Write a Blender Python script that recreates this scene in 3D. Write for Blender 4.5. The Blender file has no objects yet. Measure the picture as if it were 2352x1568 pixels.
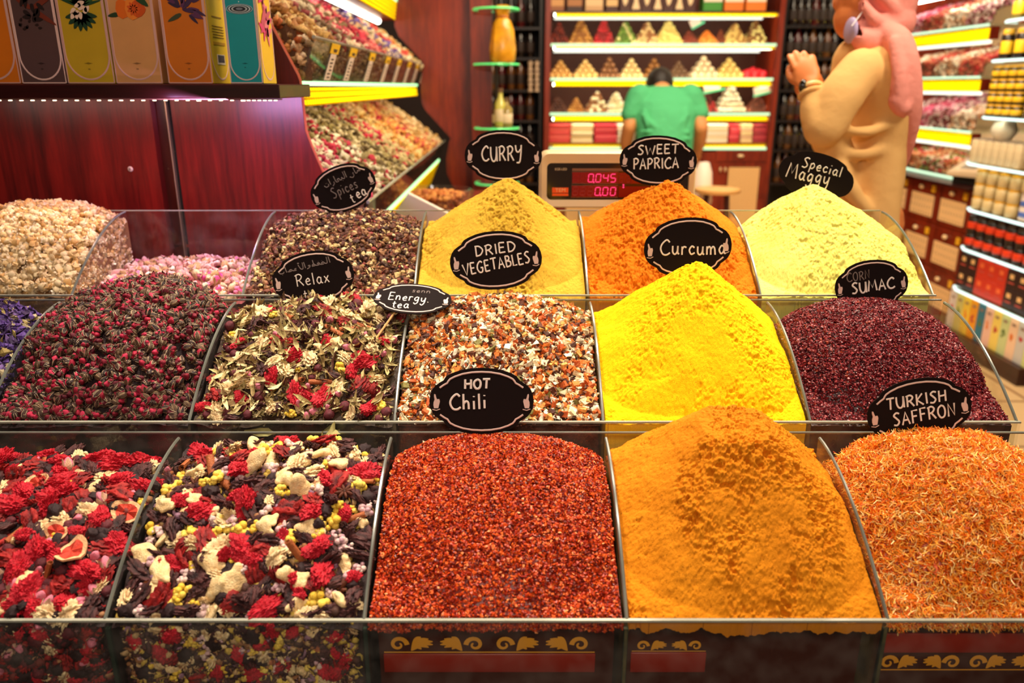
import bpy, bmesh, math, random
import numpy as np
from mathutils import Vector, Matrix

random.seed(11)
rng = np.random.default_rng(11)
S = bpy.context.scene
COL = S.collection
PI = math.pi

# ------------------------------------------------------------------ camera
F = 1795.0                      # focal length in pixels of the 2352 px wide frame
PITCH = math.radians(18.05)
ZC = 1.30                       # camera height
sp, cp = math.sin(PITCH), math.cos(PITCH)
cd = bpy.data.cameras.new('camera')
cam = bpy.data.objects.new('camera', cd)
COL.objects.link(cam)
cam.location = (0, 0, ZC)
cam.rotation_euler = (PI / 2 - PITCH, 0, 0)
cd.sensor_fit = 'HORIZONTAL'
cd.sensor_width = 36.0
cd.lens = F / 2352 * 36.0
cd.clip_start, cd.clip_end = 0.02, 60
cd.dof.use_dof = True
cd.dof.focus_distance = 1.17
cd.dof.aperture_fstop = 3.4
S.camera = cam

# ------------------------------------------------------------------ world, lamps, exposure
S.view_settings.view_transform = 'Standard'
S.view_settings.look = 'None'
S.view_settings.exposure = 0.22
S.view_settings.gamma = 1.0
S.view_settings.use_curve_mapping = False
w = bpy.data.worlds.new('shop_world')
S.world = w
w.use_nodes = True
w.node_tree.nodes['Background'].inputs[0].default_value = (1.0, 0.70, 0.48, 1)
w.node_tree.nodes['Background'].inputs[1].default_value = 0.20
try:
    S.cycles.max_bounces = 7
    S.cycles.diffuse_bounces = 3
    S.cycles.glossy_bounces = 3
    S.cycles.transmission_bounces = 5
    S.cycles.transparent_max_bounces = 24
    S.cycles.sample_clamp_indirect = 4.0
    S.cycles.sample_clamp_direct = 0.0
    S.cycles.caustics_reflective = False
    S.cycles.caustics_refractive = False
    S.cycles.use_denoising = True
except Exception:
    pass


def lamp(name, kind, loc, target, energy, color, size=0.3, size_y=None, spot=70, blend=0.5):
    d = bpy.data.lights.new(name, kind)
    d.energy = energy
    d.color = color
    if kind == 'AREA':
        d.shape = 'RECTANGLE' if size_y else 'DISK'
        d.size = size
        if size_y:
            d.size_y = size_y
    else:
        d.shadow_soft_size = size
    if kind == 'SPOT':
        d.spot_size = math.radians(spot)
        d.spot_blend = blend
    o = bpy.data.objects.new(name, d)
    COL.objects.link(o)
    o.location = loc
    o.rotation_euler = (Vector(target) - Vector(loc)).to_track_quat('-Z', 'Y').to_euler()
    return o


# ceiling spots over the stall (above the picture)
lamp('ceiling_spot', 'SPOT', (0.78, 1.66, 2.55), (0.64, 1.42, 0.95), 98, (1.0, 0.90, 0.70), 0.05, spot=48, blend=0.8)
lamp('ceiling_spot', 'SPOT', (0.22, 1.60, 2.55), (0.14, 1.12, 0.90), 56, (1.0, 0.89, 0.70), 0.05, spot=60, blend=0.8)
lamp('ceiling_spot', 'SPOT', (-0.52, 1.52, 2.55), (-0.50, 1.10, 0.85), 92, (1.0, 0.85, 0.72), 0.05, spot=64, blend=0.8)
lamp('ceiling_spot', 'SPOT', (-0.42, 1.05, 2.60), (-0.38, 0.90, 0.75), 92, (1.0, 0.87, 0.72), 0.05, spot=46, blend=0.9)
lamp('ceiling_spot', 'SPOT', (0.48, 1.00, 2.60), (0.36, 0.90, 0.75), 40, (1.0, 0.88, 0.70), 0.05, spot=50, blend=0.9)
# unseen fill added in front of the stall to brighten the bin fronts
lamp('front_fill', 'AREA', (0.0, -0.7, 2.1), (0.0, 0.9, 0.6), 15, (1.0, 0.84, 0.70), 0.5)
# general shop light
lamp('overhead_light', 'AREA', (1.0, 3.7, 2.85), (1.0, 3.7, 0), 60, (1.0, 0.82, 0.58), 1.6, 1.6)
lamp('overhead_light', 'AREA', (0.4, 2.7, 2.85), (-0.4, 3.85, 1.0), 16, (1.0, 0.80, 0.56), 0.5, 0.5)  # extra fill added to brighten the far end panel
lamp('overhead_light', 'AREA', (0.9, 2.2, 2.85), (1.0, 2.4, 1.0), 14, (1.0, 0.84, 0.60), 0.6, 0.6)
lamp('overhead_light', 'AREA', (1.5, 1.5, 2.5), (1.05, 2.45, 1.2), 23, (1.0, 0.86, 0.62), 0.4, 0.4)  # unseen light aimed at the woman to brighten her coat

# ------------------------------------------------------------------ pixel -> place


def at(px, py, Y):
    """the point at depth Y that the camera sees at (px, py)"""
    v = (py - 784.0) / F
    H = Y * (sp + v * cp) / (cp - v * sp)
    zc = Y * cp + H * sp
    return Vector(((px - 1176.0) / F * zc, Y, ZC - H))


def atx(px, py, X):
    zc = X * F / (px - 1176.0)
    d = (py - 784.0) / F * zc
    return Vector((X, zc * cp - d * sp, ZC - (zc * sp + d * cp)))


# ------------------------------------------------------------------ naming
def tag(o, label=None, cat=None, group=None, kind=None):
    if label:
        o['label'] = label
    if cat:
        o['category'] = cat
    if group:
        o['group'] = group
    if kind:
        o['kind'] = kind
    return o


def thing(name, label, cat, loc=(0, 0, 0), rot=(0, 0, 0), group=None):
    o = bpy.data.objects.new(name, None)
    o.empty_display_size = 0.02
    COL.objects.link(o)
    o.location = loc
    o.rotation_euler = rot
    return tag(o, label, cat, group)


def copy_tree(o, loc=None, rot=None, scale=None, label=None, group=None, parent=None):
    c = o.copy()
    COL.objects.link(c)
    if parent is not None:
        c.parent = parent
    if loc is not None:
        c.location = loc
    if rot is not None:
        c.rotation_euler = rot
    if scale is not None:
        c.scale = scale
    if label:
        c['label'] = label
    if group:
        c['group'] = group
    for ch in list(o.children):
        if ch.get('copied') is None:
            copy_tree(ch, parent=c)
    return c


# ------------------------------------------------------------------ materials
def lin(r, g, b):
    f = lambda c: (c / 255.0 / 12.92) if c / 255.0 <= 0.04045 else ((c / 255.0 + 0.055) / 1.055) ** 2.4
    return (f(r), f(g), f(b))


MATS = {}


def mat(name, col, rough=0.5, metal=0.0, spec=0.5, emit=None, strength=0.0, bump=0.0, bscale=200.0, vary=0.0, vscale=40.0, vcol=False, coat=0.0, bdist=0.002):
    if name in MATS:
        return MATS[name]
    m = bpy.data.materials.new(name)
    m.use_nodes = True
    nt = m.node_tree
    b = nt.nodes['Principled BSDF']
    b.inputs['Base Color'].default_value = (*col, 1)
    b.inputs['Roughness'].default_value = rough
    b.inputs['Metallic'].default_value = metal
    b.inputs['Specular IOR Level'].default_value = spec
    if coat:
        b.inputs['Coat Weight'].default_value = coat
        b.inputs['Coat Roughness'].default_value = 0.12
    if emit:
        b.inputs['Emission Color'].default_value = (*emit, 1)
        b.inputs['Emission Strength'].default_value = strength
    src = None
    if vcol:
        a = nt.nodes.new('ShaderNodeAttribute')
        a.attribute_name = 'Col'
        src = a.outputs['Color']
    if vary:
        tc = nt.nodes.new('ShaderNodeTexCoord')
        n = nt.nodes.new('ShaderNodeTexNoise')
        n.inputs['Scale'].default_value = vscale
        n.inputs['Detail'].default_value = 4
        nt.links.new(tc.outputs['Object'], n.inputs['Vector'])
        mr = nt.nodes.new('ShaderNodeMapRange')
        mr.inputs[1].default_value, mr.inputs[2].default_value = 0.3, 0.7
        mr.inputs[3].default_value, mr.inputs[4].default_value = 1 - vary, 1 + vary * 0.6
        nt.links.new(n.outputs['Fac'], mr.inputs[0])
        mx = nt.nodes.new('ShaderNodeVectorMath')
        mx.operation = 'SCALE'
        if src is not None:
            nt.links.new(src, mx.inputs[0])
        else:
            mx.inputs[0].default_value = col
        nt.links.new(mr.outputs[0], mx.inputs['Scale'])
        src = mx.outputs[0]
    if src is not None:
        nt.links.new(src, b.inputs['Base Color'])
    if bump:
        tc = nt.nodes.new('ShaderNodeTexCoord')
        n = nt.nodes.new('ShaderNodeTexNoise')
        n.inputs['Scale'].default_value = bscale
        n.inputs['Detail'].default_value = 5
        nt.links.new(tc.outputs['Object'], n.inputs['Vector'])
        bp = nt.nodes.new('ShaderNodeBump')
        bp.inputs['Strength'].default_value = bump
        bp.inputs['Distance'].default_value = bdist
        nt.links.new(n.outputs['Fac'], bp.inputs['Height'])
        nt.links.new(bp.outputs['Normal'], b.inputs['Normal'])
    MATS[name] = m
    return m


def wood_mat(name, c1, c2, rough=0.32, scale=1.0, axis='Z', spec=0.5):
    if name in MATS:
        return MATS[name]
    m = bpy.data.materials.new(name)
    m.use_nodes = True
    nt = m.node_tree
    b = nt.nodes['Principled BSDF']
    b.inputs['Roughness'].default_value = rough
    b.inputs['Specular IOR Level'].default_value = spec
    tc = nt.nodes.new('ShaderNodeTexCoord')
    mp = nt.nodes.new('ShaderNodeMapping')
    st = {'X': (0.07, 1, 1), 'Y': (1, 0.07, 1), 'Z': (1, 1, 0.07)}[axis]
    mp.inputs['Scale'].default_value = tuple(s * scale for s in st)
    nt.links.new(tc.outputs['Object'], mp.inputs['Vector'])
    n = nt.nodes.new('ShaderNodeTexNoise')
    n.inputs['Scale'].default_value = 85
    n.inputs['Detail'].default_value = 8
    n.inputs['Roughness'].default_value = 0.7
    nt.links.new(mp.outputs[0], n.inputs['Vector'])
    n2 = nt.nodes.new('ShaderNodeTexNoise')
    n2.inputs['Scale'].default_value = 9
    n2.inputs['Detail'].default_value = 3
    n2.inputs['Distortion'].default_value = 1.2
    nt.links.new(mp.outputs[0], n2.inputs['Vector'])
    ad = nt.nodes.new('ShaderNodeMath')
    ad.operation = 'MULTIPLY_ADD'
    ad.inputs[1].default_value = 0.55
    nt.links.new(n.outputs['Fac'], ad.inputs[0])
    m2 = nt.nodes.new('ShaderNodeMath')
    m2.operation = 'MULTIPLY'
    m2.inputs[1].default_value = 0.45
    nt.links.new(n2.outputs['Fac'], m2.inputs[0])
    nt.links.new(m2.outputs[0], ad.inputs[2])
    cr = nt.nodes.new('ShaderNodeValToRGB')
    cr.color_ramp.elements[0].position = 0.36
    cr.color_ramp.elements[0].color = (*c1, 1)
    cr.color_ramp.elements[1].position = 0.62
    cr.color_ramp.elements[1].color = (*c2, 1)
    nt.links.new(ad.outputs[0], cr.inputs[0])
    nt.links.new(cr.outputs[0], b.inputs['Base Color'])
    MATS[name] = m
    return m


def glass_mat(name, tint=(0.97, 0.98, 0.97), dust=(0.8, 0.75, 0.65), dust_amt=0.03, dscale=30.0, rough=0.03, ior=1.45):
    """clear acrylic: what is behind shows, the surface mirrors at grazing angles, a little dust clings to it"""
    if name in MATS:
        return MATS[name]
    m = bpy.data.materials.new(name)
    m.use_nodes = True
    nt = m.node_tree
    nt.nodes.clear()
    out = nt.nodes.new('ShaderNodeOutputMaterial')
    tr = nt.nodes.new('ShaderNodeBsdfTransparent')
    tr.inputs[0].default_value = (*tint, 1)
    gl = nt.nodes.new('ShaderNodeBsdfGlossy')
    gl.inputs['Roughness'].default_value = rough
    fr = nt.nodes.new('ShaderNodeFresnel')
    fr.inputs[0].default_value = ior
    mx = nt.nodes.new('ShaderNodeMixShader')
    ge = nt.nodes.new('ShaderNodeNewGeometry')      # the mirror image comes from the outer face of each pane only
    inv = nt.nodes.new('ShaderNodeMath')
    inv.operation = 'SUBTRACT'
    inv.inputs[0].default_value = 1.0
    nt.links.new(ge.outputs['Backfacing'], inv.inputs[1])
    ml = nt.nodes.new('ShaderNodeMath')
    ml.operation = 'MULTIPLY'
    nt.links.new(fr.outputs[0], ml.inputs[0])
    nt.links.new(inv.outputs[0], ml.inputs[1])
    nt.links.new(ml.outputs[0], mx.inputs[0])
    nt.links.new(tr.outputs[0], mx.inputs[1])
    nt.links.new(gl.outputs[0], mx.inputs[2])
    df = nt.nodes.new('ShaderNodeBsdfDiffuse')
    df.inputs[0].default_value = (*dust, 1)
    tc = nt.nodes.new('ShaderNodeTexCoord')
    n = nt.nodes.new('ShaderNodeTexNoise')
    n.inputs['Scale'].default_value = dscale
    n.inputs['Detail'].default_value = 6
    nt.links.new(tc.outputs['Object'], n.inputs['Vector'])
    mr = nt.nodes.new('ShaderNodeMapRange')
    mr.inputs[1].default_value, mr.inputs[2].default_value = 0.40, 0.75
    mr.inputs[3].default_value, mr.inputs[4].default_value = dust_amt * 0.3, dust_amt * 2.2
    nt.links.new(n.outputs['Fac'], mr.inputs[0])
    m2 = nt.nodes.new('ShaderNodeMixShader')
    nt.links.new(mr.outputs[0], m2.inputs[0])
    nt.links.new(mx.outputs[0], m2.inputs[1])
    nt.links.new(df.outputs[0], m2.inputs[2])
    nt.links.new(m2.outputs[0], out.inputs[0])
    MATS[name] = m
    return m


def pattern_mat(name, c1, c2, sx, sy, mortar=0.25, rough=0.35, metal=0.0, axes='XZ'):
    """small repeating fret pattern (brick nodes) on the object's own axes"""
    if name in MATS:
        return MATS[name]
    m = bpy.data.materials.new(name)
    m.use_nodes = True
    nt = m.node_tree
    b = nt.nodes['Principled BSDF']
    b.inputs['Roughness'].default_value = rough
    b.inputs['Metallic'].default_value = metal
    tc = nt.nodes.new('ShaderNodeTexCoord')
    sx_ = nt.nodes.new('ShaderNodeSeparateXYZ')
    cb = nt.nodes.new('ShaderNodeCombineXYZ')
    nt.links.new(tc.outputs['Object'], sx_.inputs[0])
    nt.links.new(sx_.outputs[axes[0]], cb.inputs[0])
    nt.links.new(sx_.outputs[axes[1]], cb.inputs[1])
    br = nt.nodes.new('ShaderNodeTexBrick')
    br.offset = 0.0
    br.inputs['Color1'].default_value = (*c1, 1)
    br.inputs['Color2'].default_value = (*c1, 1)
    br.inputs['Mortar'].default_value = (*c2, 1)
    br.inputs['Scale'].default_value = 1.0
    br.inputs['Mortar Size'].default_value = mortar * min(sx, sy)
    br.inputs['Mortar Smooth'].default_value = 0.1
    br.inputs['Brick Width'].default_value = sx
    br.inputs['Row Height'].default_value = sy
    nt.links.new(cb.outputs[0], br.inputs['Vector'])
    nt.links.new(br.outputs['Color'], b.inputs['Base Color'])
    MATS[name] = m
    return m


def emit_mat(name, col, strength):
    if name in MATS:
        return MATS[name]
    m = bpy.data.materials.new(name)
    m.use_nodes = True
    nt = m.node_tree
    nt.nodes.clear()
    out = nt.nodes.new('ShaderNodeOutputMaterial')
    e = nt.nodes.new('ShaderNodeEmission')
    e.inputs[0].default_value = (*col, 1)
    e.inputs[1].default_value = strength
    nt.links.new(e.outputs[0], out.inputs[0])
    MATS[name] = m
    return m


# ------------------------------------------------------------------ mesh builder
def catmull(pts, n=6):
    if len(pts) < 3:
        return [tuple(p) for p in pts]
    P = [np.array(p, float) for p in pts]
    P = [2 * P[0] - P[1]] + P + [2 * P[-1] - P[-2]]
    out = []
    for i in range(1, len(P) - 2):
        for k in range(n):
            t = k / n
            a, b, c, d = P[i - 1], P[i], P[i + 1], P[i + 2]
            out.append(tuple(0.5 * (2 * b + (c - a) * t + (2 * a - 5 * b + 4 * c - d) * t * t + (3 * b - 3 * c + d - a) * t ** 3)))
    out.append(tuple(P[-2]))
    return out


class MB:
    def __init__(self):
        self.v, self.f, self.m, self.c = [], [], [], []

    def add(self, V, Fs, mat=0, M=None, col=None):
        o = len(self.v)
        if M is not None:
            V = [M @ Vector(p) for p in V]
        self.v.extend([tuple(p) for p in V])
        self.f.extend([tuple(i + o for i in f) for f in Fs])
        self.m.extend([mat] * len(Fs))
        self.c.extend([col or (0.5, 0.5, 0.5)] * len(V))
        return self

    def box(self, c, s, mat=0, M=None, bevel=0.0, seg=2, col=None):
        if bevel <= 0:
            x, y, z = s[0] / 2, s[1] / 2, s[2] / 2
            V = [(c[0] + i * x, c[1] + j * y, c[2] + k * z) for i in (-1, 1) for j in (-1, 1) for k in (-1, 1)]
            return self.add(V, [(0, 1, 3, 2), (4, 6, 7, 5), (0, 4, 5, 1), (2, 3, 7, 6), (0, 2, 6, 4), (1, 5, 7, 3)], mat, M, col)
        bm = bmesh.new()
        bmesh.ops.create_cube(bm, size=1.0)
        for v in bm.verts:
            v.co = Vector((v.co.x * s[0], v.co.y * s[1], v.co.z * s[2]))
        bmesh.ops.bevel(bm, geom=list(bm.edges), offset=bevel, segments=seg, profile=0.5, affect='EDGES')
        return self.bm(bm, mat, Matrix.Translation(c) if M is None else M @ Matrix.Translation(c), col)

    def bm(self, bm, mat=0, M=None, col=None):
        bm.verts.index_update()
        self.add([v.co.copy() for v in bm.verts], [[v.index for v in f.verts] for f in bm.faces], mat, M, col)
        bm.free()
        return self

    def tube(self, pts, r, n=6, mat=0, M=None, col=None, closed=False, caps=True, flat=None):
        P = [Vector(p) if len(p) == 3 else Vector((p[0], p[1], 0)) for p in pts]
        k = len(P)
        R = r if isinstance(r, (list, tuple)) else [r] * k
        V, Fs = [], []
        up = None
        for i in range(k):
            if closed:
                d = P[(i + 1) % k] - P[i - 1]
            else:
                d = P[min(i + 1, k - 1)] - P[max(i - 1, 0)]
            if d.length < 1e-9:
                d = Vector((0, 0, 1))
            d.normalize()
            if up is None:
                up = Vector((0, 0, 1)) if abs(d.z) < 0.9 else Vector((1, 0, 0))
            a = d.cross(up)
            if a.length < 1e-6:
                a = d.orthogonal()
            a.normalize()
            b = a.cross(d).normalized()
            up = b
            for q in range(n):
                th = 2 * PI * q / n
                off = a * math.cos(th) * R[i] + b * math.sin(th) * R[i]
                if flat is not None:
                    off.z *= flat
                V.append(P[i] + off)
        for i in range(k if closed else k - 1):
            j = (i + 1) % k
            for q in range(n):
                q2 = (q + 1) % n
                Fs.append((i * n + q, i * n + q2, j * n + q2, j * n + q))
        if caps and not closed:
            Fs.append(tuple(range(n))[::-1])
            Fs.append(tuple((k - 1) * n + q for q in range(n)))
        return self.add(V, Fs, mat, M, col)

    def lathe(self, prof, n=16, c=(0, 0, 0), mat=0, M=None, col=None):
        V, Fs = [], []
        for (r, z) in prof:
            for q in range(n):
                th = 2 * PI * q / n
                V.append((c[0] + r * math.cos(th), c[1] + r * math.sin(th), c[2] + z))
        for i in range(len(prof) - 1):
            for q in range(n):
                q2 = (q + 1) % n
                Fs.append((i * n + q, i * n + q2, (i + 1) * n + q2, (i + 1) * n + q))
        Fs.append(tuple(range(n))[::-1])
        Fs.append(tuple((len(prof) - 1) * n + q for q in range(n)))
        return self.add(V, Fs, mat, M, col)

    def prism(self, poly, d0, d1, mat=0, M=None, col=None):
        """polygon in x,y given depth along z"""
        n = len(poly)
        V = [(p[0], p[1], d0) for p in poly] + [(p[0], p[1], d1) for p in poly]
        Fs = [tuple(range(n))[::-1], tuple(range(n, 2 * n))] + [(i, (i + 1) % n, n + (i + 1) % n, n + i) for i in range(n)]
        return self.add(V, Fs, mat, M, col)

    def ball(self, c, r, nu=10, nv=7, mat=0, M=None, col=None):
        if not isinstance(r, (tuple, list)):
            r = (r, r, r)
        V = [(c[0], c[1], c[2] - r[2])]
        for j in range(1, nv):
            ph = -PI / 2 + PI * j / nv
            for i in range(nu):
                th = 2 * PI * i / nu
                V.append((c[0] + r[0] * math.cos(ph) * math.cos(th), c[1] + r[1] * math.cos(ph) * math.sin(th), c[2] + r[2] * math.sin(ph)))
        V.append((c[0], c[1], c[2] + r[2]))
        Fs = [(0, 1 + (i + 1) % nu, 1 + i) for i in range(nu)]
        for j in range(nv - 2):
            for i in range(nu):
                a, b = 1 + j * nu + i, 1 + j * nu + (i + 1) % nu
                Fs.append((a, b, b + nu, a + nu))
        t = len(V) - 1
        o = 1 + (nv - 2) * nu
        Fs += [(o + i, o + (i + 1) % nu, t) for i in range(nu)]
        return self.add(V, Fs, mat, M, col)

    def loft(self, rings, n=20, mat=0, M=None, col=None):
        """rings: (center, radius_x, radius_y) ellipses in planes of constant z"""
        V, Fs = [], []
        for (c, rx, ry) in rings:
            for q in range(n):
                th = 2 * PI * q / n
                V.append((c[0] + rx * math.cos(th), c[1] + ry * math.sin(th), c[2]))
        for i in range(len(rings) - 1):
            for q in range(n):
                q2 = (q + 1) % n
                Fs.append((i * n + q, i * n + q2, (i + 1) * n + q2, (i + 1) * n + q))
        Fs.append(tuple(range(n))[::-1])
        Fs.append(tuple((len(rings) - 1) * n + q for q in range(n)))
        return self.add(V, Fs, mat, M, col)

    def mesh(self, name, mats, smooth=True, angle=50):
        me = bpy.data.meshes.new(name)
        me.from_pydata(self.v, [], self.f)
        for m in (mats if isinstance(mats, (list, tuple)) else [mats]):
            me.materials.append(m)
        me.polygons.foreach_set('material_index', self.m)
        if any(c != (0.5, 0.5, 0.5) for c in self.c):
            a = me.color_attributes.new('Col', 'FLOAT_COLOR', 'POINT')
            arr = np.ones((len(self.c), 4), np.float32)
            arr[:, :3] = self.c
            a.data.foreach_set('color', arr.ravel())
        me.update()
        bm = bmesh.new()
        bm.from_mesh(me)
        bmesh.ops.recalc_face_normals(bm, faces=bm.faces)
        bm.to_mesh(me)
        bm.free()
        if smooth:
            me.polygons.foreach_set('use_smooth', [True] * len(me.polygons))
            me.set_sharp_from_angle(angle=math.radians(angle))
        return me

    def build(self, name, mats, parent=None, loc=(0, 0, 0), rot=(0, 0, 0), smooth=True, angle=50):
        o = bpy.data.objects.new(name, self.mesh(name, mats, smooth, angle))
        COL.objects.link(o)
        o.location = loc
        o.rotation_euler = rot
        if parent is not None:
            o.parent = parent
        return o


def link_mesh(name, me, parent=None, loc=(0, 0, 0), rot=(0, 0, 0), scale=(1, 1, 1)):
    o = bpy.data.objects.new(name, me)
    COL.objects.link(o)
    o.location, o.rotation_euler, o.scale = loc, rot, scale
    if parent is not None:
        o.parent = parent
    return o


def remesh(name, mb, mats, voxel, smooth_it=6, parent=None, loc=(0, 0, 0)):
    """one continuous skin round overlapping volumes"""
    tmp = mb.build(name + '_draft', mats)
    md = tmp.modifiers.new('skin', 'REMESH')
    md.mode = 'VOXEL'
    md.voxel_size = voxel
    md.use_smooth_shade = True
    sm = tmp.modifiers.new('soft', 'SMOOTH')
    sm.factor = 0.5
    sm.iterations = smooth_it
    dg = bpy.context.evaluated_depsgraph_get()
    dg.update()
    me = bpy.data.meshes.new_from_object(tmp.evaluated_get(dg))
    me.name = name
    bpy.data.objects.remove(tmp)
    if not me.materials:
        me.materials.append(mats if not isinstance(mats, (list, tuple)) else mats[0])
    me.polygons.foreach_set('use_smooth', [True] * len(me.polygons))
    return link_mesh(name, me, parent, loc)


# ------------------------------------------------------------------ numpy noise and grains
_T = [rng.random((256, 256)) for _ in range(8)]


def vnoise(x, y, k=0):
    xi, yi = np.floor(x).astype(int), np.floor(y).astype(int)
    fx, fy = x - xi, y - yi
    fx, fy = fx * fx * (3 - 2 * fx), fy * fy * (3 - 2 * fy)
    T = _T[k % 8]
    a, b = T[xi & 255, yi & 255], T[(xi + 1) & 255, yi & 255]
    c, d = T[xi & 255, (yi + 1) & 255], T[(xi + 1) & 255, (yi + 1) & 255]
    return (a * (1 - fx) + b * fx) * (1 - fy) + (c * (1 - fx) + d * fx) * fy


def fbm(x, y, k=0, octv=4):
    s, a, t = 0, 0.5, 0
    for i in range(octv):
        s = s + a * vnoise(x * 2 ** i + 17 * i, y * 2 ** i + 31 * i, k + i)
        t += a
        a *= 0.55
    return s / t


def wob(V, seed, freq, amp):
    """push points along their direction by a sum of waves"""
    r = np.random.default_rng(seed)
    V = np.asarray(V, float)
    s = np.zeros(len(V))
    for i in range(7):
        k = r.normal(size=3) * freq
        s += np.sin(V @ k + r.random() * 6.28) / 7 ** 0.5
    return V * (1 + amp * s)[:, None]


def ico(sub):
    bm = bmesh.new()
    bmesh.ops.create_icosphere(bm, subdivisions=sub, radius=1.0)
    bm.verts.index_update()
    V = np.array([v.co[:] for v in bm.verts])
    Fs = np.array([[v.index for v in f.verts] for f in bm.faces])
    bm.free()
    return V, Fs


ICO1, ICO2, ICO3 = ico(1), ico(2), ico(3)


def tri(V, faces, cls=None):
    T = []
    for f in faces:
        for i in range(1, len(f) - 1):
            T.append((f[0], f[i], f[i + 1]))
    return np.array(V, float), np.array(T, int), np.zeros(len(V), int) if cls is None else np.array(cls, int)


def mb_tri(mb, cls):
    return tri(mb.v, mb.f, cls)


def t_flakes(n=5, flat=0.45):
    out = []
    for i in range(n):
        V = np.array([(1, 0, 0), (-1, 0, 0), (0, 1, 0), (0, -1, 0), (0, 0, 1), (0, 0, -1)], float)
        V = V * rng.uniform(0.55, 1.25, (6, 1)) + rng.normal(0, 0.18, (6, 3))
        V[:, 2] *= flat
        Fs = [(0, 2, 4), (2, 1, 4), (1, 3, 4), (3, 0, 4), (2, 0, 5), (1, 2, 5), (3, 1, 5), (0, 3, 5)]
        out.append(tri(V, Fs))
    return out


def t_chips(n=5):
    out = []
    for i in range(n):
        V = np.array([(a, b, c) for a in (-1, 1) for b in (-1, 1) for c in (-1, 1)], float)
        V = V * np.array([1, rng.uniform(0.45, 0.9), rng.uniform(0.2, 0.5)]) + rng.normal(0, 0.2, (8, 3))
        V[:, 2] += 0.35 * V[:, 0] ** 2
        out.append(tri(V, [(0, 1, 3, 2), (4, 6, 7, 5), (0, 4, 5, 1), (2, 3, 7, 6), (0, 2, 6, 4), (1, 5, 7, 3)]))
    return out


def t_blobs(n=4, sub=ICO1, freq=2.4, amp=0.22, sq=(1, 0.85, 0.75)):
    return [(wob(sub[0], 100 + i + int(freq * 10), freq, amp) * np.array(sq), sub[1], np.zeros(len(sub[0]), int)) for i in range(n)]


def t_strands(n=5, seg=4, rad=0.09, bend=0.5):
    out = []
    for i in range(n):
        mb = MB()
        a, b = rng.normal(0, bend), rng.normal(0, bend)
        pts = [(t, a * (t * t - 0.3), b * 0.6 * t * t) for t in np.linspace(-1, 1, seg)]
        mb.tube(pts, [rad * (0.55 + 0.6 * math.sin(PI * (k + 0.6) / seg)) for k in range(seg)], 3)
        out.append(mb_tri(mb, None))
    return out


def t_leaves(n=5, seg=6, wid=0.32):
    """curled dried leaf: a folded, twisted strip with thickness"""
    out = []
    for i in range(n):
        mb = MB()
        c, tw, fold = rng.uniform(-1.2, 1.2), rng.uniform(-1.5, 1.5), rng.uniform(0.2, 0.9)
        V = []
        for k in range(seg):
            t = -1 + 2 * k / (seg - 1)
            wd = wid * (0.15 + math.sin(PI * (k + 0.4) / seg)) * rng.uniform(0.75, 1.25)
            for s in (-1, 0, 1):
                th = tw * t
                y, z = s * wd, abs(s) * fold * wd
                V.append((t, y * math.cos(th) - z * math.sin(th), y * math.sin(th) + z * math.cos(th) + c * t * t * 0.5))
        V2 = [(x, y, z - 0.035) for x, y, z in V]
        Fs = []
        n0 = len(V)
        for k in range(seg - 1):
            for s in range(2):
                a = k * 3 + s
                Fs.append((a, a + 1, a + 4, a + 3))
                Fs.append((n0 + a, n0 + a + 3, n0 + a + 4, n0 + a + 1))
        out.append(tri(V + V2, Fs))
    return out


def t_sticks(n=3):
    out = []
    for i in range(n):
        mb = MB()
        mb.tube([(-1, 0, 0), (0, rng.normal(0, 0.04), rng.normal(0, 0.04)), (1, 0, 0)], [0.13, 0.15, 0.12], 7)
        out.append(mb_tri(mb, None))
    return out


def bud_mb(seed, sep=5):
    """rosebud: pointed petal body in a cup of sepals that turn out at the tip; classes 0 petal, 1 sepal, 2 pale sepal edge"""
    r = np.random.default_rng(seed)
    mb, cls = MB(), []
    prof = [(0.10, -0.9), (0.42, -0.75), (0.60, -0.35), (0.62, 0.05), (0.50, 0.45), (0.30, 0.80), (0.10, 1.0)]
    n = 9
    mb.lathe(prof, n)
    V = np.array(mb.v)
    th = np.arctan2(V[:, 1], V[:, 0])
    V[:, :2] *= (1 + 0.13 * np.sin(3 * th + V[:, 2] * 2.4 + seed))[:, None]
    mb.v = [tuple(p) for p in V]
    cls += [1 if i < 3 * n else 0 for i in range(len(mb.v))]
    for k in range(sep):
        a = 2 * PI * k / sep + r.uniform(-0.2, 0.2)
        top = r.uniform(0.55, 1.05)
        out = r.uniform(0.05, 0.35)
        rows = [(-0.92, 0.12, 0.12), (-0.55, 0.56, 0.30), (-0.05, 0.68, 0.36), (0.40 * top, 0.63, 0.27), (0.85 * top, 0.50 + out, 0.05)]
        V2, Fs = [], []
        for (z, rad, wd) in rows:
            for s in (-1, -0.66, 0.66, 1):
                aa = a + s * wd / max(rad, 0.15)
                V2.append((rad * 1.06 * math.cos(aa), rad * 1.06 * math.sin(aa), z))
                cls.append(2 if abs(s) == 1 else 1)
        for i in range(len(rows) - 1):
            for s in range(3):
                q = i * 4 + s
                Fs.append((q, q + 1, q + 5, q + 4))
        mb.add(V2, Fs)
    mb.tube([(0, 0, -0.85), (0.05, 0.02, -1.2)], 0.09, 5)
    cls += [1] * 10
    return mb, cls


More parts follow.
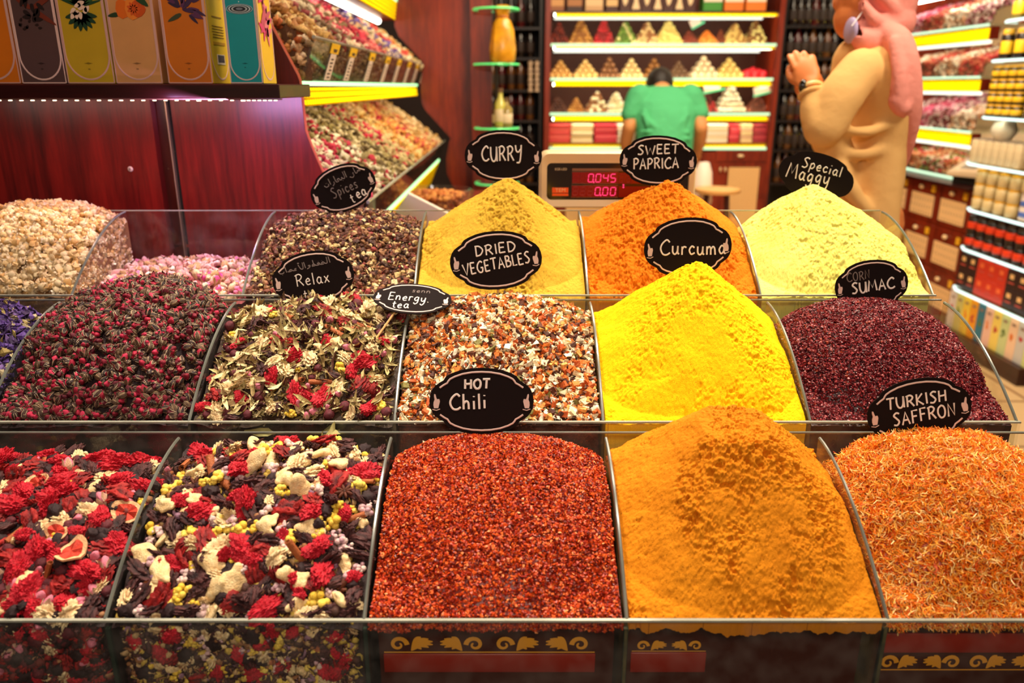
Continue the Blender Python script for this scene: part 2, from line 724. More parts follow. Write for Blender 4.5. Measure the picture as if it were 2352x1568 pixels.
def cham_mb(seed):
    """chamomile head: domed core with short ragged petals; classes 0 core, 1 petal"""
    r = np.random.default_rng(seed)
    mb = MB()
    V = wob(ICO1[0], seed, 3.0, 0.18) * np.array([0.80, 0.78, 0.66])
    mb.add(V.tolist(), ICO1[1].tolist())
    cls = [0] * len(V)
    for k in range(8):
        a = 2 * PI * k / 9 + r.uniform(-0.25, 0.25)
        d = r.uniform(-0.7, 0.5)
        L = r.uniform(0.7, 1.05)
        ca, sa = math.cos(a), math.sin(a)
        pts = []
        for (q, wd) in ((0.4, 0.16), (0.5 + 0.35 * L, 0.24), (0.35 + 0.7 * L, 0.10)):
            for s in (-1, 1):
                pts.append((q * ca - s * wd * sa, q * sa + s * wd * ca, d * (q - 0.4) + r.uniform(-0.05, 0.05)))
        mb.add(pts, [(0, 1, 3, 2), (2, 3, 5, 4)])
        cls += [1] * 6
    return mb, cls


def rot_frames(N, nrm=None, tilt=0.5, free=0.0):
    """N rotation matrices: local z near the surface normal (tilt = spread), random spin; free = share turned any way"""
    if nrm is None:
        nrm = np.tile([0, 0, 1.0], (N, 1))
    z = nrm + rng.normal(0, tilt, (N, 3))
    k = rng.random(N) < free
    z[k] = rng.normal(0, 1, (k.sum(), 3))
    z /= np.linalg.norm(z, axis=1, keepdims=True)
    h = rng.normal(0, 1, (N, 3))
    x = h - z * (h * z).sum(1, keepdims=True)
    x /= np.linalg.norm(x, axis=1, keepdims=True)
    y = np.cross(z, x)
    return np.stack([x, y, z], axis=2)


def lookup(palette, N, weights=None):
    P = np.array(palette, float)
    w_ = None if weights is None else np.array(weights, float) / sum(weights)
    return P[rng.choice(len(P), N, p=w_)]


class Grains:
    """many small pieces gathered into ONE mesh (for what nobody could count)"""

    def __init__(self):
        self.V, self.T, self.C, self.n = [], [], [], 0

    def raw(self, V, T, C):
        self.V.append(np.asarray(V, np.float32))
        self.T.append(np.asarray(T, np.int64) + self.n)
        self.C.append(np.asarray(C, np.float32))
        self.n += len(V)

    def put(self, tmpl, P, R, sc, cols):
        """tmpl: list of (V,T,cls); sc: (N,) or (N,3); cols: (N,3) or (N,classes,3)"""
        N = len(P)
        if N == 0:
            return
        sc = np.asarray(sc, float)
        if sc.ndim == 1:
            sc = np.repeat(sc[:, None], 3, axis=1)
        cols = np.asarray(cols, float)
        if cols.ndim == 2:
            cols = cols[:, None, :]
        which = rng.integers(0, len(tmpl), N)
        for k, (V, T, cls) in enumerate(tmpl):
            ix = np.nonzero(which == k)[0]
            if not len(ix):
                continue
            v = V[None, :, :] * sc[ix][:, None, :]
            v = np.einsum('nij,nkj->nki', R[ix], v) + P[ix][:, None, :]
            c = cols[ix][:, np.minimum(cls, cols.shape[1] - 1), :]
            t = T[None] + (np.arange(len(ix)) * len(V))[:, None, None]
            self.raw(v.reshape(-1, 3), t.reshape(-1, 3), c.reshape(-1, 3))

    def mesh(self, name, material, smooth=False):
        V, T, C = np.concatenate(self.V), np.concatenate(self.T), np.concatenate(self.C)
        me = bpy.data.meshes.new(name)
        me.vertices.add(len(V))
        me.vertices.foreach_set('co', V.ravel())
        me.loops.add(T.size)
        me.loops.foreach_set('vertex_index', T.ravel().astype(np.int32))
        me.polygons.add(len(T))
        me.polygons.foreach_set('loop_start', np.arange(0, T.size, 3, dtype=np.int32))
        a = me.color_attributes.new('Col', 'FLOAT_COLOR', 'POINT')
        c4 = np.ones((len(V), 4), np.float32)
        c4[:, :3] = C
        a.data.foreach_set('color', c4.ravel())
        me.materials.append(material)
        me.update(calc_edges=True)
        me.polygons.foreach_set('use_smooth', [bool(smooth)] * len(T))
        return me

    def build(self, name, material, parent=None, smooth=False):
        return link_mesh(name, self.mesh(name, material, smooth), parent)


def colored(mb, cls, cols):
    """give a builder's points the colour of their class"""
    mb.c = [tuple(cols[min(c, len(cols) - 1)]) for c in cls]
    return mb


# shared materials
M_GRAIN = mat('dried_plant', (0.5, 0.4, 0.3), 0.62, vcol=True, vary=0.35, vscale=320, spec=0.35, bump=0.5, bscale=700)
M_PIECE = mat('dried_piece', (0.5, 0.4, 0.3), 0.62, vcol=True, vary=0.18, vscale=5, spec=0.35, bump=0.3, bscale=9, bdist=0.02)
M_FLAKE = mat('spice_flakes', (0.5, 0.1, 0.05), 0.38, vcol=True, spec=0.35)
M_PAINT = mat('printed_colour', (0.5, 0.5, 0.5), 0.5, vcol=True)
M_MAHOG = wood_mat('mahogany', lin(52, 8, 8), lin(120, 24, 18), 0.30)
M_MAHOG2 = wood_mat('mahogany_red', lin(76, 14, 6), lin(146, 46, 16), 0.34)
M_MAHOGD = wood_mat('mahogany_dark', lin(30, 8, 8), lin(58, 14, 12), 0.28, axis='X')
M_ACR = glass_mat('clear_acrylic', dust_amt=0.02)
M_ACRD = glass_mat('dusty_acrylic', (0.96, 0.95, 0.9), (0.85, 0.62, 0.25), 0.10, 26)
M_EDGE = mat('acrylic_edge', lin(160, 160, 144), 0.18, spec=0.7, vary=0.25, vscale=14)
M_EDGED = mat('acrylic_edge_dark', lin(104, 106, 98), 0.2, spec=0.7, vary=0.3, vscale=14)
M_BLACK = mat('black_gap', (0.004, 0.003, 0.003), 0.6)
M_DARK = mat('dark_wood', lin(24, 10, 8), 0.4)
M_GOLDM = mat('gold', lin(214, 160, 40), 0.3, 0.8)

# ================================================================== room shell
def struct(name, mb, m, smooth=False):
    return tag(mb.build(name, m, smooth=smooth), kind='structure')


M_FLOOR = pattern_mat('floor_tiles', lin(214, 178, 130), lin(150, 110, 75), 0.45, 0.45, 0.02, 0.35, axes='XY')
M_WALLD = mat('dark_wall', lin(38, 18, 12), 0.6)
M_CEIL = mat('ceiling_paint', lin(190, 160, 120), 0.8)
struct('floor', MB().box((0.65, 2.3, -0.02), (5.1, 7.2, 0.04)), M_FLOOR)
struct('floor_dark_slab', MB().box((0.65, -0.4, 0.004), (5.1, 2.3, 0.008)), mat('dark_slab_grey', lin(40, 34, 30), 0.7, vary=0.3, vscale=6))  # unseen dark slab added to weaken the reflection in the front glass
struct('ceiling', MB().box((0.65, 2.3, 3.02), (5.1, 7.2, 0.04)), M_CEIL)
struct('wall_back', MB().box((0.65, 5.92, 1.5), (5.1, 0.04, 3.0)), M_WALLD)
struct('wall_left', MB().box((-1.92, 2.3, 1.5), (0.04, 7.2, 3.0)), M_WALLD)
struct('wall_right', MB().box((3.22, 2.3, 1.5), (0.04, 7.2, 3.0)), M_WALLD)

# ================================================================== the stepped stall
COLX = [-1.065, -0.765, -0.468, -0.170, 0.132, 0.432, 0.731]
ROWS = [dict(yf=0.755, yb=1.020, zf=0.717, zb=0.830), dict(yf=1.040, yb=1.295, zf=0.838, zb=0.952), dict(yf=1.315, yb=1.565, zf=0.955, zb=1.064)]
DEEP = 0.165
st = thing('stall_counter', 'stepped dark wooden counter under the three rows of clear bins', 'counter', (0, 0, 0))
for i, r in enumerate(ROWS):
    MB().box((-0.167, (r['yf'] + r['yb']) / 2 + 0.006, (r['zf'] - DEEP) / 2), (1.80, r['yb'] - r['yf'] + 0.018, r['zf'] - DEEP)).build('step', M_MAHOGD, st, smooth=False)
MB().box((0.27, 1.665, 0.43), (0.52, 0.17, 0.86)).build('rear_ledge', M_MAHOGD, st, smooth=False)

ROWLAB = ['clear acrylic bin row nearest the camera holding chili flakes and saffron',
          'clear acrylic middle bin row holding rosebuds turmeric and sumac',
          'clear acrylic rear bin row holding chamomile and tall curry heaps']


def divider_curve(r, n=16):
    pts = []
    y1 = r['yf'] + 0.93 * (r['yb'] - r['yf'])
    for k in range(n + 1):
        t = k / n
        pts.append((r['yf'] + t * (y1 - r['yf']), r['zf'] + (r['zb'] - r['zf'] + 0.0) * (1 - (1 - t) ** 1.75)))
    return pts


MAT_YZ = Matrix(((0, 0, 1, 0), (1, 0, 0, 0), (0, 1, 0, 0), (0, 0, 0, 1)))   # polygon (y, z) with thickness along x
for i, r in enumerate(ROWS):
    t = thing('acrylic_bin_row', ROWLAB[i], 'spice bins', (0, r['yf'], r['zf'] - DEEP), group=None)
    off = Vector((0, -r['yf'], -(r['zf'] - DEEP)))
    T0 = Matrix.Translation(off)
    cols = COLX[1:] if i == 0 else COLX
    x0, x1 = COLX[0], COLX[-1] + 0.004
    xc, xw = (x0 + x1) / 2, x1 - x0
    zb0 = r['zf'] - DEEP
    th = 0.0035
    fp = MB().box((xc, r['yf'] - th / 2, (r['zf'] + zb0) / 2), (xw, th, DEEP), M=T0).build('front_panel', M_ACR, t, smooth=False)
    MB().box((xc, r['yf'] - th / 2, r['zf'] + 0.0012), (xw, th + 0.001, 0.0026), M=T0).build('panel_edge', M_EDGE, fp, smooth=False)
    bp = MB().box((xc, r['yb'], (r['zb'] + zb0) / 2), (xw, th, r['zb'] - zb0), M=T0).build('back_panel', M_ACR, t, smooth=False)
    MB().box((xc, r['yb'], r['zb'] + 0.001), (xw, th + 0.0005, 0.002), M=T0).build('panel_edge', M_EDGED if i < 2 else M_EDGE, bp, smooth=False)
    MB().box((xc, (r['yf'] + r['yb']) / 2, zb0 + 0.002), (xw, r['yb'] - r['yf'] - 0.004, 0.003), M=T0).build('bin_floor', M_ACR, t, smooth=False)
    cv = divider_curve(r)
    for k, X in enumerate(COLX):
        if k == 0:
            continue
        poly = [(r['yf'], zb0)] + cv + [(cv[-1][0] + 0.001, zb0)]
        dusty = (k >= 4) or (i == 2 and k >= 3)
        d = MB().prism(poly, X - 0.0018, X + 0.0018, M=T0 @ MAT_YZ).build('divider', M_ACRD if dusty else M_ACR, t, smooth=False)
        MB().tube([(X, y, z + 0.0008) for y, z in cv], 0.0023, 6, M=T0).build('divider_edge', M_EDGED, d)
        if i == 0:
            MB().box((X, r['yf'] + 0.0035, (r['zf'] - 0.012 + zb0) / 2), (0.0052, 0.005, DEEP - 0.014), M=T0).build('divider_foot', mat('green_edge', lin(26, 44, 34), 0.2), d, smooth=False)


# ---- made-up panels standing in for a reflection in the front glass, with gold scrolls
def scroll_strip(mb, x0, x1, z0, z1, y, mat_i):
    h = z1 - z0
    n = max(2, int(round((x1 - x0) / (h * 2.5))))
    L = (x1 - x0) / n
    for k in range(n):
        cx = x0 + (k + 0.5) * L
        s = 1 if k % 2 == 0 else -1
        zc = (z0 + z1) / 2
        # spiral volute
        pts, rad = [], []
        for a in np.linspace(0, 2.3 * PI, 22):
            rr = h * 0.42 * (1 - a / (2.9 * PI))
            pts.append((cx - s * L * 0.22 + rr * math.cos(a) * s, y, zc + rr * math.sin(a)))
            rad.append(h * 0.13 * (1.1 - a / (3 * PI)))
        mb.tube(pts, rad, 6, mat=mat_i)
        # leaves fanning from the volute
        for q in range(6):
            a = -1.1 + q * 0.44
            p0 = Vector((cx + s * L * 0.02, y, zc - h * 0.35))
            p2 = p0 + Vector((s * math.cos(a) * L * 0.42, 0, (0.55 + 0.5 * math.sin(a)) * h * 0.8))
            p1 = (p0 + p2) / 2 + Vector((0, 0, h * 0.22))
            mb.tube(catmull([p0, p1, p2], 5), [h * (0.03 + 0.11 * math.sin(PI * j / 10)) for j in range(11)], 6, mat=mat_i)
        mb.tube([(cx - L / 2, y, z0 + h * 0.06), (cx + L / 2, y, z0 + h * 0.06)], h * 0.035, 5, mat=mat_i)


M_REFL = mat('reflection_brown', lin(66, 22, 10), 0.35)
M_REFLR = mat('reflection_red', lin(150, 34, 16), 0.35)
M_SCR = mat('scroll_gold', lin(236, 160, 40), 0.4)
for (c, lab, zs, zr, full) in ((3, 'dark panel standing in for a reflection with gold scrolls below the red chili flakes', (0.643, 0.668), (0.615, 0.642), 0.94),
                              (4, 'dark panel standing in for a reflection below the orange brown curry powder', (0.645, 0.662), (0.615, 0.644), 0.36),
                              (5, 'dark panel standing in for a reflection with gold scrolls below the orange saffron threads', (0.617, 0.641), (0.644, 0.672), 1.0)):
    xa, xb = COLX[c] + 0.008, COLX[c + 1] - 0.008
    yy = 0.790
    t = thing('reflection_panel', lab, 'reflection panel', ((xa + xb) / 2, yy, 0.556))
    dx, dz = -(xa + xb) / 2, -0.556
    MB().box((0, 0.006, 0.060), (xb - xa, 0.010, 0.119)).build('board', M_REFL, t, smooth=False)
    xe = xa + (xb - xa) * full
    b = MB().box(((xa + xe) / 2 + dx, -0.0005, (zr[0] + zr[1]) / 2 + dz), (xe - xa - 0.01, 0.003, zr[1] - zr[0]), bevel=0.001)
    b.build('red_band', M_REFLR, t)
    sc = MB()
    scroll_strip(sc, xa + dx + 0.006, xe + dx - 0.006, zs[0] + dz, zs[1] + dz, -0.001, 0)
    for k in range(len(sc.v)):
        sc.v[k] = (sc.v[k][0], -0.001 + (sc.v[k][1] + 0.001) * 0.15, sc.v[k][2])
    sc.build('gold_scrollwork', M_SCR, t)


# ================================================================== heaps
class Heap:
    def __init__(self, row, col, lof, lob, A, ux, tc, e=1.0, dome=False, p=2.0, lump=0.002, seed=0, bow=0.75, flat=0.0):
        r = ROWS[row]
        self.r, self.x0, self.x1 = r, COLX[col] + 0.004, COLX[col + 1] - 0.004
        self.y0, self.y1 = r['yf'] + 0.003, r['yb'] - 0.005
        self.lof, self.lob, self.A, self.ux, self.tc, self.e, self.dome, self.p = lof, lob, A, ux, tc, e, dome, p
        self.lump, self.seed, self.bow, self.flat = lump, seed, bow, flat
        self.zbot = r['zf'] - DEEP + 0.006

    def z(self, u, t):
        r = self.r
        a, b = r['zf'] + self.lof, r['zb'] + self.lob
        tt0 = np.clip(t, 0, 1)
        base = a + (b - a) * ((1 - (1 - tt0) ** 1.6) if self.dome else tt0 ** self.bow)
        du = np.where(u < self.ux, (self.ux - u) / self.ux, (u - self.ux) / (1 - self.ux))
        dt = np.where(t < self.tc, (self.tc - t) / self.tc, (t - self.tc) / (1.12 - self.tc))
        du = du * 0.90
        dt = np.where(t < self.tc, dt * 1.05, dt)
        rr = (np.abs(du) ** self.p + np.abs(dt) ** self.p) ** (1 / self.p)
        # wander of the outline so the heap is not a perfect solid
        rr = rr * (0.96 + 0.12 * fbm(u * 5 + self.seed, t * 5 + 3, self.seed, 3))
        if not self.dome:
            rr = rr * 0.95
        if self.dome:
            s = np.clip(1 - rr ** 2, 0, 1) ** self.e
        else:
            rs = np.sqrt(rr ** 2 + 0.004) - 0.063
            s = np.clip(1 - np.clip(rs - self.flat, 0, 9) / (0.94 - self.flat), 0, 1) ** self.e
        return base + self.A * s + self.lump * (fbm(u * 9 + 7, t * 9 + self.seed, self.seed, 4) - 0.5) * 2

    def place(self, u, t):
        x = self.x0 + u * (self.x1 - self.x0)
        y = self.y0 + t * (self.y1 - self.y0)
        z = self.z(u, t)
        e = 0.012
        zx = (self.z(u + e, t) - self.z(u - e, t)) / (2 * e * (self.x1 - self.x0))
        zy = (self.z(u, t + e) - self.z(u, t - e)) / (2 * e * (self.y1 - self.y0))
        n = np.stack([-zx, -zy, np.ones_like(zx)], 1)
        n /= np.linalg.norm(n, axis=1, keepdims=True)
        return np.stack([x, y, z], 1), n

    def sample(self, N, m=0.02, tmin=0.0, tmax=1.0, umin=0.0, umax=1.0):
        u = rng.uniform(max(m, umin), min(1 - m, umax), N)
        t = rng.uniform(max(m, tmin), min(1 - m, tmax), N)
        return self.place(u, t)

    def bed(self, g, col, n=60, vary=0.0):
        """closed bed under the grains: top and four skirts, in grain-mesh form"""
        u, t = np.meshgrid(np.linspace(0, 1, n), np.linspace(0, 1, n), indexing='ij')
        P, _ = self.place(u.ravel(), t.ravel())
        P[:, 2] -= 0.003
        idx = np.arange(n * n).reshape(n, n)
        a, b, c, d = idx[:-1, :-1].ravel(), idx[1:, :-1].ravel(), idx[1:, 1:].ravel(), idx[:-1, 1:].ravel()
        T = np.concatenate([np.stack([a, b, c], 1), np.stack([a, c, d], 1)])
        C = np.tile(np.array(col), (len(P), 1))
        g.raw(P, T, C)
        idx_front = idx[:, 0]
        for line in (idx_front, idx[-1, :], idx[::-1, -1], idx[0, ::-1]):
            top = P[line]
            if line is idx_front:
                top = top + np.array([0, 0.014, -0.004])
            bot = top.copy()
            bot[:, 2] = self.zbot
            m = len(line)
            V = np.concatenate([top, bot])
            k = np.arange(m - 1)
            T = np.concatenate([np.stack([k, m + k, m + k + 1], 1), np.stack([k, m + k + 1, k + 1], 1)])
            g.raw(V, T, np.tile(np.array(col), (len(V), 1)))


def powder(h, name, label, cols, seed, rough_dir=(0.6, 0.35), crumb=1.0, hollow=None, n=(300, 270)):
    """a heap of fine powder: one mesh, patted smooth in places and crumbling in others"""
    nu, nt_ = n
    u, t = np.meshgrid(np.linspace(0, 1, nu), np.linspace(0, 1, nt_), indexing='ij')
    P, nr = h.place(u.ravel(), t.ravel())
    x, y = P[:, 0], P[:, 1]
    uu, tt = u.ravel(), t.ravel()
    msk = np.clip((fbm(uu * 3.6 + seed, tt * 3.1 + 2 * seed, seed, 3) - 0.42) * 5 + 1.6 * np.exp(-((uu - rough_dir[0]) ** 2 / 0.06 + (tt - rough_dir[1]) ** 2 / 0.12)) - 0.20, 0.12, 1)
    fine = fbm(x * 420, y * 420, seed, 3) - 0.5
    mid = fbm(x * 190 + 9, y * 240, seed + 1, 4)
    pits = np.clip((fbm(x * 130 + 5, y * 190, seed + 2, 4) - 0.58) * 6, 0, 1)
    disp = crumb * msk * (0.0056 * (mid - 0.5) + 0.0032 * fine - 0.0050 * pits) + 0.0012 * fine
    P = P + nr * disp[:, None]
    edge_fade = np.minimum(np.minimum(uu, 1 - uu), 1)  # keep inside the panes
    P[:, 0] = np.clip(P[:, 0], h.x0 - 0.001, h.x1 + 0.001)
    P[:, 1] = np.clip(P[:, 1], h.y0 - 0.0015, h.y1 + 0.002)
    k = fbm(x * 22 + 3, y * 22 + seed, seed + 3, 4)[:, None]
    sp_ = (rng.random(len(x)) < 0.012)[:, None]
    C = np.array(cols[0]) * (1 - k) + np.array(cols[1]) * k
    C = np.where(sp_, np.array(cols[2]), C)
    g = Grains()
    idx = np.arange(nu * nt_).reshape(nu, nt_)
    a, b, c, d = idx[:-1, :-1].ravel(), idx[1:, :-1].ravel(), idx[1:, 1:].ravel(), idx[:-1, 1:].ravel()
    g.raw(P, np.concatenate([np.stack([a, b, c], 1), np.stack([a, c, d], 1)]), C)
    for q, line in enumerate((idx[:, 0], idx[-1, :], idx[::-1, -1], idx[0, ::-1])):
        top = P[line]
        bot = top.copy()
        if q == 0 and hollow is not None:
            xx = np.linspace(0, 1, len(line))
            lo = h.r['zf'] - hollow[0] - hollow[1] * fbm(xx * 14 + seed, xx * 0 + 2, seed, 5) - hollow[2] * fbm(xx * 2.3 + seed, xx * 0 + 5, seed + 1, 2)
            bot[:, 2] = np.minimum(lo, top[:, 2] - 0.001)
        else:
            bot[:, 2] = h.zbot if hollow is None else h.r['zf'] - hollow[0] - 0.012
        m = len(line)
        kk = np.arange(m - 1)
        g.raw(np.concatenate([top, bot]), np.concatenate([np.stack([kk, m + kk, m + kk + 1], 1), np.stack([kk, m + kk + 1, kk + 1], 1)]), np.concatenate([C[line], C[line]]))
    m_ = mat('powder_' + name, (0.8, 0.5, 0.1), 0.85, vcol=True, bump=0.55, bscale=900, spec=0.15)
    o = g.build(name, m_, smooth=True)
    return tag(o, label, 'spice heap', kind='stuff')


# -- powders
h = Heap(2, 3, -0.004, -0.018, 0.122, 0.54, 0.60, lump=0.004, seed=3, p=2.3)
HEAP_CURRY = h
powder(h, 'curry_powder_heap', 'dull yellow curry powder cone in the rear row', (lin(206, 160, 44), lin(224, 180, 62), lin(140, 100, 28)), 3, (0.55, 0.75), 0.8)
h = Heap(2, 4, -0.004, -0.012, 0.114, 0.53, 0.60, e=0.95, lump=0.004, seed=5, p=2.4)
HEAP_PAPRIKA = h
powder(h, 'paprika_powder_heap', 'orange sweet paprika powder cone in the rear row', (lin(220, 114, 8), lin(230, 128, 14), lin(164, 70, 8)), 5, (0.5, 0.6), 1.1)
h = Heap(2, 5, -0.004, -0.035, 0.128, 0.40, 0.56, e=0.9, lump=0.005, seed=8, p=2.4)
HEAP_MAGGY = h
powder(h, 'seasoning_powder_heap', 'pale lemon yellow powder cone at the right end of the rear row', (lin(240, 228, 104), lin(246, 238, 132), lin(200, 180, 50)), 8, (0.4, 0.5), 0.55)
h = Heap(1, 4, -0.004, -0.026, 0.138, 0.54, 0.64, e=0.97, lump=0.003, seed=10, p=3.0)
HEAP_TURMERIC = h
powder(h, 'turmeric_powder_heap', 'bright yellow turmeric powder cone in the middle row', (lin(246, 190, 0), lin(252, 206, 4), lin(220, 140, 6)), 10, (0.55, 0.65), 0.6)
h = Heap(0, 4, -0.003, -0.026, 0.106, 0.52, 0.68, e=1.0, lump=0.005, seed=14, p=3.0, flat=0.20)
HEAP_BROWN = h
powder(h, 'curry_mix_heap', 'orange brown curry powder mound in the nearest row', (lin(208, 122, 12), lin(220, 138, 20), lin(146, 78, 8)), 14, (0.5, 0.45), 1.5, hollow=(0.006, 0.020, 0.006), n=(340, 320))


# -- flakes, seeds, threads and flowers too small to count
def flake_heap(h, name, label, N, tmpl, size, palette, wts=None, bed=(0.1, 0.02, 0.01), tilt=0.7, lift=0.3, hollow=None, material=None, smooth=False, squash=None, layers=2):
    g = Grains()
    if hollow is None:
        h.bed(g, bed)
    else:
        u, t = np.meshgrid(np.linspace(0, 1, 60), np.linspace(0, 1, 60), indexing='ij')
        P, _ = h.place(u.ravel(), t.ravel())
        P[:, 2] -= 0.0055
        idx = np.arange(3600).reshape(60, 60)
        a, b, c, d = idx[:-1, :-1].ravel(), idx[1:, :-1].ravel(), idx[1:, 1:].ravel(), idx[:-1, 1:].ravel()
        g.raw(P, np.concatenate([np.stack([a, b, c], 1), np.stack([a, c, d], 1)]), np.tile(np.array(bed), (3600, 1)))
        # loose grains clinging to the inside of the front glass, thinning out downwards
        Nf = int(N * 0.10)
        uf = rng.random(Nf)
        lo = hollow[0] + hollow[1] * fbm(uf * 14 + h.seed, uf * 0 + 2, h.seed, 5)
        zz = h.r['zf'] - 0.001 - lo * rng.random(Nf) ** 0.8
        Pf = np.stack([h.x0 + uf * (h.x1 - h.x0), h.y0 + rng.uniform(0.001, 0.004, Nf), zz], 1)
        s = rng.uniform(size[0], size[1], Nf)
        g.put(tmpl, Pf, rot_frames(Nf, free=1.0), s, lookup(palette, Nf, wts))
    P, nr = h.sample(N, 0.008)
    s = rng.uniform(size[0], size[1], N)
    P = P + nr * (s * lift)[:, None] + nr * rng.uniform(-0.6, 0.5, N)[:, None] * s[:, None]
    P[:, 0] = np.clip(P[:, 0], h.x0 + s * 0.5, h.x1 - s * 0.5)
    P[:, 1] = np.clip(P[:, 1], h.y0 + s * 0.5, h.y1 - s * 0.5)
    g.put(tmpl, P, rot_frames(N, nr, tilt), s, lookup(palette, N, wts))
    o = g.build(name, material or M_FLAKE, smooth=smooth)
    return tag(o, label, 'spice heap', kind='stuff'), g


FL, CHIP, BLOB, STR, LEAF, STK = t_flakes(6), t_chips(6), t_blobs(5), t_strands(6), t_leaves(7), t_sticks(3)
h = Heap(0, 3, -0.002, -0.034, 0.056, 0.48, 0.74, e=0.85, dome=True, lump=0.003, seed=21, p=2.8)
HEAP_CHILI = h
flake_heap(h, 'chili_flake_heap', 'glistening red hot chili flakes in the nearest row', 30000, FL, (0.0014, 0.0028),
           [lin(194, 66, 16), lin(166, 42, 8), lin(222, 96, 32), lin(96, 14, 4), lin(240, 144, 84), lin(132, 24, 6)], [5, 5, 4, 4, 1.0, 3.5], lin(140, 30, 8), 1.1, hollow=(0.007, 0.018))
h = Heap(1, 5, -0.003, -0.050, 0.076, 0.46, 0.70, e=0.85, dome=True, lump=0.003, seed=23, p=2.6)
HEAP_SUMAC = h
flake_heap(h, 'sumac_heap', 'dark crimson ground sumac in the middle row', 30000, FL, (0.0013, 0.0026),
           [lin(124, 30, 38), lin(98, 18, 28), lin(150, 52, 56), lin(66, 10, 20), lin(190, 100, 100), lin(160, 60, 36)], [5, 5, 3, 4, 0.8, 0.4], lin(60, 8, 16), 0.9)
h = Heap(0, 5, -0.002, -0.050, 0.090, 0.42, 0.66, e=0.9, dome=True, lump=0.012, seed=25, p=2.6)
HEAP_SAFFRON = h
flake_heap(h, 'saffron_heap', 'orange saffron thread mound at the right end of the nearest row', 20000, STR, (0.0040, 0.0070),
           [lin(252, 150, 32), lin(255, 190, 78), lin(240, 116, 18), lin(255, 218, 140), lin(214, 74, 10)], [5, 5, 4, 2.5, 1.5], lin(190, 72, 10), 0.45, lift=0.35, hollow=(0.006, 0.016))
h = Heap(1, 0, -0.004, -0.030, 0.055, 0.6, 0.6, dome=True, lump=0.008, seed=27)
flake_heap(h, 'lavender_heap', 'purple dried petals and buds at the left end of the middle row', 5200, LEAF + FL, (0.0045, 0.0085),
           [lin(70, 44, 110), lin(96, 66, 140), lin(50, 28, 70), lin(186, 170, 130), lin(120, 92, 150), lin(150, 130, 70)], [5, 4, 4, 2, 2, 1], lin(40, 22, 50), 0.9, material=M_GRAIN)
h = Heap(1, 3, -0.003, -0.022, 0.042, 0.5, 0.75, e=0.8, dome=True, lump=0.004, seed=29)
HEAP_VEG = h
flake_heap(h, 'dried_vegetable_heap', 'chopped dried vegetables in orange cream and brown in the middle row', 9000, CHIP + FL + LEAF[:2], (0.0026, 0.0056),
           [lin(236, 214, 170), lin(214, 116, 40), lin(240, 230, 200), lin(190, 84, 24), lin(96, 46, 22), lin(120, 110, 50), lin(228, 160, 80), lin(70, 30, 16)], [5, 4, 3, 3, 3, 1, 2.5, 2],
           lin(90, 44, 20), 0.9, lift=0.4, material=M_GRAIN)
h = Heap(2, 2, -0.004, -0.022, 0.034, 0.5, 0.72, e=0.8, dome=True, lump=0.004, seed=31)
HEAP_SPICE = h
flake_heap(h, 'spice_tea_heap', 'brown spice tea of cloves seeds and bark chips in the rear row', 6500, LEAF + FL + BLOB + STK, (0.0028, 0.0066),
           [lin(150, 104, 66), lin(92, 52, 34), lin(206, 176, 116), lin(120, 62, 40), lin(70, 40, 30), lin(150, 60, 56), lin(220, 200, 150)], [4, 5, 3, 4, 4, 1, 1.5], lin(60, 32, 20), 0.6, lift=0.4, material=M_GRAIN)


# -- heaps whose pieces can be told apart: up to 300 of a kind are objects of their own, the rest is one mesh
def split_heap(h, N, nind, size, tmpl, ccols, meshes, name, label, cat, group, rest_name, rest_label, bed, tilt=0.9, free=0.5, near=lambda P: P[:, 1], lift=0.4, extra=None, m=0.02, squash=None, nside=0, restm=None):
    P, nr = h.sample(N, m)
    s = rng.uniform(size[0], size[1], N)
    P = P + nr * (s * (lift + rng.uniform(-0.4, 0.35, N)))[:, None]
    P[:, 0] = np.clip(P[:, 0], h.x0 + s, h.x1 - s)
    P[:, 1] = np.clip(P[:, 1], h.y0 + s, h.y1 - s)
    R = rot_frames(N, nr, tilt, free)
    order = np.argsort(near(P))
    ind, rest = order[:nind], order[nind:]
    g = Grains()
    h.bed(g, bed)
    g.put(tmpl, P[rest], R[rest], s[rest], ccols(len(rest)))
    if nside:       # pieces pressed against the right-hand divider
        zt = rng.random(nside)
        tt_ = rng.random(nside) * 0.96
        top = h.z(np.ones(nside), tt_)
        Ps = np.stack([np.full(nside, h.x1 - 0.004), h.y0 + tt_ * (h.y1 - h.y0), h.r['zf'] - 0.05 + zt * (top - h.r['zf'] + 0.05)], 1)
        g.put(tmpl, Ps, rot_frames(nside, free=1.0), rng.uniform(size[0], size[1], nside), ccols(nside))
    if extra:
        extra(g, h)
    tag(g.build(rest_name, restm or M_GRAIN, smooth=True), rest_label, 'dried flowers', kind='stuff')
    for q, i in enumerate(ind):
        me = meshes[int(rng.integers(len(meshes)))]
        o = bpy.data.objects.new(name, me)
        COL.objects.link(o)
        M4 = Matrix(R[i].tolist()).to_4x4()
        o.matrix_world = Matrix.Translation(P[i].tolist()) @ M4 @ Matrix.Scale(float(s[i]), 4)
        tag(o, label, cat, group)


BUDS = []
for k in range(4):
    mb, cls = bud_mb(40 + k)
    BUDS.append((mb, cls))
BUD_T = [mb_tri(mb, cls) for mb, cls in BUDS]


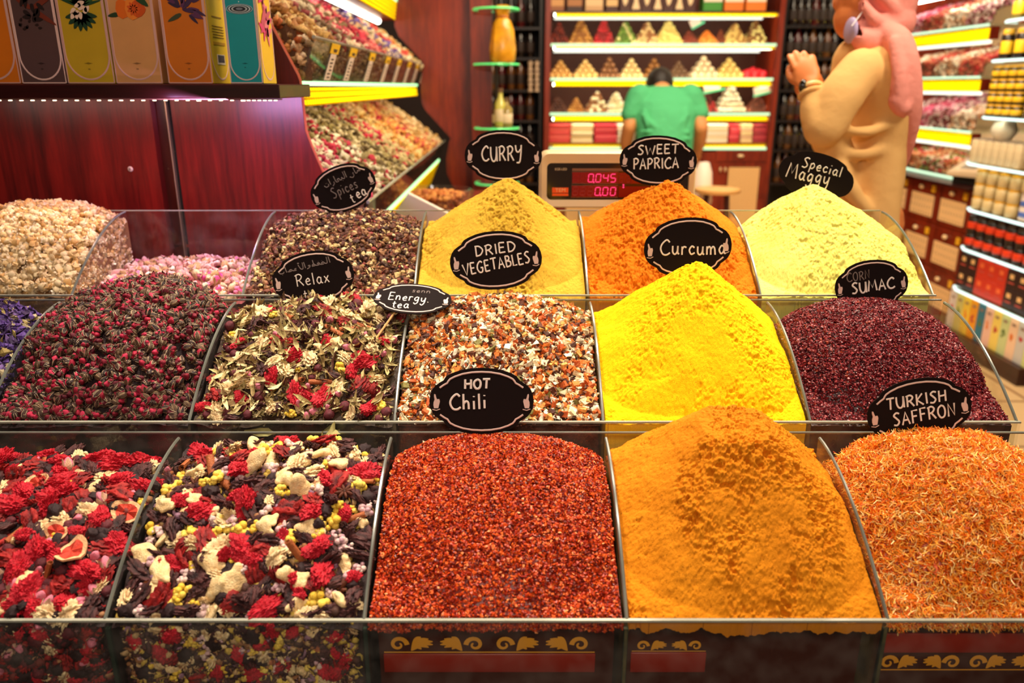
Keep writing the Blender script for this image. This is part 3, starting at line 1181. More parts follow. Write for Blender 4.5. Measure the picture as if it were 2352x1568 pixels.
def bud_cols(n, dark=True):
    if dark:
        a = lookup([lin(166, 22, 54), lin(126, 12, 38), lin(196, 44, 78), lin(90, 10, 30)], n, [4, 4, 2, 3])
        b = lookup([lin(70, 46, 36), lin(52, 32, 28), lin(90, 66, 46), lin(42, 22, 22)], n)
        c = lookup([lin(222, 196, 156), lin(190, 160, 120)], n)
    else:
        a = lookup([lin(232, 130, 170), lin(240, 190, 190), lin(214, 70, 140), lin(244, 220, 200)], n, [4, 3, 2, 2])
        b = lookup([lin(226, 190, 150), lin(196, 150, 100), lin(230, 160, 160)], n)
        c = lookup([lin(240, 214, 180)], n)
    return np.stack([a, b, c], 1)


def bud_meshes(dark, nm):
    out = []
    for mb, cls in BUDS:
        for q in range(2):
            c = bud_cols(1, dark)[0]
            m2 = MB()
            m2.v, m2.f, m2.m, m2.c = list(mb.v), list(mb.f), list(mb.m), []
            colored(m2, cls, c)
            out.append(m2.mesh(nm, M_GRAIN))
    return out


h = Heap(1, 1, -0.004, -0.030, 0.088, 0.66, 0.70, e=0.8, dome=True, lump=0.006, seed=33, p=2.4)
HEAP_ROSE = h
split_heap(h, 2300, 300, (0.0070, 0.0094), BUD_T, lambda n: bud_cols(n, True), bud_meshes(True, 'dark_rosebud'),
           'dried_rosebud', 'small dark red dried rosebud with brown sepals in the middle row heap', 'dried rosebud', 'dark red rosebuds in the middle row heap',
           'rosebud_heap', 'rest of the dark red rosebud mound in the middle row', lin(36, 12, 16))
h = Heap(2, 1, -0.016, -0.104, 0.014, 0.55, 0.5, dome=True, lump=0.006, seed=35)
split_heap(h, 420, 260, (0.0085, 0.0120), BUD_T, lambda n: bud_cols(n, False), bud_meshes(False, 'pink_rosebud'),
           'pink_rosebud', 'pale pink dried rosebud lying in the half empty rear bin', 'dried rosebud', 'pink rosebuds in the half empty rear bin',
           'pink_rosebud_bed', 'bed of pale pink rosebuds at the bottom of the half empty rear bin', lin(150, 70, 70), near=lambda P: -P[:, 2] * 0 - P[:, 1])

CHAM = [cham_mb(60 + k) for k in range(4)]
CHAM_T = [mb_tri(mb, cls) for mb, cls in CHAM]


def cham_cols(n):
    return np.stack([lookup([lin(232, 196, 136), lin(216, 168, 100), lin(240, 214, 166)], n), lookup([lin(248, 234, 206), lin(238, 216, 180), lin(222, 190, 144)], n)], 1)


cham_meshes = []
for mb, cls in CHAM:
    for q in range(2):
        m2 = MB()
        m2.v, m2.f, m2.m = list(mb.v), list(mb.f), list(mb.m)
        colored(m2, cls, cham_cols(1)[0])
        cham_meshes.append(m2.mesh('chamomile_flower', M_GRAIN))
h = Heap(2, 0, -0.003, -0.014, 0.036, 0.55, 0.70, e=0.8, dome=True, lump=0.005, seed=37)
h.x0 = COLX[0] + 0.004
split_heap(h, 1700, 300, (0.0080, 0.0112), CHAM_T, cham_cols, cham_meshes,
           'chamomile_flower', 'cream dried chamomile head in the heap at the left end of the rear row', 'dried flower', 'chamomile heads in the rear left heap',
           'chamomile_heap', 'rest of the cream chamomile heap in the rear left bin', lin(150, 104, 60), near=lambda P: -P[:, 0] * 0 + P[:, 1] + np.where(P[:, 0] < -0.93, 1, 0), nside=420)

# ================================================================== mixed teas with large pieces
def lump_mesh(name, cols, sub, freq, amp, sq, seed, fine=None):
    V = wob(sub[0], seed, freq, amp)
    if fine:
        V = wob(V, seed + 1, fine[0], fine[1])
    V = V * np.array(sq)
    n = vnoise(V[:, 0] * 4 + 9 + seed, V[:, 1] * 4 + V[:, 2] * 3 + 9)[:, None]
    C = np.array(cols[0]) * (1 - n) + np.array(cols[1]) * n
    mb = MB()
    mb.add(V.tolist(), sub[1].tolist())
    mb.c = [tuple(c) for c in C]
    return mb


ICO4 = ico(4)
PIECES = {}


def reg(key, mbs):
    PIECES[key] = ([mb.mesh(key, M_PIECE) for mb in mbs], [(np.array(mb.v), mb_tri(mb, None)[1], np.array(mb.c)) for mb in mbs])


ICO5 = ico(5)


def crumple(col1, col2, seed, sub=ICO4, sq=(1.2, 0.8, 0.45), amp=0.34, freq=2.6, fine=0.10):
    """crumpled dried petal mass: sharp creases and lobes"""
    r = np.random.default_rng(seed)
    V = np.array(sub[0], float)
    s = np.zeros(len(V))
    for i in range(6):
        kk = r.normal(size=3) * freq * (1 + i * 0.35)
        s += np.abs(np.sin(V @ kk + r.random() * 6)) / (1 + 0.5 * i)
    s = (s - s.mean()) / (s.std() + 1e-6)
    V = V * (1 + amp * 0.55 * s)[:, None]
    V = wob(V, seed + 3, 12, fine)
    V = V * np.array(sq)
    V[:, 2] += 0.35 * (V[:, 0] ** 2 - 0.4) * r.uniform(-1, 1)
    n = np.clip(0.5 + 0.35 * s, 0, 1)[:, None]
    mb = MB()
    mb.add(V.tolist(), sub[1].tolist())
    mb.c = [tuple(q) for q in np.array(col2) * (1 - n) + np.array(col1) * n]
    return mb


def fuzzy(seed):
    V = wob(wob(ICO5[0], seed, 2.0, 0.17), seed + 1, 7, 0.10)
    V = wob(V, seed + 2, 22, 0.11) * np.array([1.25, 0.80, 0.70])
    n = vnoise(V[:, 0] * 9 + 9 + seed, V[:, 1] * 9 + V[:, 2] * 7 + 9)[:, None]
    mb = MB()
    mb.add(V.tolist(), ICO5[1].tolist())
    mb.c = [tuple(q) for q in np.array(lin(206, 22, 46)) * (1 - n) + np.array(lin(160, 8, 26)) * n]
    return mb


reg('cockscomb_flower', [fuzzy(200 + k) for k in range(5)])
reg('raisin', [lump_mesh('r', (lin(50, 22, 24), lin(30, 10, 14)), ICO3, 1.6, 0.15, (1.1, 0.85, 0.75), 220 + k, (8, 0.12)) for k in range(3)])
reg('dried_berry', [lump_mesh('b', (lin(108, 36, 44), lin(70, 24, 32)), ICO3, 1.2, 0.08, (1, 0.95, 0.9), 230 + k, (6, 0.06)) for k in range(3)])


def ginger(seed):
    r = np.random.default_rng(seed)
    V = ICO4[0].copy()
    d = np.ones(len(V)) * 0.62
    for k in range(7):
        a = r.normal(size=3)
        a[2] *= 0.4
        a /= np.linalg.norm(a)
        d += r.uniform(0.20, 0.60) * np.exp(-(1 - V @ a) / r.uniform(0.10, 0.22))
    V = V * d[:, None] * np.array([1, 0.85, 0.55])
    V = wob(V, seed, 6, 0.05)
    n = vnoise(V[:, 0] * 5 + 9, V[:, 1] * 5 + V[:, 2] * 4 + 9)[:, None]
    mb = MB()
    mb.add(V.tolist(), ICO4[1].tolist())
    mb.c = [tuple(c) for c in np.array(lin(248, 222, 168)) * (1 - n) + np.array(lin(226, 184, 122)) * n]
    return mb


reg('ginger_root', [ginger(240 + k) for k in range(5)])


def cluster(seed, c1, c2, n=16):
    r = np.random.default_rng(seed)
    mb = MB()
    for k in range(n):
        a = r.normal(size=3)
        a /= np.linalg.norm(a)
        p = a * np.array([1, 0.8, 0.5]) * r.uniform(0.4, 0.8)
        q = r.random()
        col = tuple(np.array(c1) * q + np.array(c2) * (1 - q))
        mb.ball(tuple(p), r.uniform(0.22, 0.36), 8, 6, col=col)
    return mb


reg('immortelle_cluster', [cluster(250 + k, lin(250, 220, 100), lin(230, 190, 60)) for k in range(4)])
reg('pale_flower_cluster', [cluster(260 + k, lin(232, 206, 190), lin(196, 150, 160), 14) for k in range(3)])


def cinnamon(seed):
    mb = MB()
    r = np.random.default_rng(seed)
    L = 1.25
    sec = []
    for a in np.linspace(0, 3.3 * PI, 26):
        rr = 0.30 - 0.017 * a
        sec.append((rr * math.cos(a), rr * math.sin(a)))
    n = len(sec)
    V = [(-L, p[0], p[1]) for p in sec] + [(L, p[0] * 1.08, p[1] * 0.95) for p in sec]
    V += [(x, y * 0.88, z * 0.88) for x, y, z in V]
    Fs = [(i, i + 1, n + i + 1, n + i) for i in range(n - 1)] + [(2 * n + i, 3 * n + i, 3 * n + i + 1, 2 * n + i + 1) for i in range(n - 1)]
    for o in (0, n):
        Fs += [(o + i, 2 * n + o + i, 2 * n + o + i + 1, o + i + 1) for i in range(n - 1)]
    mb.add(V, Fs, col=lin(168, 92, 48))
    return mb


reg('cinnamon_stick', [cinnamon(270)])


def slice_mb(seed):
    mb = MB()
    r = np.random.default_rng(seed)
    n = 18
    for (r0, r1, z, col) in ((0.0, 0.72, 0.05, lin(196, 60, 40)), (0.72, 1.0, 0.02, lin(226, 180, 130))):
        V, Fs = [], []
        for k in range(n):
            a = 2 * PI * k / n
            for rr in (r0, r1):
                for dz in (0.07, -0.07):
                    V.append((rr * math.cos(a), rr * 0.8 * math.sin(a), z + dz + 0.45 * (rr * math.cos(a)) ** 2 + 0.08 * math.sin(5 * a)))
        for k in range(n):
            a, b = k * 4, ((k + 1) % n) * 4
            Fs += [(a, a + 2, b + 2, b), (a + 1, b + 1, b + 3, a + 3), (a + 2, a + 3, b + 3, b + 2)]
        mb.add(V, Fs, col=col)
    return mb


reg('fig_slice', [slice_mb(280 + k) for k in range(2)])


def petal_mb(seed, col, col2):
    r = np.random.default_rng(seed)
    mb = MB()
    for k in range(r.integers(3, 6)):
        a = r.uniform(0, 6.28)
        V, Fs = [], []
        c = r.uniform(0.2, 0.9)
        for i in range(5):
            t = i / 4
            wd = 0.42 * math.sin(PI * (0.15 + 0.75 * t))
            for s in (-1, 0, 1):
                x, y, z = t, s * wd, c * t * t + 0.2 * abs(s) * (1 if k % 2 else -0.4)
                V.append((x * math.cos(a) - y * math.sin(a), x * math.sin(a) + y * math.cos(a), z))
        V2 = [(x, y, z - 0.05) for x, y, z in V]
        for i in range(4):
            for s in range(2):
                q = i * 3 + s
                Fs += [(q, q + 1, q + 4, q + 3), (15 + q, 15 + q + 3, 15 + q + 4, 15 + q + 1)]
        mb.add(V + V2, Fs, col=col if k % 2 else col2)
    return mb


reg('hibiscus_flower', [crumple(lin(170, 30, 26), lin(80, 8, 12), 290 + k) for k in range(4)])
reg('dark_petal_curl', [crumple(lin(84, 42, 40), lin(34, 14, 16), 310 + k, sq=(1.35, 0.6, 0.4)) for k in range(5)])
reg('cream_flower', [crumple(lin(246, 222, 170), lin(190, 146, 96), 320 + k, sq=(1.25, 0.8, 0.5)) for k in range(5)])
reg('tea_rosebud', [])
pm = []
for mb, cls in BUDS[:3]:
    m2 = MB()
    m2.v, m2.f, m2.m = list(mb.v), list(mb.f), list(mb.m)
    colored(m2, cls, [lin(214, 120, 140), lin(206, 160, 130), lin(230, 200, 170)])
    pm.append(m2)
reg('tea_rosebud', pm)


def star_mb():
    mb = MB()
    for k in range(8):
        a = 2 * PI * k / 8
        M = Matrix.Rotation(a, 4, 'Z')
        mb.ball((0.55, 0, 0), (0.48, 0.15, 0.2), 8, 6, M=M, col=lin(92, 44, 26))
    mb.ball((0, 0, 0), 0.16, col=lin(70, 34, 20))
    return mb


reg('star_anise', [star_mb()])


def stuff_pieces(g, key, P, R, s):
    """loose pieces of a kind merged into the bed mesh"""
    var = PIECES[key][1]
    wh = rng.integers(0, len(var), len(P))
    for i in range(len(P)):
        V, T, C = var[wh[i]]
        g.raw((V * s[i]) @ R[i].T + P[i], T, C)


def mixed(h, recipe, fine, bed, name, label, where, front=0, nfine=2600, fsize=(0.003, 0.008), depth=0.13, ftmpl=None, over=0):
    """recipe: (key, count, radius range, label, category). Pieces lie on the bed without sitting in each other."""
    g = Grains()
    h.bed(g, bed, 50)
    P, nr = h.sample(nfine, 0.02)
    s = rng.uniform(fsize[0], fsize[1], nfine)
    P = P + nr * (s * rng.uniform(-0.5, 0.5, nfine))[:, None]
    P[:, 0] = np.clip(P[:, 0], h.x0 + s, h.x1 - s)
    P[:, 1] = np.clip(P[:, 1], h.y0 + s, h.y1 - s)
    FT = ftmpl or (LEAF + FL + BLOB[:2])
    g.put(FT, P, rot_frames(nfine, nr, 0.8), s, lookup(fine[0], nfine, fine[1]))
    if over:        # loose curls lying over the larger pieces
        P, nr = h.sample(over, 0.04)
        s = rng.uniform(fsize[0] * 1.2, fsize[1] * 1.15, over)
        P = P + nr * rng.uniform(0.005, 0.013, over)[:, None]
        P[:, 0] = np.clip(P[:, 0], h.x0 + s, h.x1 - s)
        P[:, 1] = np.clip(P[:, 1], h.y0 + s, h.y1 - s)
        g.put(FT, P, rot_frames(over, nr, 0.5), s, lookup(fine[0][:3], over))
    if front:
        n = nfine
        s = rng.uniform(fsize[0], fsize[1] * 1.1, n)
        Pf = np.stack([rng.uniform(h.x0 + 0.008, h.x1 - 0.008, n), h.y0 + s * 0.8 + rng.uniform(0, 0.006, n), h.r['zf'] - 0.008 - rng.random(n) * depth], 1)
        g.put(LEAF + FL + BLOB[:2], Pf, rot_frames(n, np.tile([0, -1.0, 0], (n, 1)), 0.8), s, lookup(fine[0], n, fine[1]))
        keys = [r_[0] for r_ in recipe if r_[0] not in ('fig_slice',)]
        wts = np.array([r_[1] for r_ in recipe if r_[0] not in ('fig_slice',)], float)
        n = front
        kk = rng.choice(len(keys), n, p=wts / wts.sum())
        for i in range(n):
            rr = rng.uniform(0.007, 0.013)
            p = np.array([[rng.uniform(h.x0 + 0.02, h.x1 - 0.02), h.y0 + rr * 0.75, h.r['zf'] - 0.014 - rng.random() * (depth - 0.02)]])
            stuff_pieces(g, keys[kk[i]], p, rot_frames(1, np.array([[0, -1.0, 0]]), 0.4), [rr])
    tag(g.build(name, M_GRAIN, smooth=True), label, 'tea heap', kind='stuff')
    done = []
    items = []
    for (key, cnt, rad, lab, cat) in recipe:
        items += [(key, rng.uniform(*rad), lab, cat) for _ in range(cnt)]
    items.sort(key=lambda q: -q[1])
    for (key, rr, lab, cat) in items:
        best, bd = None, -9
        for tr in range(14):
            u, t = rng.uniform(0.03, 0.97), rng.uniform(0.02, 0.96) ** 1.15
            P1, n1 = h.place(np.array([u]), np.array([t]))
            p = P1[0]
            mg = rr * 0.9
            if p[0] < h.x0 + mg or p[0] > h.x1 - mg or p[1] < h.y0 + mg or p[1] > h.y1 - mg:
                continue
            d = min([np.linalg.norm(p - q) - 0.72 * (rr + r2) for q, r2 in done] or [1])
            if d > bd:
                best, bd = (p, n1[0]), d
            if d > 0:
                break
        if best is None:
            continue
        p, n1 = best
        done.append((p, rr))
        R = rot_frames(1, n1[None], 0.35)[0]
        c = p + n1 * rr * (0.30 if bd > -0.004 else 0.55)
        mes = PIECES[key][0]
        o = bpy.data.objects.new(key, mes[int(rng.integers(len(mes)))])
        COL.objects.link(o)
        o.matrix_world = Matrix.Translation(c.tolist()) @ Matrix(R.tolist()).to_4x4() @ Matrix.Scale(float(rr), 4)
        tag(o, lab + ' ' + where, cat, '%s %s' % (key.replace('_', ' '), where))


h = Heap(0, 1, -0.006, -0.040, 0.022, 0.5, 0.6, dome=True, lump=0.014, seed=41)
h.x0 = COLX[1] + 0.004
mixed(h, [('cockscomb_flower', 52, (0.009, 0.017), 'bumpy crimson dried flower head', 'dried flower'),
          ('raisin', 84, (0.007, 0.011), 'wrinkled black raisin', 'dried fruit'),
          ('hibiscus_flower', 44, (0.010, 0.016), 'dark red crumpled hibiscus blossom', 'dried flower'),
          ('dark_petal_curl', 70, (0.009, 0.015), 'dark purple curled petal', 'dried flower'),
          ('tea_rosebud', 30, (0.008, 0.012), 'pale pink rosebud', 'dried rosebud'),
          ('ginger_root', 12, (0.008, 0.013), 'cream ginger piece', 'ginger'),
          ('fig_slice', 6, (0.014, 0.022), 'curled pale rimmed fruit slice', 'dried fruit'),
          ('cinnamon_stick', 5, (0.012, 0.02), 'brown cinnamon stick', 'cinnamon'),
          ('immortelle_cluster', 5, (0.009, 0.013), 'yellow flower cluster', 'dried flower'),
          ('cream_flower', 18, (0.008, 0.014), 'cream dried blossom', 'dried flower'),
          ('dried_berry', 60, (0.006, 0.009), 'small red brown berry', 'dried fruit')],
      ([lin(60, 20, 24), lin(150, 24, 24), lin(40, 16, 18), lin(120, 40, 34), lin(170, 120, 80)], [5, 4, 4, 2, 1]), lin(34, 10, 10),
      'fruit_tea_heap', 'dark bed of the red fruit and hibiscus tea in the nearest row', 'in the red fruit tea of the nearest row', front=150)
h = Heap(0, 2, -0.004, -0.026, 0.030, 0.55, 0.66, dome=True, lump=0.014, seed=43)
mixed(h, [('cockscomb_flower', 26, (0.008, 0.016), 'bumpy crimson dried flower head', 'dried flower'),
          ('ginger_root', 34, (0.010, 0.019), 'knobbly cream ginger root', 'ginger'),
          ('immortelle_cluster', 36, (0.008, 0.017), 'yellow flower cluster', 'dried flower'),
          ('pale_flower_cluster', 38, (0.008, 0.014), 'pale lilac flower cluster', 'dried flower'),
          ('dark_petal_curl', 84, (0.009, 0.015), 'dark purple curled petal', 'dried flower'),
          ('cream_flower', 36, (0.007, 0.013), 'cream dried blossom', 'dried flower'),
          ('cinnamon_stick', 12, (0.010, 0.018), 'brown cinnamon stick', 'cinnamon'),
          ('hibiscus_flower', 24, (0.009, 0.016), 'dark red crumpled hibiscus blossom', 'dried flower'),
          ('raisin', 24, (0.007, 0.010), 'wrinkled black raisin', 'dried fruit'),
          ('star_anise', 6, (0.011, 0.015), 'brown star anise', 'star anise')],
      ([lin(60, 28, 34), lin(196, 160, 110), lin(150, 100, 60), lin(214, 180, 80), lin(80, 50, 40), lin(150, 110, 130)], [5, 3, 3, 2, 4, 1.5]), lin(40, 18, 16),
      'flower_tea_heap', 'dark bed of the ginger and yellow flower tea in the nearest row', 'in the yellow flower tea of the nearest row', front=170)
LONGLEAF = t_leaves(8, 7, 0.20)
h = Heap(1, 2, -0.004, -0.016, 0.034, 0.5, 0.70, dome=True, lump=0.010, seed=45)
HEAP_RELAX = h
mixed(h, [('cockscomb_flower', 18, (0.009, 0.016), 'bumpy crimson dried flower head', 'dried flower'),
          ('dried_berry', 46, (0.006, 0.0095), 'dull red brown dried berry', 'dried fruit'),
          ('dark_petal_curl', 30, (0.008, 0.013), 'dark purple curled petal', 'dried flower'),
          ('tea_rosebud', 16, (0.007, 0.011), 'pale pink rosebud', 'dried rosebud'),
          ('cream_flower', 34, (0.008, 0.014), 'cream dried blossom', 'dried flower'),
          ('immortelle_cluster', 8, (0.008, 0.012), 'yellow flower cluster', 'dried flower'),
          ('cinnamon_stick', 8, (0.010, 0.016), 'brown cinnamon stick', 'cinnamon'),
          ('hibiscus_flower', 10, (0.009, 0.014), 'dark red crumpled hibiscus blossom', 'dried flower'),
          ('ginger_root', 9, (0.008, 0.013), 'cream ginger piece', 'ginger')],
      ([lin(196, 176, 116), lin(156, 130, 78), lin(226, 206, 150), lin(116, 84, 54), lin(140, 124, 74), lin(90, 50, 36)], [4, 4, 4, 4, 3, 4]), lin(60, 40, 24),
      'leaf_tea_heap', 'bed of curled green herb leaves in the middle row tea', 'in the green leaf tea of the middle row', nfine=2400, fsize=(0.006, 0.015), ftmpl=LONGLEAF, over=240)

# a few dried green leaves that droop over the front pane of the leaf tea bin
for (px, py, Y, rz, sc) in ((770, 985, 1.028, 1.9, 0.030), (745, 1000, 1.024, 1.3, 0.026), (600, 992, 1.03, 0.4, 0.022)):
    mb = MB()
    V, T, _c = t_leaves(1, 8, 0.26)[0]
    mb.add(V.tolist(), T.tolist(), col=lin(176, 166, 104))
    p = at(px, py, Y)
    tag(mb.build('dried_leaf', M_GRAIN, loc=p, rot=(1.2, 0.3, rz)), 'curled grey green leaf drooping over the front pane of the leaf tea', 'dried leaf', 'leaves drooping over the leaf tea pane').scale = (sc, sc, sc)

# ================================================================== handwriting
A_ = {
    'C': (0.80, [('s', [(.76, .84), (.52, 1), (.16, .74), (.04, .40), (.22, .06), (.52, 0), (.80, .14)])]),
    'U': (0.74, [('s', [(.04, 1), (.04, .40), (.20, .04), (.46, .03), (.62, .35), (.68, 1)]), ('l', [(.68, 1), (.70, 0)])]),
    'R': (0.74, [('l', [(.10, 0), (.12, 1)]), ('s', [(.0, .90), (.38, 1.0), (.62, .80), (.44, .54), (.14, .46)]), ('l', [(.32, .50), (.70, 0)])]),
    'Y': (0.72, [('s', [(.04, 1), (.10, .62), (.34, .52), (.60, .72)]), ('s', [(.66, 1), (.60, .45), (.44, -.16), (.10, -.20)])]),
    'S': (0.66, [('s', [(.62, .92), (.36, 1), (.12, .80), (.34, .55), (.54, .28), (.34, .02), (.02, .06)])]),
    'W': (1.00, [('l', [(.0, 1), (.22, .02), (.48, .72), (.72, .02), (.98, 1)])]),
    'E': (0.62, [('l', [(.06, 1), (.04, 0)]), ('l', [(.06, 1), (.56, .98)]), ('l', [(.06, .52), (.48, .52)]), ('l', [(.04, 0), (.58, .03)])]),
    'T': (0.72, [('l', [(.0, .98), (.72, 1)]), ('l', [(.38, 1), (.32, 0)])]),
    'P': (0.64, [('l', [(.08, 0), (.10, 1)]), ('s', [(.02, .92), (.36, 1.0), (.60, .78), (.42, .50), (.12, .44)])]),
    'A': (0.72, [('l', [(.0, 0), (.36, 1), (.68, 0)]), ('l', [(.12, .36), (.60, .36)])]),
    'I': (0.22, [('l', [(.10, 1), (.12, 0)])]),
    'D': (0.76, [('l', [(.10, 1), (.10, 0)]), ('s', [(.02, .98), (.42, .94), (.72, .55), (.48, .10), (.06, 0)])]),
    'V': (0.74, [('l', [(.0, 1), (.34, 0), (.74, 1.05)])]),
    'G': (0.78, [('s', [(.72, .86), (.48, 1), (.14, .74), (.04, .36), (.26, .03), (.58, .06), (.70, .40)]), ('l', [(.44, .42), (.74, .42)])]),
    'B': (0.66, [('l', [(.08, 1), (.08, 0)]), ('s', [(.06, .98), (.44, .92), (.46, .64), (.12, .54)]), ('s', [(.12, .54), (.58, .42), (.54, .08), (.06, 0)])]),
    'L': (0.56, [('l', [(.08, 1), (.06, .02), (.54, .04)])]),
    'H': (0.72, [('l', [(.06, 1), (.04, 0)]), ('l', [(.64, 1), (.62, 0)]), ('l', [(.04, .50), (.64, .54)])]),
    'O': (0.76, [('s', [(.40, 1), (.10, .78), (.04, .38), (.26, .02), (.58, .10), (.70, .52), (.60, .88), (.36, 1)])]),
    'M': (0.94, [('l', [(.0, 0), (.16, 1), (.44, .30), (.74, 1), (.88, 0)])]),
    'N': (0.76, [('l', [(.04, 0), (.10, 1), (.60, .04), (.68, 1)])]),
    'F': (0.60, [('l', [(.08, 0), (.10, 1), (.60, 1)]), ('l', [(.10, .54), (.50, .54)])]),
    'K': (0.70, [('l', [(.08, 1), (.06, 0)]), ('l', [(.60, 1), (.10, .46), (.66, 0)])]),
    'h': (0.54, [('l', [(.06, 1), (.04, 0)]), ('s', [(.05, .34), (.24, .52), (.40, .40), (.42, 0)])]),
    'i': (0.22, [('l', [(.10, .54), (.10, 0)]), ('l', [(.11, .80), (.12, .86)])]),
    'l': (0.22, [('l', [(.10, 1), (.10, 0)])]),
    'u': (0.58, [('s', [(.04, .56), (.06, .14), (.24, 0), (.42, .18), (.46, .56)]), ('s', [(.46, .56), (.46, .10), (.58, .02)])]),
    'r': (0.42, [('l', [(.06, .56), (.06, 0)]), ('s', [(.06, .36), (.20, .54), (.40, .50)])]),
    'c': (0.52, [('s', [(.46, .46), (.26, .56), (.06, .30), (.22, .02), (.50, .12)])]),
    'm': (0.82, [('l', [(.04, .56), (.05, 0)]), ('s', [(.05, .36), (.20, .54), (.34, .42), (.36, 0)]), ('s', [(.36, .36), (.52, .54), (.66, .42), (.72, 0)])]),
    'a': (0.58, [('s', [(.44, .46), (.24, .56), (.05, .28), (.20, .02), (.40, .16), (.46, .50)]), ('s', [(.46, .54), (.45, .10), (.58, .02)])]),
    'p': (0.54, [('l', [(.08, .56), (.04, -.36)]), ('s', [(.07, .40), (.28, .58), (.46, .34), (.28, .06), (.07, .12)])]),
    'e': (0.52, [('s', [(.06, .28), (.42, .34), (.30, .56), (.06, .34), (.18, .03), (.48, .08)])]),
    'g': (0.56, [('s', [(.44, .46), (.24, .56), (.05, .30), (.20, .06), (.42, .26), (.45, .52)]), ('s', [(.45, .54), (.42, -.14), (.20, -.38), (.02, -.22)])]),
    'y': (0.54, [('s', [(.04, .56), (.08, .18), (.26, .10), (.42, .30)]), ('s', [(.46, .58), (.42, -.10), (.22, -.40), (.02, -.26)])]),
    'n': (0.56, [('l', [(.05, .56), (.05, 0)]), ('s', [(.05, .34), (.24, .56), (.42, .40), (.44, 0)])]),
    't': (0.40, [('s', [(.18, .86), (.16, .14), (.36, .02)]), ('l', [(.0, .58), (.38, .60)])]),
    'x': (0.50, [('l', [(.04, .56), (.44, 0)]), ('l', [(.44, .58), (.02, 0)])]),
    's': (0.44, [('s', [(.40, .50), (.18, .56), (.10, .40), (.30, .24), (.30, .04), (.02, .04)])]),
    '.': (0.2, [('l', [(.08, 0), (.10, .05)])]),
}


def text_width(t, h):
    return sum((0.42 if ch == ' ' else A_[ch][0] + 0.17) for ch in t) * h


def write(mb, t, cx, cy, h, rot=0.0, r=0.0016, z=0.0, squeeze=1.0, col=None, arc=0.0, flat=0.35):
    """chalk strokes centred on (cx, cy); h = capital height"""
    wd = text_width(t, h) * squeeze
    x = -wd / 2
    ca, sa = math.cos(rot), math.sin(rot)
    for ch in t:
        if ch == ' ':
            x += 0.42 * h * squeeze
            continue
        adv, strokes = A_[ch]
        jy = random.uniform(-0.04, 0.04) * h
        for kind, pts in strokes:
            q = catmull([(p[0], p[1], 0) for p in pts], 5) if kind == 's' else [(p[0], p[1], 0) for p in pts]
            out = []
            for p in q:
                X, Y = x + p[0] * h * squeeze, (p[1] - 0.5) * h + jy
                Y += arc * X * X
                out.append((cx + X * ca - Y * sa, cy + X * sa + Y * ca, z))
            mb.tube(out, r, 6, col=col, flat=flat)
        x += (adv + 0.17) * h * squeeze


def strokes(mb, S_, cx, cy, w_, h_, rot, r, z, col=None):
    ca, sa = math.cos(rot), math.sin(rot)
    for kind, pts in S_:
        q = catmull([(p[0], p[1], 0) for p in pts], 5) if kind == 's' else [(p[0], p[1], 0) for p in pts]
        mb.tube([(cx + (p[0] - .5) * w_ * ca - (p[1] - .5) * h_ * sa, cy + (p[0] - .5) * w_ * sa + (p[1] - .5) * h_ * ca, z) for p in q], r, 5, col=col, flat=0.35)


AR_SPICE = [('s', [(1.0, .52), (.985, .38), (.965, .50), (.95, .38), (.93, .50), (.905, .36), (.86, .36), (.85, .9)]),
            ('s', [(.81, .50), (.79, .42), (.80, .28), (.75, .12), (.68, .26)]), ('l', [(.95, .68), (.955, .70)]), ('l', [(.93, .68), (.935, .70)]),
            ('l', [(.60, .36), (.61, .95)]), ('s', [(.56, .95), (.555, .42), (.51, .36), (.48, .52), (.465, .36), (.42, .38), (.40, .54), (.35, .50), (.38, .36), (.31, .37), (.30, .92)]),
            ('s', [(.25, .48), (.245, .30), (.19, .16)]), ('l', [(.15, .36), (.145, .9)]), ('s', [(.10, .50), (.09, .34), (.02, .30), (-.02, .48)]),
            ('l', [(.04, .60), (.045, .62)]), ('l', [(.07, .60), (.075, .62)]), ('l', [(.48, .22), (.485, .24)])]
AR_RELAX = [('l', [(1.0, .35), (.99, 1.0)]), ('s', [(.95, 1.0), (.945, .42), (.90, .36), (.86, .56), (.82, .44), (.87, .36), (.80, .36), (.77, .56), (.735, .52), (.77, .38), (.70, .38), (.66, .56), (.62, .46), (.68, .38), (.61, .37)]),
            ('l', [(.655, .5), (.65, 1.0)]), ('l', [(.84, .70), (.845, .72)]), ('l', [(.76, .70), (.765, .72)]), ('s', [(.56, .42), (.54, .54), (.575, .52), (.56, .34), (.50, .22)]),
            ('l', [(.47, .36), (.46, 1.0)]), ('s', [(.43, 1.0), (.42, .40), (.37, .37), (.33, .85)]), ('s', [(.36, .98), (.33, 1.02), (.34, .92)]), ('s', [(.28, .54), (.24, .50), (.27, .36), (.20, .38), (.16, .54), (.12, .44), (.17, .37), (.10, .37), (.09, .44)]),
            ('l', [(.06, .36), (.05, .95)]), ('s', [(.01, .48), (-.01, .34), (-.07, .34), (-.10, .50)]), ('l', [(-.04, .18), (-.035, .20)])]

# ---- plaque outline
Q = [(0.00, 1.00), (0.20, 0.985), (0.40, 0.93), (0.57, 0.835), (0.665, 0.755), (0.70, 0.69), (0.725, 0.62), (0.80, 0.555), (0.885, 0.46), (0.945, 0.34), (0.985, 0.18), (1.00, 0.0)]


def plaque(sx, sy, k=1.0):
    q = [(x * sx * k, y * sy * k) for x, y in Q]
    full = q[:-1] + [(x, -y) for x, y in q[::-1]][:-1] + [(-x, -y) for x, y in q[:-1]] + [(-x, y) for x, y in q[::-1]][:-1]
    return full


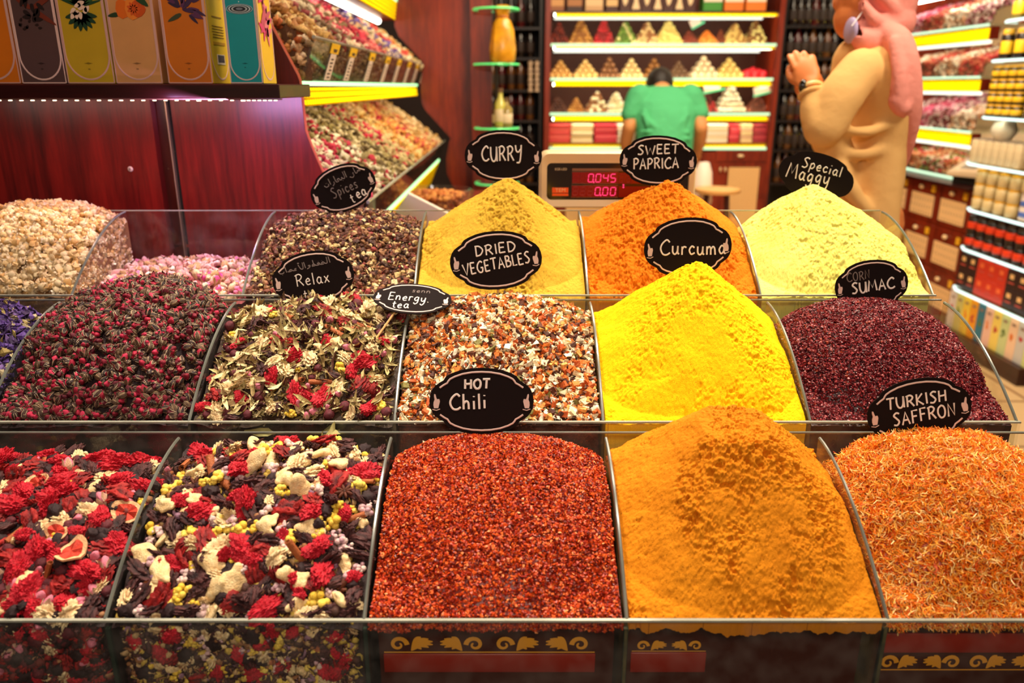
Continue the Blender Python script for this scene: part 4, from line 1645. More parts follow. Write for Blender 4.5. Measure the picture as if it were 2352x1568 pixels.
M_BOARD = mat('chalkboard', lin(26, 17, 16), 0.75, spec=0.08)
M_CHALK = mat('chalk_white', lin(240, 226, 214), 0.7)
M_PINKW = mat('border_pink_white', lin(222, 190, 178), 0.6)
M_FAINT = mat('chalk_faint', lin(120, 104, 98), 0.7)
M_STICK = mat('wooden_stick', lin(206, 160, 98), 0.6, vary=0.2, vscale=60)
HAND = [(-.52, -.95), (.42, -.95), (.62, -.45), (.80, .05), (.70, .40), (.42, .42), (.18, .36), (.02, .62), (-.18, 1.12), (-.46, 1.18), (-.50, .85), (-.38, .35), (-.62, -.05), (-.66, -.5)]


def sign(label, px, py, wpx, hpx, Y, roll, tilt, words_, border=True, stick=0.10, stick_dx=0.0, stick_tilt=None, tint=None):
    c = at(px, py, Y)
    zc = Y * cp + (ZC - c.z) * sp
    sx, sy = wpx / F * zc / 2, hpx / F * zc / 2
    # seen from above the front by the pitch, a board leaning back by `tilt` keeps cos of the difference
    view = math.atan2(ZC - c.z, Y)
    sy = sy / max(0.25, math.cos(view - math.radians(tilt)))
    t = thing('chalk_sign', label, 'sign', c)
    t.rotation_euler = (Matrix.Rotation(PI / 2 - math.radians(tilt), 3, 'X') @ Matrix.Rotation(math.radians(roll), 3, 'Z')).to_euler()
    bm_ = MB()
    bm_.prism(plaque(sx, sy), -0.0016, 0.0)
    bd = bm_.build('board', tint or M_BOARD, t, smooth=False)
    if border:
        b = MB()
        k = 0.90
        pl = [(x * k * (1 if True else 1), y * (k - 0.02)) for x, y in plaque(sx, sy)]
        # gaps for the hands at the two sides
        seg, run = [], []
        for p in pl + pl[:1]:
            if abs(p[0]) > sx * 0.80 and abs(p[1]) < sy * 0.36:
                if len(run) > 1:
                    seg.append(run)
                run = []
            else:
                run.append((p[0], p[1], 0.0004))
        if len(run) > 1:
            seg.append(run)
        for s_ in seg:
            b.tube(s_, sx * 0.017, 6, flat=0.3)
        b.build('border_line', M_PINKW, t)
        for s in (-1, 1):
            hm = MB()
            kx, ky = sx * 0.085, sy * 0.20
            hm.prism([(p[0] * kx * -s + s * sx * 0.865, p[1] * ky - sy * 0.02) for p in HAND][::-s], 0.0, 0.0008)
            hm.tube([(s * sx * 0.865 - kx * 0.9, -sy * 0.245, 0.0004), (s * sx * 0.865, -sy * 0.275, 0.0004), (s * sx * 0.865 + kx * 0.8, -sy * 0.235, 0.0004)], sx * 0.009, 5, flat=0.4)
            hm.build('pointing_hand', M_PINKW, t, smooth=False)
    main, faint = MB(), MB()
    for it in words_:
        kind = it[0]
        if kind in ('w', 'f'):
            _, txt, cx, cy, hh, rot_, r_, tw = it
            sq = tw * sx / text_width(txt, hh * sy)
            write(main if kind == 'w' else faint, txt, cx * sx, cy * sy, hh * sy, math.radians(rot_), r_ * sx, 0.0004, sq)
        else:
            _, S_, cx, cy, w_, h_, rot_, r_ = it
            strokes(faint, S_, cx * sx, cy * sy, w_ * sx, h_ * sy, math.radians(rot_), r_ * sx, 0.0004)
    if main.v:
        main.build('chalk_lettering', M_CHALK, t)
    if faint.v:
        tag(faint.build('faint_lettering', M_FAINT, t), 'faint half rubbed chalk lettering')
    sd = stick_tilt or (0.0, 0.0)
    p0 = Vector((stick_dx * sx, -sy * 0.55, -0.0034))
    p1 = Vector((stick_dx * sx + sd[0], -sy - stick, -0.0034 + sd[1]))
    MB().tube([p0, p1], 0.0018, 7).build('wooden_stick', M_STICK, t)
    return t


sign('black oval chalk sign with half rubbed words Spices tea and Arabic above the brown tea', 788, 432, 156, 104, 1.50, 20, 6,
     [('ka', AR_SPICE, 0.10, 0.44, 1.15, 0.50, 4, 0.013), ('f', 'Spices', 0.04, -0.02, 0.44, 4, 0.014, 0.85), ('w', 't', 0.16, -0.52, 0.44, 4, 0.013, 0.14), ('w', 'ea', 0.46, -0.40, 0.46, 4, 0.018, 0.36)], stick=0.05)
sign('black oval chalk sign reading CURRY above the dull yellow cone', 1156, 358, 178, 116, 1.49, -1, 8,
     [('w', 'CURRY', -0.02, 0.10, 0.56, 3, 0.019, 1.08)], stick=0.06)
sign('black oval chalk sign reading SWEET PAPRICA above the orange cone', 1512, 369, 178, 113, 1.47, -2, 8,
     [('w', 'SWEET', 0.0, 0.44, 0.36, 4, 0.018, 1.10), ('w', 'PAPRICA', -0.04, -0.10, 0.42, 4, 0.018, 1.20)], stick=0.06)
sign('plain black oval chalk sign reading Special Maggy behind the pale yellow cone', 1875, 405, 178, 104, 1.50, -15, 8,
     [('w', 'Special', 0.10, 0.46, 0.44, 0, 0.015, 1.10), ('w', 'Maggy', -0.18, 0.0, 0.62, 3, 0.016, 1.18)], border=False, stick=0.06)
sign('black oval chalk sign reading Relax tea with Arabic above the green leaf tea', 719, 638, 190, 122, 1.275, 9, 10,
     [('ka', AR_RELAX, -0.10, 0.46, 1.15, 0.36, 4, 0.012), ('w', 'Relax', 0.0, -0.02, 0.44, 0, 0.013, 0.86), ('w', 'te', -0.16, -0.56, 0.42, 0, 0.012, 0.28)], stick=0.05)
sign('small tilted chalk sign reading Energy tea leaning far back between leaf tea and vegetables', 947, 685, 182, 68, 1.225, -6, 62,
     [('w', 'Energy.', -0.06, 0.06, 0.50, 0, 0.014, 1.08), ('w', 'tea', -0.22, -0.46, 0.48, 3, 0.014, 0.46), ('f', 'senn', 0.20, 0.54, 0.26, 0, 0.010, 0.5)], stick=0.06, stick_dx=-0.3, stick_tilt=(-0.03, -0.015))
sign('black oval chalk sign reading DRIED VEGETABLES over the dull yellow cone front', 1139, 598, 212, 134, 1.272, 4, 10,
     [('w', 'DRIED', 0.02, 0.40, 0.34, 3, 0.016, 0.92), ('w', 'VEGETABLES', 0.02, -0.10, 0.38, 7, 0.016, 1.50)], stick=0.05)
sign('black oval chalk sign reading Curcuma between the orange and bright yellow cones', 1580, 568, 202, 136, 1.262, 4, 10,
     [('w', 'Curcuma', 0.14, 0.0, 0.50, -4, 0.018, 1.54)], stick=0.06)
sign('black oval chalk sign reading SUMAC above the dark crimson heap', 2002, 655, 168, 116, 1.262, 6, 10,
     [('w', 'SUMAC', 0.06, -0.02, 0.42, 3, 0.023, 1.22), ('f', 'CORN', -0.34, 0.42, 0.34, 4, 0.014, 0.66)], stick=0.06)
sign('large black oval chalk sign reading HOT Chili above the red chili flakes', 1106, 921, 240, 152, 1.004, 0, 12,
     [('w', 'HOT', -0.06, 0.52, 0.28, 0, 0.021, 0.52), ('w', 'Chili', -0.24, 0.0, 0.46, 2, 0.020, 0.74)], stick=0.05)
sign('large black oval chalk sign reading TURKISH SAFFRON above the orange threads', 2112, 944, 240, 150, 0.985, 9, 12,
     [('w', 'TURKISH', -0.02, 0.36, 0.34, 0, 0.017, 1.18), ('w', 'SAFFRON', 0.10, -0.12, 0.38, 2, 0.017, 1.24)], stick=0.05)

# ================================================================== mahogany panels behind the left bins
YP = 1.735


def panel_px(name, poly, Y, th, m, label, cat, mats=None):
    """frontal board: outline given by what the camera sees at depth Y"""
    P = [at(px, py, Y) for px, py in poly]
    mb = MB()
    n = len(P)
    V = [tuple(p) for p in P] + [(p.x, p.y + th, p.z) for p in P]
    mb.add(V, [tuple(range(n)), tuple(range(n, 2 * n))[::-1]] + [(i, (i + 1) % n, n + (i + 1) % n, n + i) for i in range(n)])
    o = mb.build(name, m, smooth=False)
    return tag(o, label, cat)


zt = 2.0


def vert(px, py, Y):
    return at(px, py, Y).x


xa = vert(358, 340, YP)
xg0, xg1, xg2 = vert(366, 340, YP), vert(386, 340, YP), vert(401, 340, YP)
b = MB().box(((-1.9 + xa) / 2, YP + 0.012, 1.25), (1.9 + xa, 0.024, 1.5)).build('wooden_panel', M_MAHOG, smooth=False)
tag(b, 'mahogany back panel left of the black gap with one screw', 'wall panel')
sc = thing('panel_screw', 'small round screw head in the left mahogany panel', 'screw', at(300, 388, YP) + Vector((0, -0.001, 0)), (PI / 2, 0, 0))
MB().lathe([(0.0001, 0.0030), (0.0035, 0.0028), (0.0055, 0.0012), (0.0060, 0.0)], 14).build('screw_head', mat('screw_pale', lin(206, 176, 160), 0.35), sc)
cr = MB().box((0, 0, 0.0030), (0.0065, 0.0012, 0.001)).box((0, 0, 0.0030), (0.0012, 0.0065, 0.001)).build('cross_slot', M_BLACK, sc, smooth=False)
gp = thing('panel_joint', 'narrow black slot with two pale metal edges between the mahogany panels', 'panel joint', ((xg1 + xg2) / 2, YP + 0.02, 0.6))
ox, oz = -(xg1 + xg2) / 2, -0.6
MB().box(((xa + xg0) / 2 + 0.006 + ox, 0.012, 0.85), (xg0 - xa + 0.018, 0.01, 1.5)).build('joint_board', wood_mat('mahogany_joint', lin(46, 12, 6), lin(84, 24, 12), 0.3), gp, smooth=False)
MB().box(((xg1 + xg2) / 2 + ox, 0.016, 0.85), (xg2 - xg1 + 0.01, 0.012, 1.5)).build('slot', M_BLACK, gp, smooth=False)
for X in (xg1, xg2):
    MB().box((X + ox, 0.000, 0.85), (0.0022, 0.012, 1.5)).build('metal_edge', mat('edge_metal', lin(190, 160, 130), 0.3, 0.6), gp, smooth=False)

# ================================================================== left display unit running back into the shop
Y0, Y1 = 1.75, 3.85
PROF = [at(625, 60, Y0), at(685, 172, Y0), at(690, 186, Y0), at(697, 245, Y0), at(703, 300, Y0), at(716, 335, Y0), at(740, 390, Y0), at(775, 455, Y0), at(800, 500, Y0)]
PROF = [(p.x, p.z) for p in PROF]
prof_full = [(PROF[0][0] - 0.10, 1.72)] + [(PROF[0][0] - 0.045, 1.53)] + PROF + [(PROF[-1][0], 0.55), (-1.9, 0.55), (-1.9, 1.72)]
LU = thing('side_display_unit', 'mahogany spice display unit with two sloping lit trays running back into the shop', 'display unit', (-0.7, 2.8, 0.0))
LO = Matrix.Translation((0.7, -2.8, 0.0))


def end_panel(Y, mb_, th=0.03):
    n = len(prof_full)
    V = [(x, Y, z) for x, z in prof_full] + [(x, Y + th, z) for x, z in prof_full]
    mb_.add(V, [tuple(range(n)), tuple(range(n, 2 * n))[::-1]] + [(i, (i + 1) % n, n + (i + 1) % n, n + i) for i in range(n)], M=LO)
    return mb_


ep = end_panel(YP + 0.005, MB(), 0.022)
# the near end panel starts right of the black slot
for i, v in enumerate(ep.v):
    if v[0] < -1.0:
        ep.v[i] = (xg2 + 0.7 + 0.001, v[1], v[2])
pe = ep.build('near_end_panel', M_MAHOG, LU, smooth=False)
MB().tube([(x + 0.7, YP + 0.012 - 2.8, z) for x, z in prof_full[:len(PROF) + 2]], 0.004, 6).build('panel_edge', mat('edge_lip', lin(196, 96, 70), 0.4), pe)
fp_ = [(at(px, py, Y1).x, at(px, py, Y1).z) for px, py in ((902, -20), (905, 60), (914, 82), (970, 142), (972, 152), (965, 190), (968, 238), (975, 252), (1035, 318), (1030, 330), (1024, 365), (1026, 400), (1045, 440), (1062, 470), (1062, 560))]
xr = at(1085, 300, Y1).x
zt_, zb_ = 2.2, fp_[-1][1]
poly = fp_ + [(fp_[-1][0] + 0.02, 0.0), (xr, 0.0), (xr, zt_), (fp_[0][0], zt_)]
n = len(poly)
mb = MB()
V = [(x, Y1 + 0.02, z) for x, z in poly] + [(x, Y1 + 0.05, z) for x, z in poly]
mb.add(V, [tuple(range(n)), tuple(range(n, 2 * n))[::-1]] + [(i, (i + 1) % n, n + (i + 1) % n, n + i) for i in range(n)], M=LO)
mb.build('far_end_panel', M_MAHOG2, LU, smooth=False)
xr2 = at(1131, 300, Y1 - 0.03).x
MB().box(((xr + xr2) / 2 + 0.7, Y1 - 0.01 - 2.8, 1.1), (xr2 - xr, 0.05, 2.2)).build('far_post', M_MAHOGD if False else M_MAHOG2, LU, smooth=False)

ux_lip_top, uz_lip_top = at(717, 84, Y0).x, at(717, 84, Y0).z
ux_lip, uz_lip = PROF[2]
ux_b, uz_b = PROF[3]
lip2_t, lip2_b = at(843, 466, Y0), at(814, 554, Y0)
GOLDTRIM = pattern_mat('gold_fret', lin(250, 214, 20), lin(92, 66, 4), 0.020, 0.016, 0.22, 0.35, axes='YZ')
GOLDTRIMX = pattern_mat('gold_fret_front', lin(255, 232, 20), lin(170, 130, 4), 0.022, 0.018, 0.16, 0.35, axes='XZ')
LEDG = emit_mat('led_edge_green_white', (0.50, 1.0, 0.44), 1.7)
LEDW = emit_mat('led_white', (0.86, 1.0, 0.82), 5.0)
TUBE = emit_mat('tube_light', (1.0, 0.95, 0.80), 7.0)


def slab(mb_, pts, Ya, Yb, M=LO):
    """thin sheet through the (x, z) line pts from Ya to Yb, with thickness along its normal"""
    n = len(pts)
    for i in range(n - 1):
        (xa_, za_), (xb_, zb__) = pts[i], pts[i + 1]
        d = Vector((xb_ - xa_, zb__ - za_)).normalized()
        nx, nz = -d.y * 0.003, d.x * 0.003
        V = [(xa_ - nx, Ya, za_ - nz), (xb_ - nx, Ya, zb__ - nz), (xb_ + nx, Ya, zb__ + nz), (xa_ + nx, Ya, za_ + nz)]
        V += [(x, Yb, z) for x, y, z in V]
        mb_.add(V, [(0, 1, 2, 3), (7, 6, 5, 4), (0, 4, 5, 1), (1, 5, 6, 2), (2, 6, 7, 3), (3, 7, 4, 0)], M=M)
    return mb_


YA, YB = Y0 + 0.012, Y1 + 0.015
slab(MB(), [(ux_lip, uz_lip), (ux_lip_top, uz_lip_top)], YA, YB).build('upper_tray_front', M_ACR, LU, smooth=False)
MB().tube([(ux_lip_top + .7, YA - 2.8, uz_lip_top), (ux_lip_top + .7, YB - 2.8, uz_lip_top)], 0.004, 6).build('upper_tray_edge', M_EDGE, LU)
slab(MB(), [(ux_lip + 0.003, uz_lip - 0.009), (ux_lip + 0.003, uz_lip + 0.0)], YA, YB).build('upper_led_strip', LEDG, LU, smooth=False)
slab(MB(), [(ux_b, uz_b), (ux_lip - 0.002, uz_lip - 0.014)], YA, YB).build('upper_gold_trim', GOLDTRIM, LU, smooth=False)
slab(MB(), [(-0.86, 1.20), (-0.86, 1.75)], YA, YB).build('back_board', M_MAHOG2, LU, smooth=False)
slab(MB(), [(-0.86, uz_lip - 0.012), (ux_lip - 0.004, uz_lip - 0.006)], YA, YB).build('upper_shelf', M_MAHOG2, LU, smooth=False)
slab(MB(), [(lip2_b.x, lip2_b.z), (lip2_t.x, lip2_t.z)], YA, YB).build('lower_tray_front', M_ACR, LU, smooth=False)
MB().tube([(lip2_t.x + .7, YA - 2.8, lip2_t.z), (lip2_t.x + .7, YB - 2.8, lip2_t.z)], 0.004, 6).build('lower_tray_edge', M_EDGE, LU)
slab(MB(), [(lip2_b.x + 0.003, lip2_b.z - 0.009), (lip2_b.x + 0.003, lip2_b.z)], YA, YB).build('lower_led_strip', LEDG, LU, smooth=False)
slab(MB(), [(lip2_b.x - 0.04, lip2_b.z - 0.11), (lip2_b.x, lip2_b.z - 0.016)], YA, YB).build('lower_gold_trim', GOLDTRIM, LU, smooth=False)
slab(MB(), [(-0.9, lip2_b.z - 0.015), (lip2_b.x - 0.002, lip2_b.z - 0.008)], YA, YB).build('lower_shelf', M_MAHOG2, LU, smooth=False)
# top shelf above the upper tray with its tube
pf = at(872, 50, Y1)
tb = MB().tube([(pf.x + .7, Y0 + 0.03 - 2.8, pf.z), (pf.x + .7, Y1 - 0.05 - 2.8, pf.z)], 0.014, 8).build('upper_tube_lamp', TUBE, LU)
pt, pt2 = at(905, 46, Y1), at(904, 4, Y1)
slab(MB(), [(pt.x, pt.z), (pt2.x + 0.01, pt2.z)], YA, YB).build('top_gold_trim', GOLDTRIM, LU, smooth=False)
slab(MB(), [(-0.86, pt.z + 0.002), (pt.x, pt.z)], YA, YB).build('top_shelf', M_MAHOG2, LU, smooth=False)
slab(MB(), [(pt2.x + 0.012, pt2.z + 0.002), (pt2.x + 0.012, pt2.z + 0.016)], YA, YB).build('top_led_strip', LEDG, LU, smooth=False)
MB().tube([(ux_b - 0.035 + .7, Y0 + 0.03 - 2.8, uz_b + 0.022), (ux_b - 0.035 + .7, Y1 - 0.03 - 2.8, uz_b + 0.022)], 0.010, 8).build('lower_tube_lamp', TUBE, LU)

# contents of the two trays: a mixed bed in eight sections
SECT = [[lin(206, 160, 90), lin(170, 110, 50), lin(226, 190, 130)], [lin(206, 186, 150), lin(120, 90, 60), lin(150, 60, 60)], [lin(196, 60, 80), lin(226, 190, 160), lin(120, 90, 50)],
        [lin(200, 30, 60), lin(226, 120, 110), lin(120, 20, 40)], [lin(226, 196, 150), lin(190, 140, 90), lin(90, 60, 110)], [lin(110, 80, 150), lin(206, 186, 150), lin(80, 60, 110)],
        [lin(226, 206, 170), lin(210, 70, 60), lin(190, 170, 120)], [lin(196, 170, 110), lin(226, 206, 160), lin(206, 140, 70)]]
SECT2 = [[lin(240, 226, 196), lin(226, 206, 170), lin(200, 60, 90)], [lin(236, 226, 190), lin(150, 130, 80), lin(190, 30, 60)], [lin(176, 156, 96), lin(220, 200, 150), lin(110, 90, 50)],
         [lin(206, 186, 130), lin(214, 40, 70), lin(190, 170, 110)], [lin(236, 200, 120), lin(206, 140, 50), lin(226, 190, 130)], [lin(206, 130, 50), lin(200, 40, 60), lin(226, 180, 90)],
         [lin(226, 196, 130), lin(200, 150, 80), lin(190, 90, 60)], [lin(236, 210, 160), lin(206, 160, 90), lin(226, 190, 140)]]


def tray_fill(name, label, prof, sect, N, size, Ya, Yb, axis_off, hump=0.02, flip=1, bed=lin(110, 70, 40), capz=None):
    """bed of dried goods over a sloping (x, z) profile between Ya and Yb"""
    g = Grains()
    prof = np.array(prof)
    L = np.concatenate([[0], np.cumsum(np.linalg.norm(np.diff(prof, axis=0), axis=1))])
    L /= L[-1]
    ns = len(sect)

    def pos(s, q):
        x = np.interp(q, L, prof[:, 0])
        z = np.interp(q, L, prof[:, 1])
        hump_ = hump * (np.abs(np.sin(PI * s * ns)) ** 0.7) * np.sin(PI * np.clip(q, 0, 1)) + 0.012 * (fbm(s * 40, q * 9, 2, 3) - 0.5)
        return np.stack([x, Ya + s * (Yb - Ya), z + hump_], 1)
    s, q = np.meshgrid(np.linspace(0, 1, 90), np.linspace(0, 1, 16), indexing='ij')
    P = pos(s.ravel(), q.ravel())
    idx = np.arange(90 * 16).reshape(90, 16)
    a, b, c, d = idx[:-1, :-1].ravel(), idx[1:, :-1].ravel(), idx[1:, 1:].ravel(), idx[:-1, 1:].ravel()
    g.raw(P - np.array([0, 0, 0.006]), np.concatenate([np.stack([a, b, c], 1), np.stack([a, c, d], 1)]), np.tile(bed, (len(P), 1)))
    s, q = rng.random(N), rng.random(N)
    P = pos(s, q)
    sz = rng.uniform(size[0], size[1], N)
    P[:, 2] += rng.uniform(-0.3, 0.7, N) * sz
    k = np.clip(((s + rng.normal(0, 0.006, N)) * ns).astype(int), 0, ns - 1)
    C = np.array(sect)[k, rng.integers(0, 3, N)]
    g.put(LEAF[:4] + FL + BLOB + CHIP[:2], P, rot_frames(N, free=0.6), sz, C)
    if capz is not None:        # the cut face of the bed against the glass near end
        Pe = pos(np.zeros(16), np.linspace(0, 1, 16))
        Pb = Pe.copy()
        Pb[:, 2] = np.minimum(Pe[:, 2] - 0.001, np.interp(Pe[:, 0], capz[0], capz[1]))
        kk = np.arange(15)
        g.raw(np.concatenate([Pe, Pb]), np.concatenate([np.stack([kk, 16 + kk, 17 + kk], 1), np.stack([kk, 17 + kk, kk + 1], 1)]), np.tile(bed, (32, 1)))
        n_ = 420
        q_ = rng.random(n_)
        f_ = rng.random(n_)
        Pe = pos(np.zeros(n_), q_)
        lo_ = np.interp(Pe[:, 0], capz[0], capz[1])
        Pe[:, 2] = lo_ + f_ * (Pe[:, 2] - lo_)
        Pe[:, 0] -= 0.014
        Pe[:, 2] += 0.008
        Pe[:, 1] += rng.uniform(-0.003, 0.003, n_)
        g.put(BLOB + CHIP[:2] + FL, Pe, rot_frames(n_, free=1.0), rng.uniform(size[0], size[1] * 0.75, n_), lookup(capz[2], n_))
    o = g.build(name, M_GRAIN, smooth=True)
    return tag(o, label, 'dried goods', kind='stuff')


tray_fill('potpourri_bed', 'colourful dried flowers and roots filling the upper tray of the side display unit',
          [(-0.845, 1.60), (-0.62, 1.52), (ux_lip_top - 0.012, uz_lip_top - 0.004)], SECT, 6200, (0.007, 0.017), YA + 0.012, YB - 0.01, 0, hump=0.03, capz=([-0.9, ux_lip], [uz_lip, uz_lip], [lin(206, 130, 60), lin(226, 180, 130), lin(180, 90, 36), lin(230, 200, 160), lin(150, 110, 60)]))
tray_fill('herb_bed', 'mixed herbs chamomile and petals filling the lower tray of the side display unit',
          [(-0.845, 1.262), (-0.60, 1.22), (lip2_t.x - 0.012, lip2_t.z - 0.002)], SECT2, 9500, (0.006, 0.013), YA + 0.012, YB - 0.01, 0, hump=0.02, capz=([-0.9, lip2_b.x], [lip2_b.z, lip2_b.z], [lin(190, 160, 110), lin(150, 130, 90), lin(220, 200, 160), lin(110, 90, 60)]))
# the space behind the upper tray's front pane
tray_fill('potpourri_front', 'dark roots and herbs showing through the upper tray front pane of the side display unit',
          [(ux_lip_top - 0.010, uz_lip_top - 0.012), (ux_lip - 0.012, uz_lip + 0.006)], [[lin(120, 96, 60), lin(90, 66, 40), lin(150, 120, 80)]] * 4 + [[lin(70, 40, 26), lin(110, 70, 40), lin(50, 30, 20)]] * 4, 2600, (0.006, 0.012), YA + 0.01, YB - 0.01, 0, hump=0.0)

# price tags along the upper tray front
tg_n = ['first', 'second', 'third', 'fourth', 'fifth', 'sixth', 'seventh', 'eighth']
M_TAGW, M_TAGY, M_INK = mat('tag_white', lin(238, 220, 206), 0.5), mat('tag_yellow', lin(250, 200, 20), 0.5), mat('tag_ink', lin(60, 40, 40), 0.6)
lipdir = Vector((ux_lip_top - ux_lip, 0, uz_lip_top - uz_lip))
for k, px in enumerate((757, 800, 845, 882, 909, 933, 952, 968)):
    # depth from where the tag is seen along the lip
    xm, zm = (ux_lip + ux_lip_top) / 2, (uz_lip + uz_lip_top) / 2
    H = ZC - zm
    zc = xm * F / (px - 1176)
    Yt = (zc - H * sp) / cp
    t = thing('price_tag', 'paper price tag with a yellow head, %s from the near end of the upper tray' % tg_n[k], 'price tag', (xm + 0.005, Yt, zm), group='price tags on the upper tray')
    u = lipdir.normalized()
    nrm = Vector((u.z, 0, -u.x))
    R = Matrix((Vector((0, 1, 0)), u, nrm)).transposed()
    t.rotation_euler = R.to_euler()
    L = lipdir.length
    MB().box((0, -0.012, 0), (0.060, L * 0.66, 0.0012)).build('paper', M_TAGW, t, smooth=False)
    MB().box((0, L * 0.33, 0), (0.088, L * 0.24, 0.0014)).build('yellow_head', M_TAGY, t, smooth=False)
    ink = MB()
    for q in range(6):
        ink.box((random.uniform(-0.004, 0.004), -0.036 + q * 0.0085, 0.0009), (random.uniform(0.018, 0.030), 0.0028, 0.0006))
    ink.box((0.004, L * 0.31, 0.001), (0.040, 0.003, 0.0006)).box((0.004, L * 0.27, 0.001), (0.030, 0.003, 0.0006))
    ink.build('printing', M_INK, t, smooth=False)

# ================================================================== shelf of fragrance boxes (top left)
YS = 1.50
zs = at(300, 193, YS).z
sh = thing('wall_shelf', 'dark narrow wooden wall shelf carrying fragrance boxes with a lamp strip below', 'shelf', (-0.95, YS + 0.115, zs), (0, 0, 0))
xe = at(641, 200, YS).x
MB().box(((-1.9 + xe) / 2 + 0.95, 0, -0.0125), (xe + 1.9, 0.23, 0.025), bevel=0.002).build('board', M_MAHOGD, sh, smooth=False)
ld = thing('lamp_strip', 'strip of tiny warm lamps under the front edge of the fragrance shelf', 'lamp strip', (-0.95, YS + 0.012, zs - 0.0265))
MB().box(((-1.6 + xe) / 2 + 0.95, 0, 0), (xe + 1.6, 0.008, 0.002)).build('tape', mat('strip_tape', lin(120, 80, 60), 0.5), ld, smooth=False)
LBEAD = emit_mat('lamp_bead', (1.0, 0.80, 0.55), 2.2)
bd_me = MB().box((0, 0, 0), (0.0065, 0.004, 0.0022), bevel=0.0008).mesh('lamp_bead', LBEAD)
x = xe - 0.012
k = 0
while x > -1.12:
    o = link_mesh('lamp_bead', bd_me, ld, (x + 0.95, 0, -0.0022), scale=(1.25, 1.2, 1.6) if k in (6, 10) else (1, 1, 1))
    x -= 0.010 if k < 6 else 0.0205
    k += 1
lamp('shelf_underside_light', 'AREA', (-0.85, YS + 0.02, zs - 0.034), (-0.85, YS + 0.12, 0.9), 1.1, (1.0, 0.62, 0.50), 0.7, 0.02)
lamp('shelf_underside_light', 'AREA', (-0.52, YS + 0.00, zs - 0.036), (-0.60, YS + 0.24, 1.02), 1.2, (0.72, 0.42, 1.0), 0.25, 0.03)  # violet fill added for the purple sheen on the panel

BOX_H = 0.235
YB_ = YS + 0.018


def emblem(mb_, x, z, s, y, col):
    for q in range(-3, 4):
        hh = s * (1 - abs(q) / 3.6) * 0.55
        mb_.box((x + q * s * 0.22, y, z), (s * 0.10, 0.0006, hh), col=col)
    mb_.box((x, y, z), (s * 2.0, 0.0006, s * 0.07), col=col)
    mb_.box((x, y, z - s * 1.35), (s * 0.55, 0.0006, s * 0.28), col=col)


def leafshape(mb_, x, z, L, wd, ang, y, col):
    n = 10
    pts = []
    for i in range(n):
        a = 2 * PI * i / n
        px_, pz_ = math.cos(a) * L / 2 + L / 2, math.sin(a) * wd / 2 * (1 - 0.35 * math.cos(a))
        pts.append((x + px_ * math.cos(ang) - pz_ * math.sin(ang), z + px_ * math.sin(ang) + pz_ * math.cos(ang)))
    V = [(p[0], y, p[1]) for p in pts] + [(p[0], y - 0.0004, p[1]) for p in pts]
    mb_.add(V, [tuple(range(n)), tuple(range(n, 2 * n))[::-1]] + [(i, (i + 1) % n, n + (i + 1) % n, n + i) for i in range(n)], col=col)


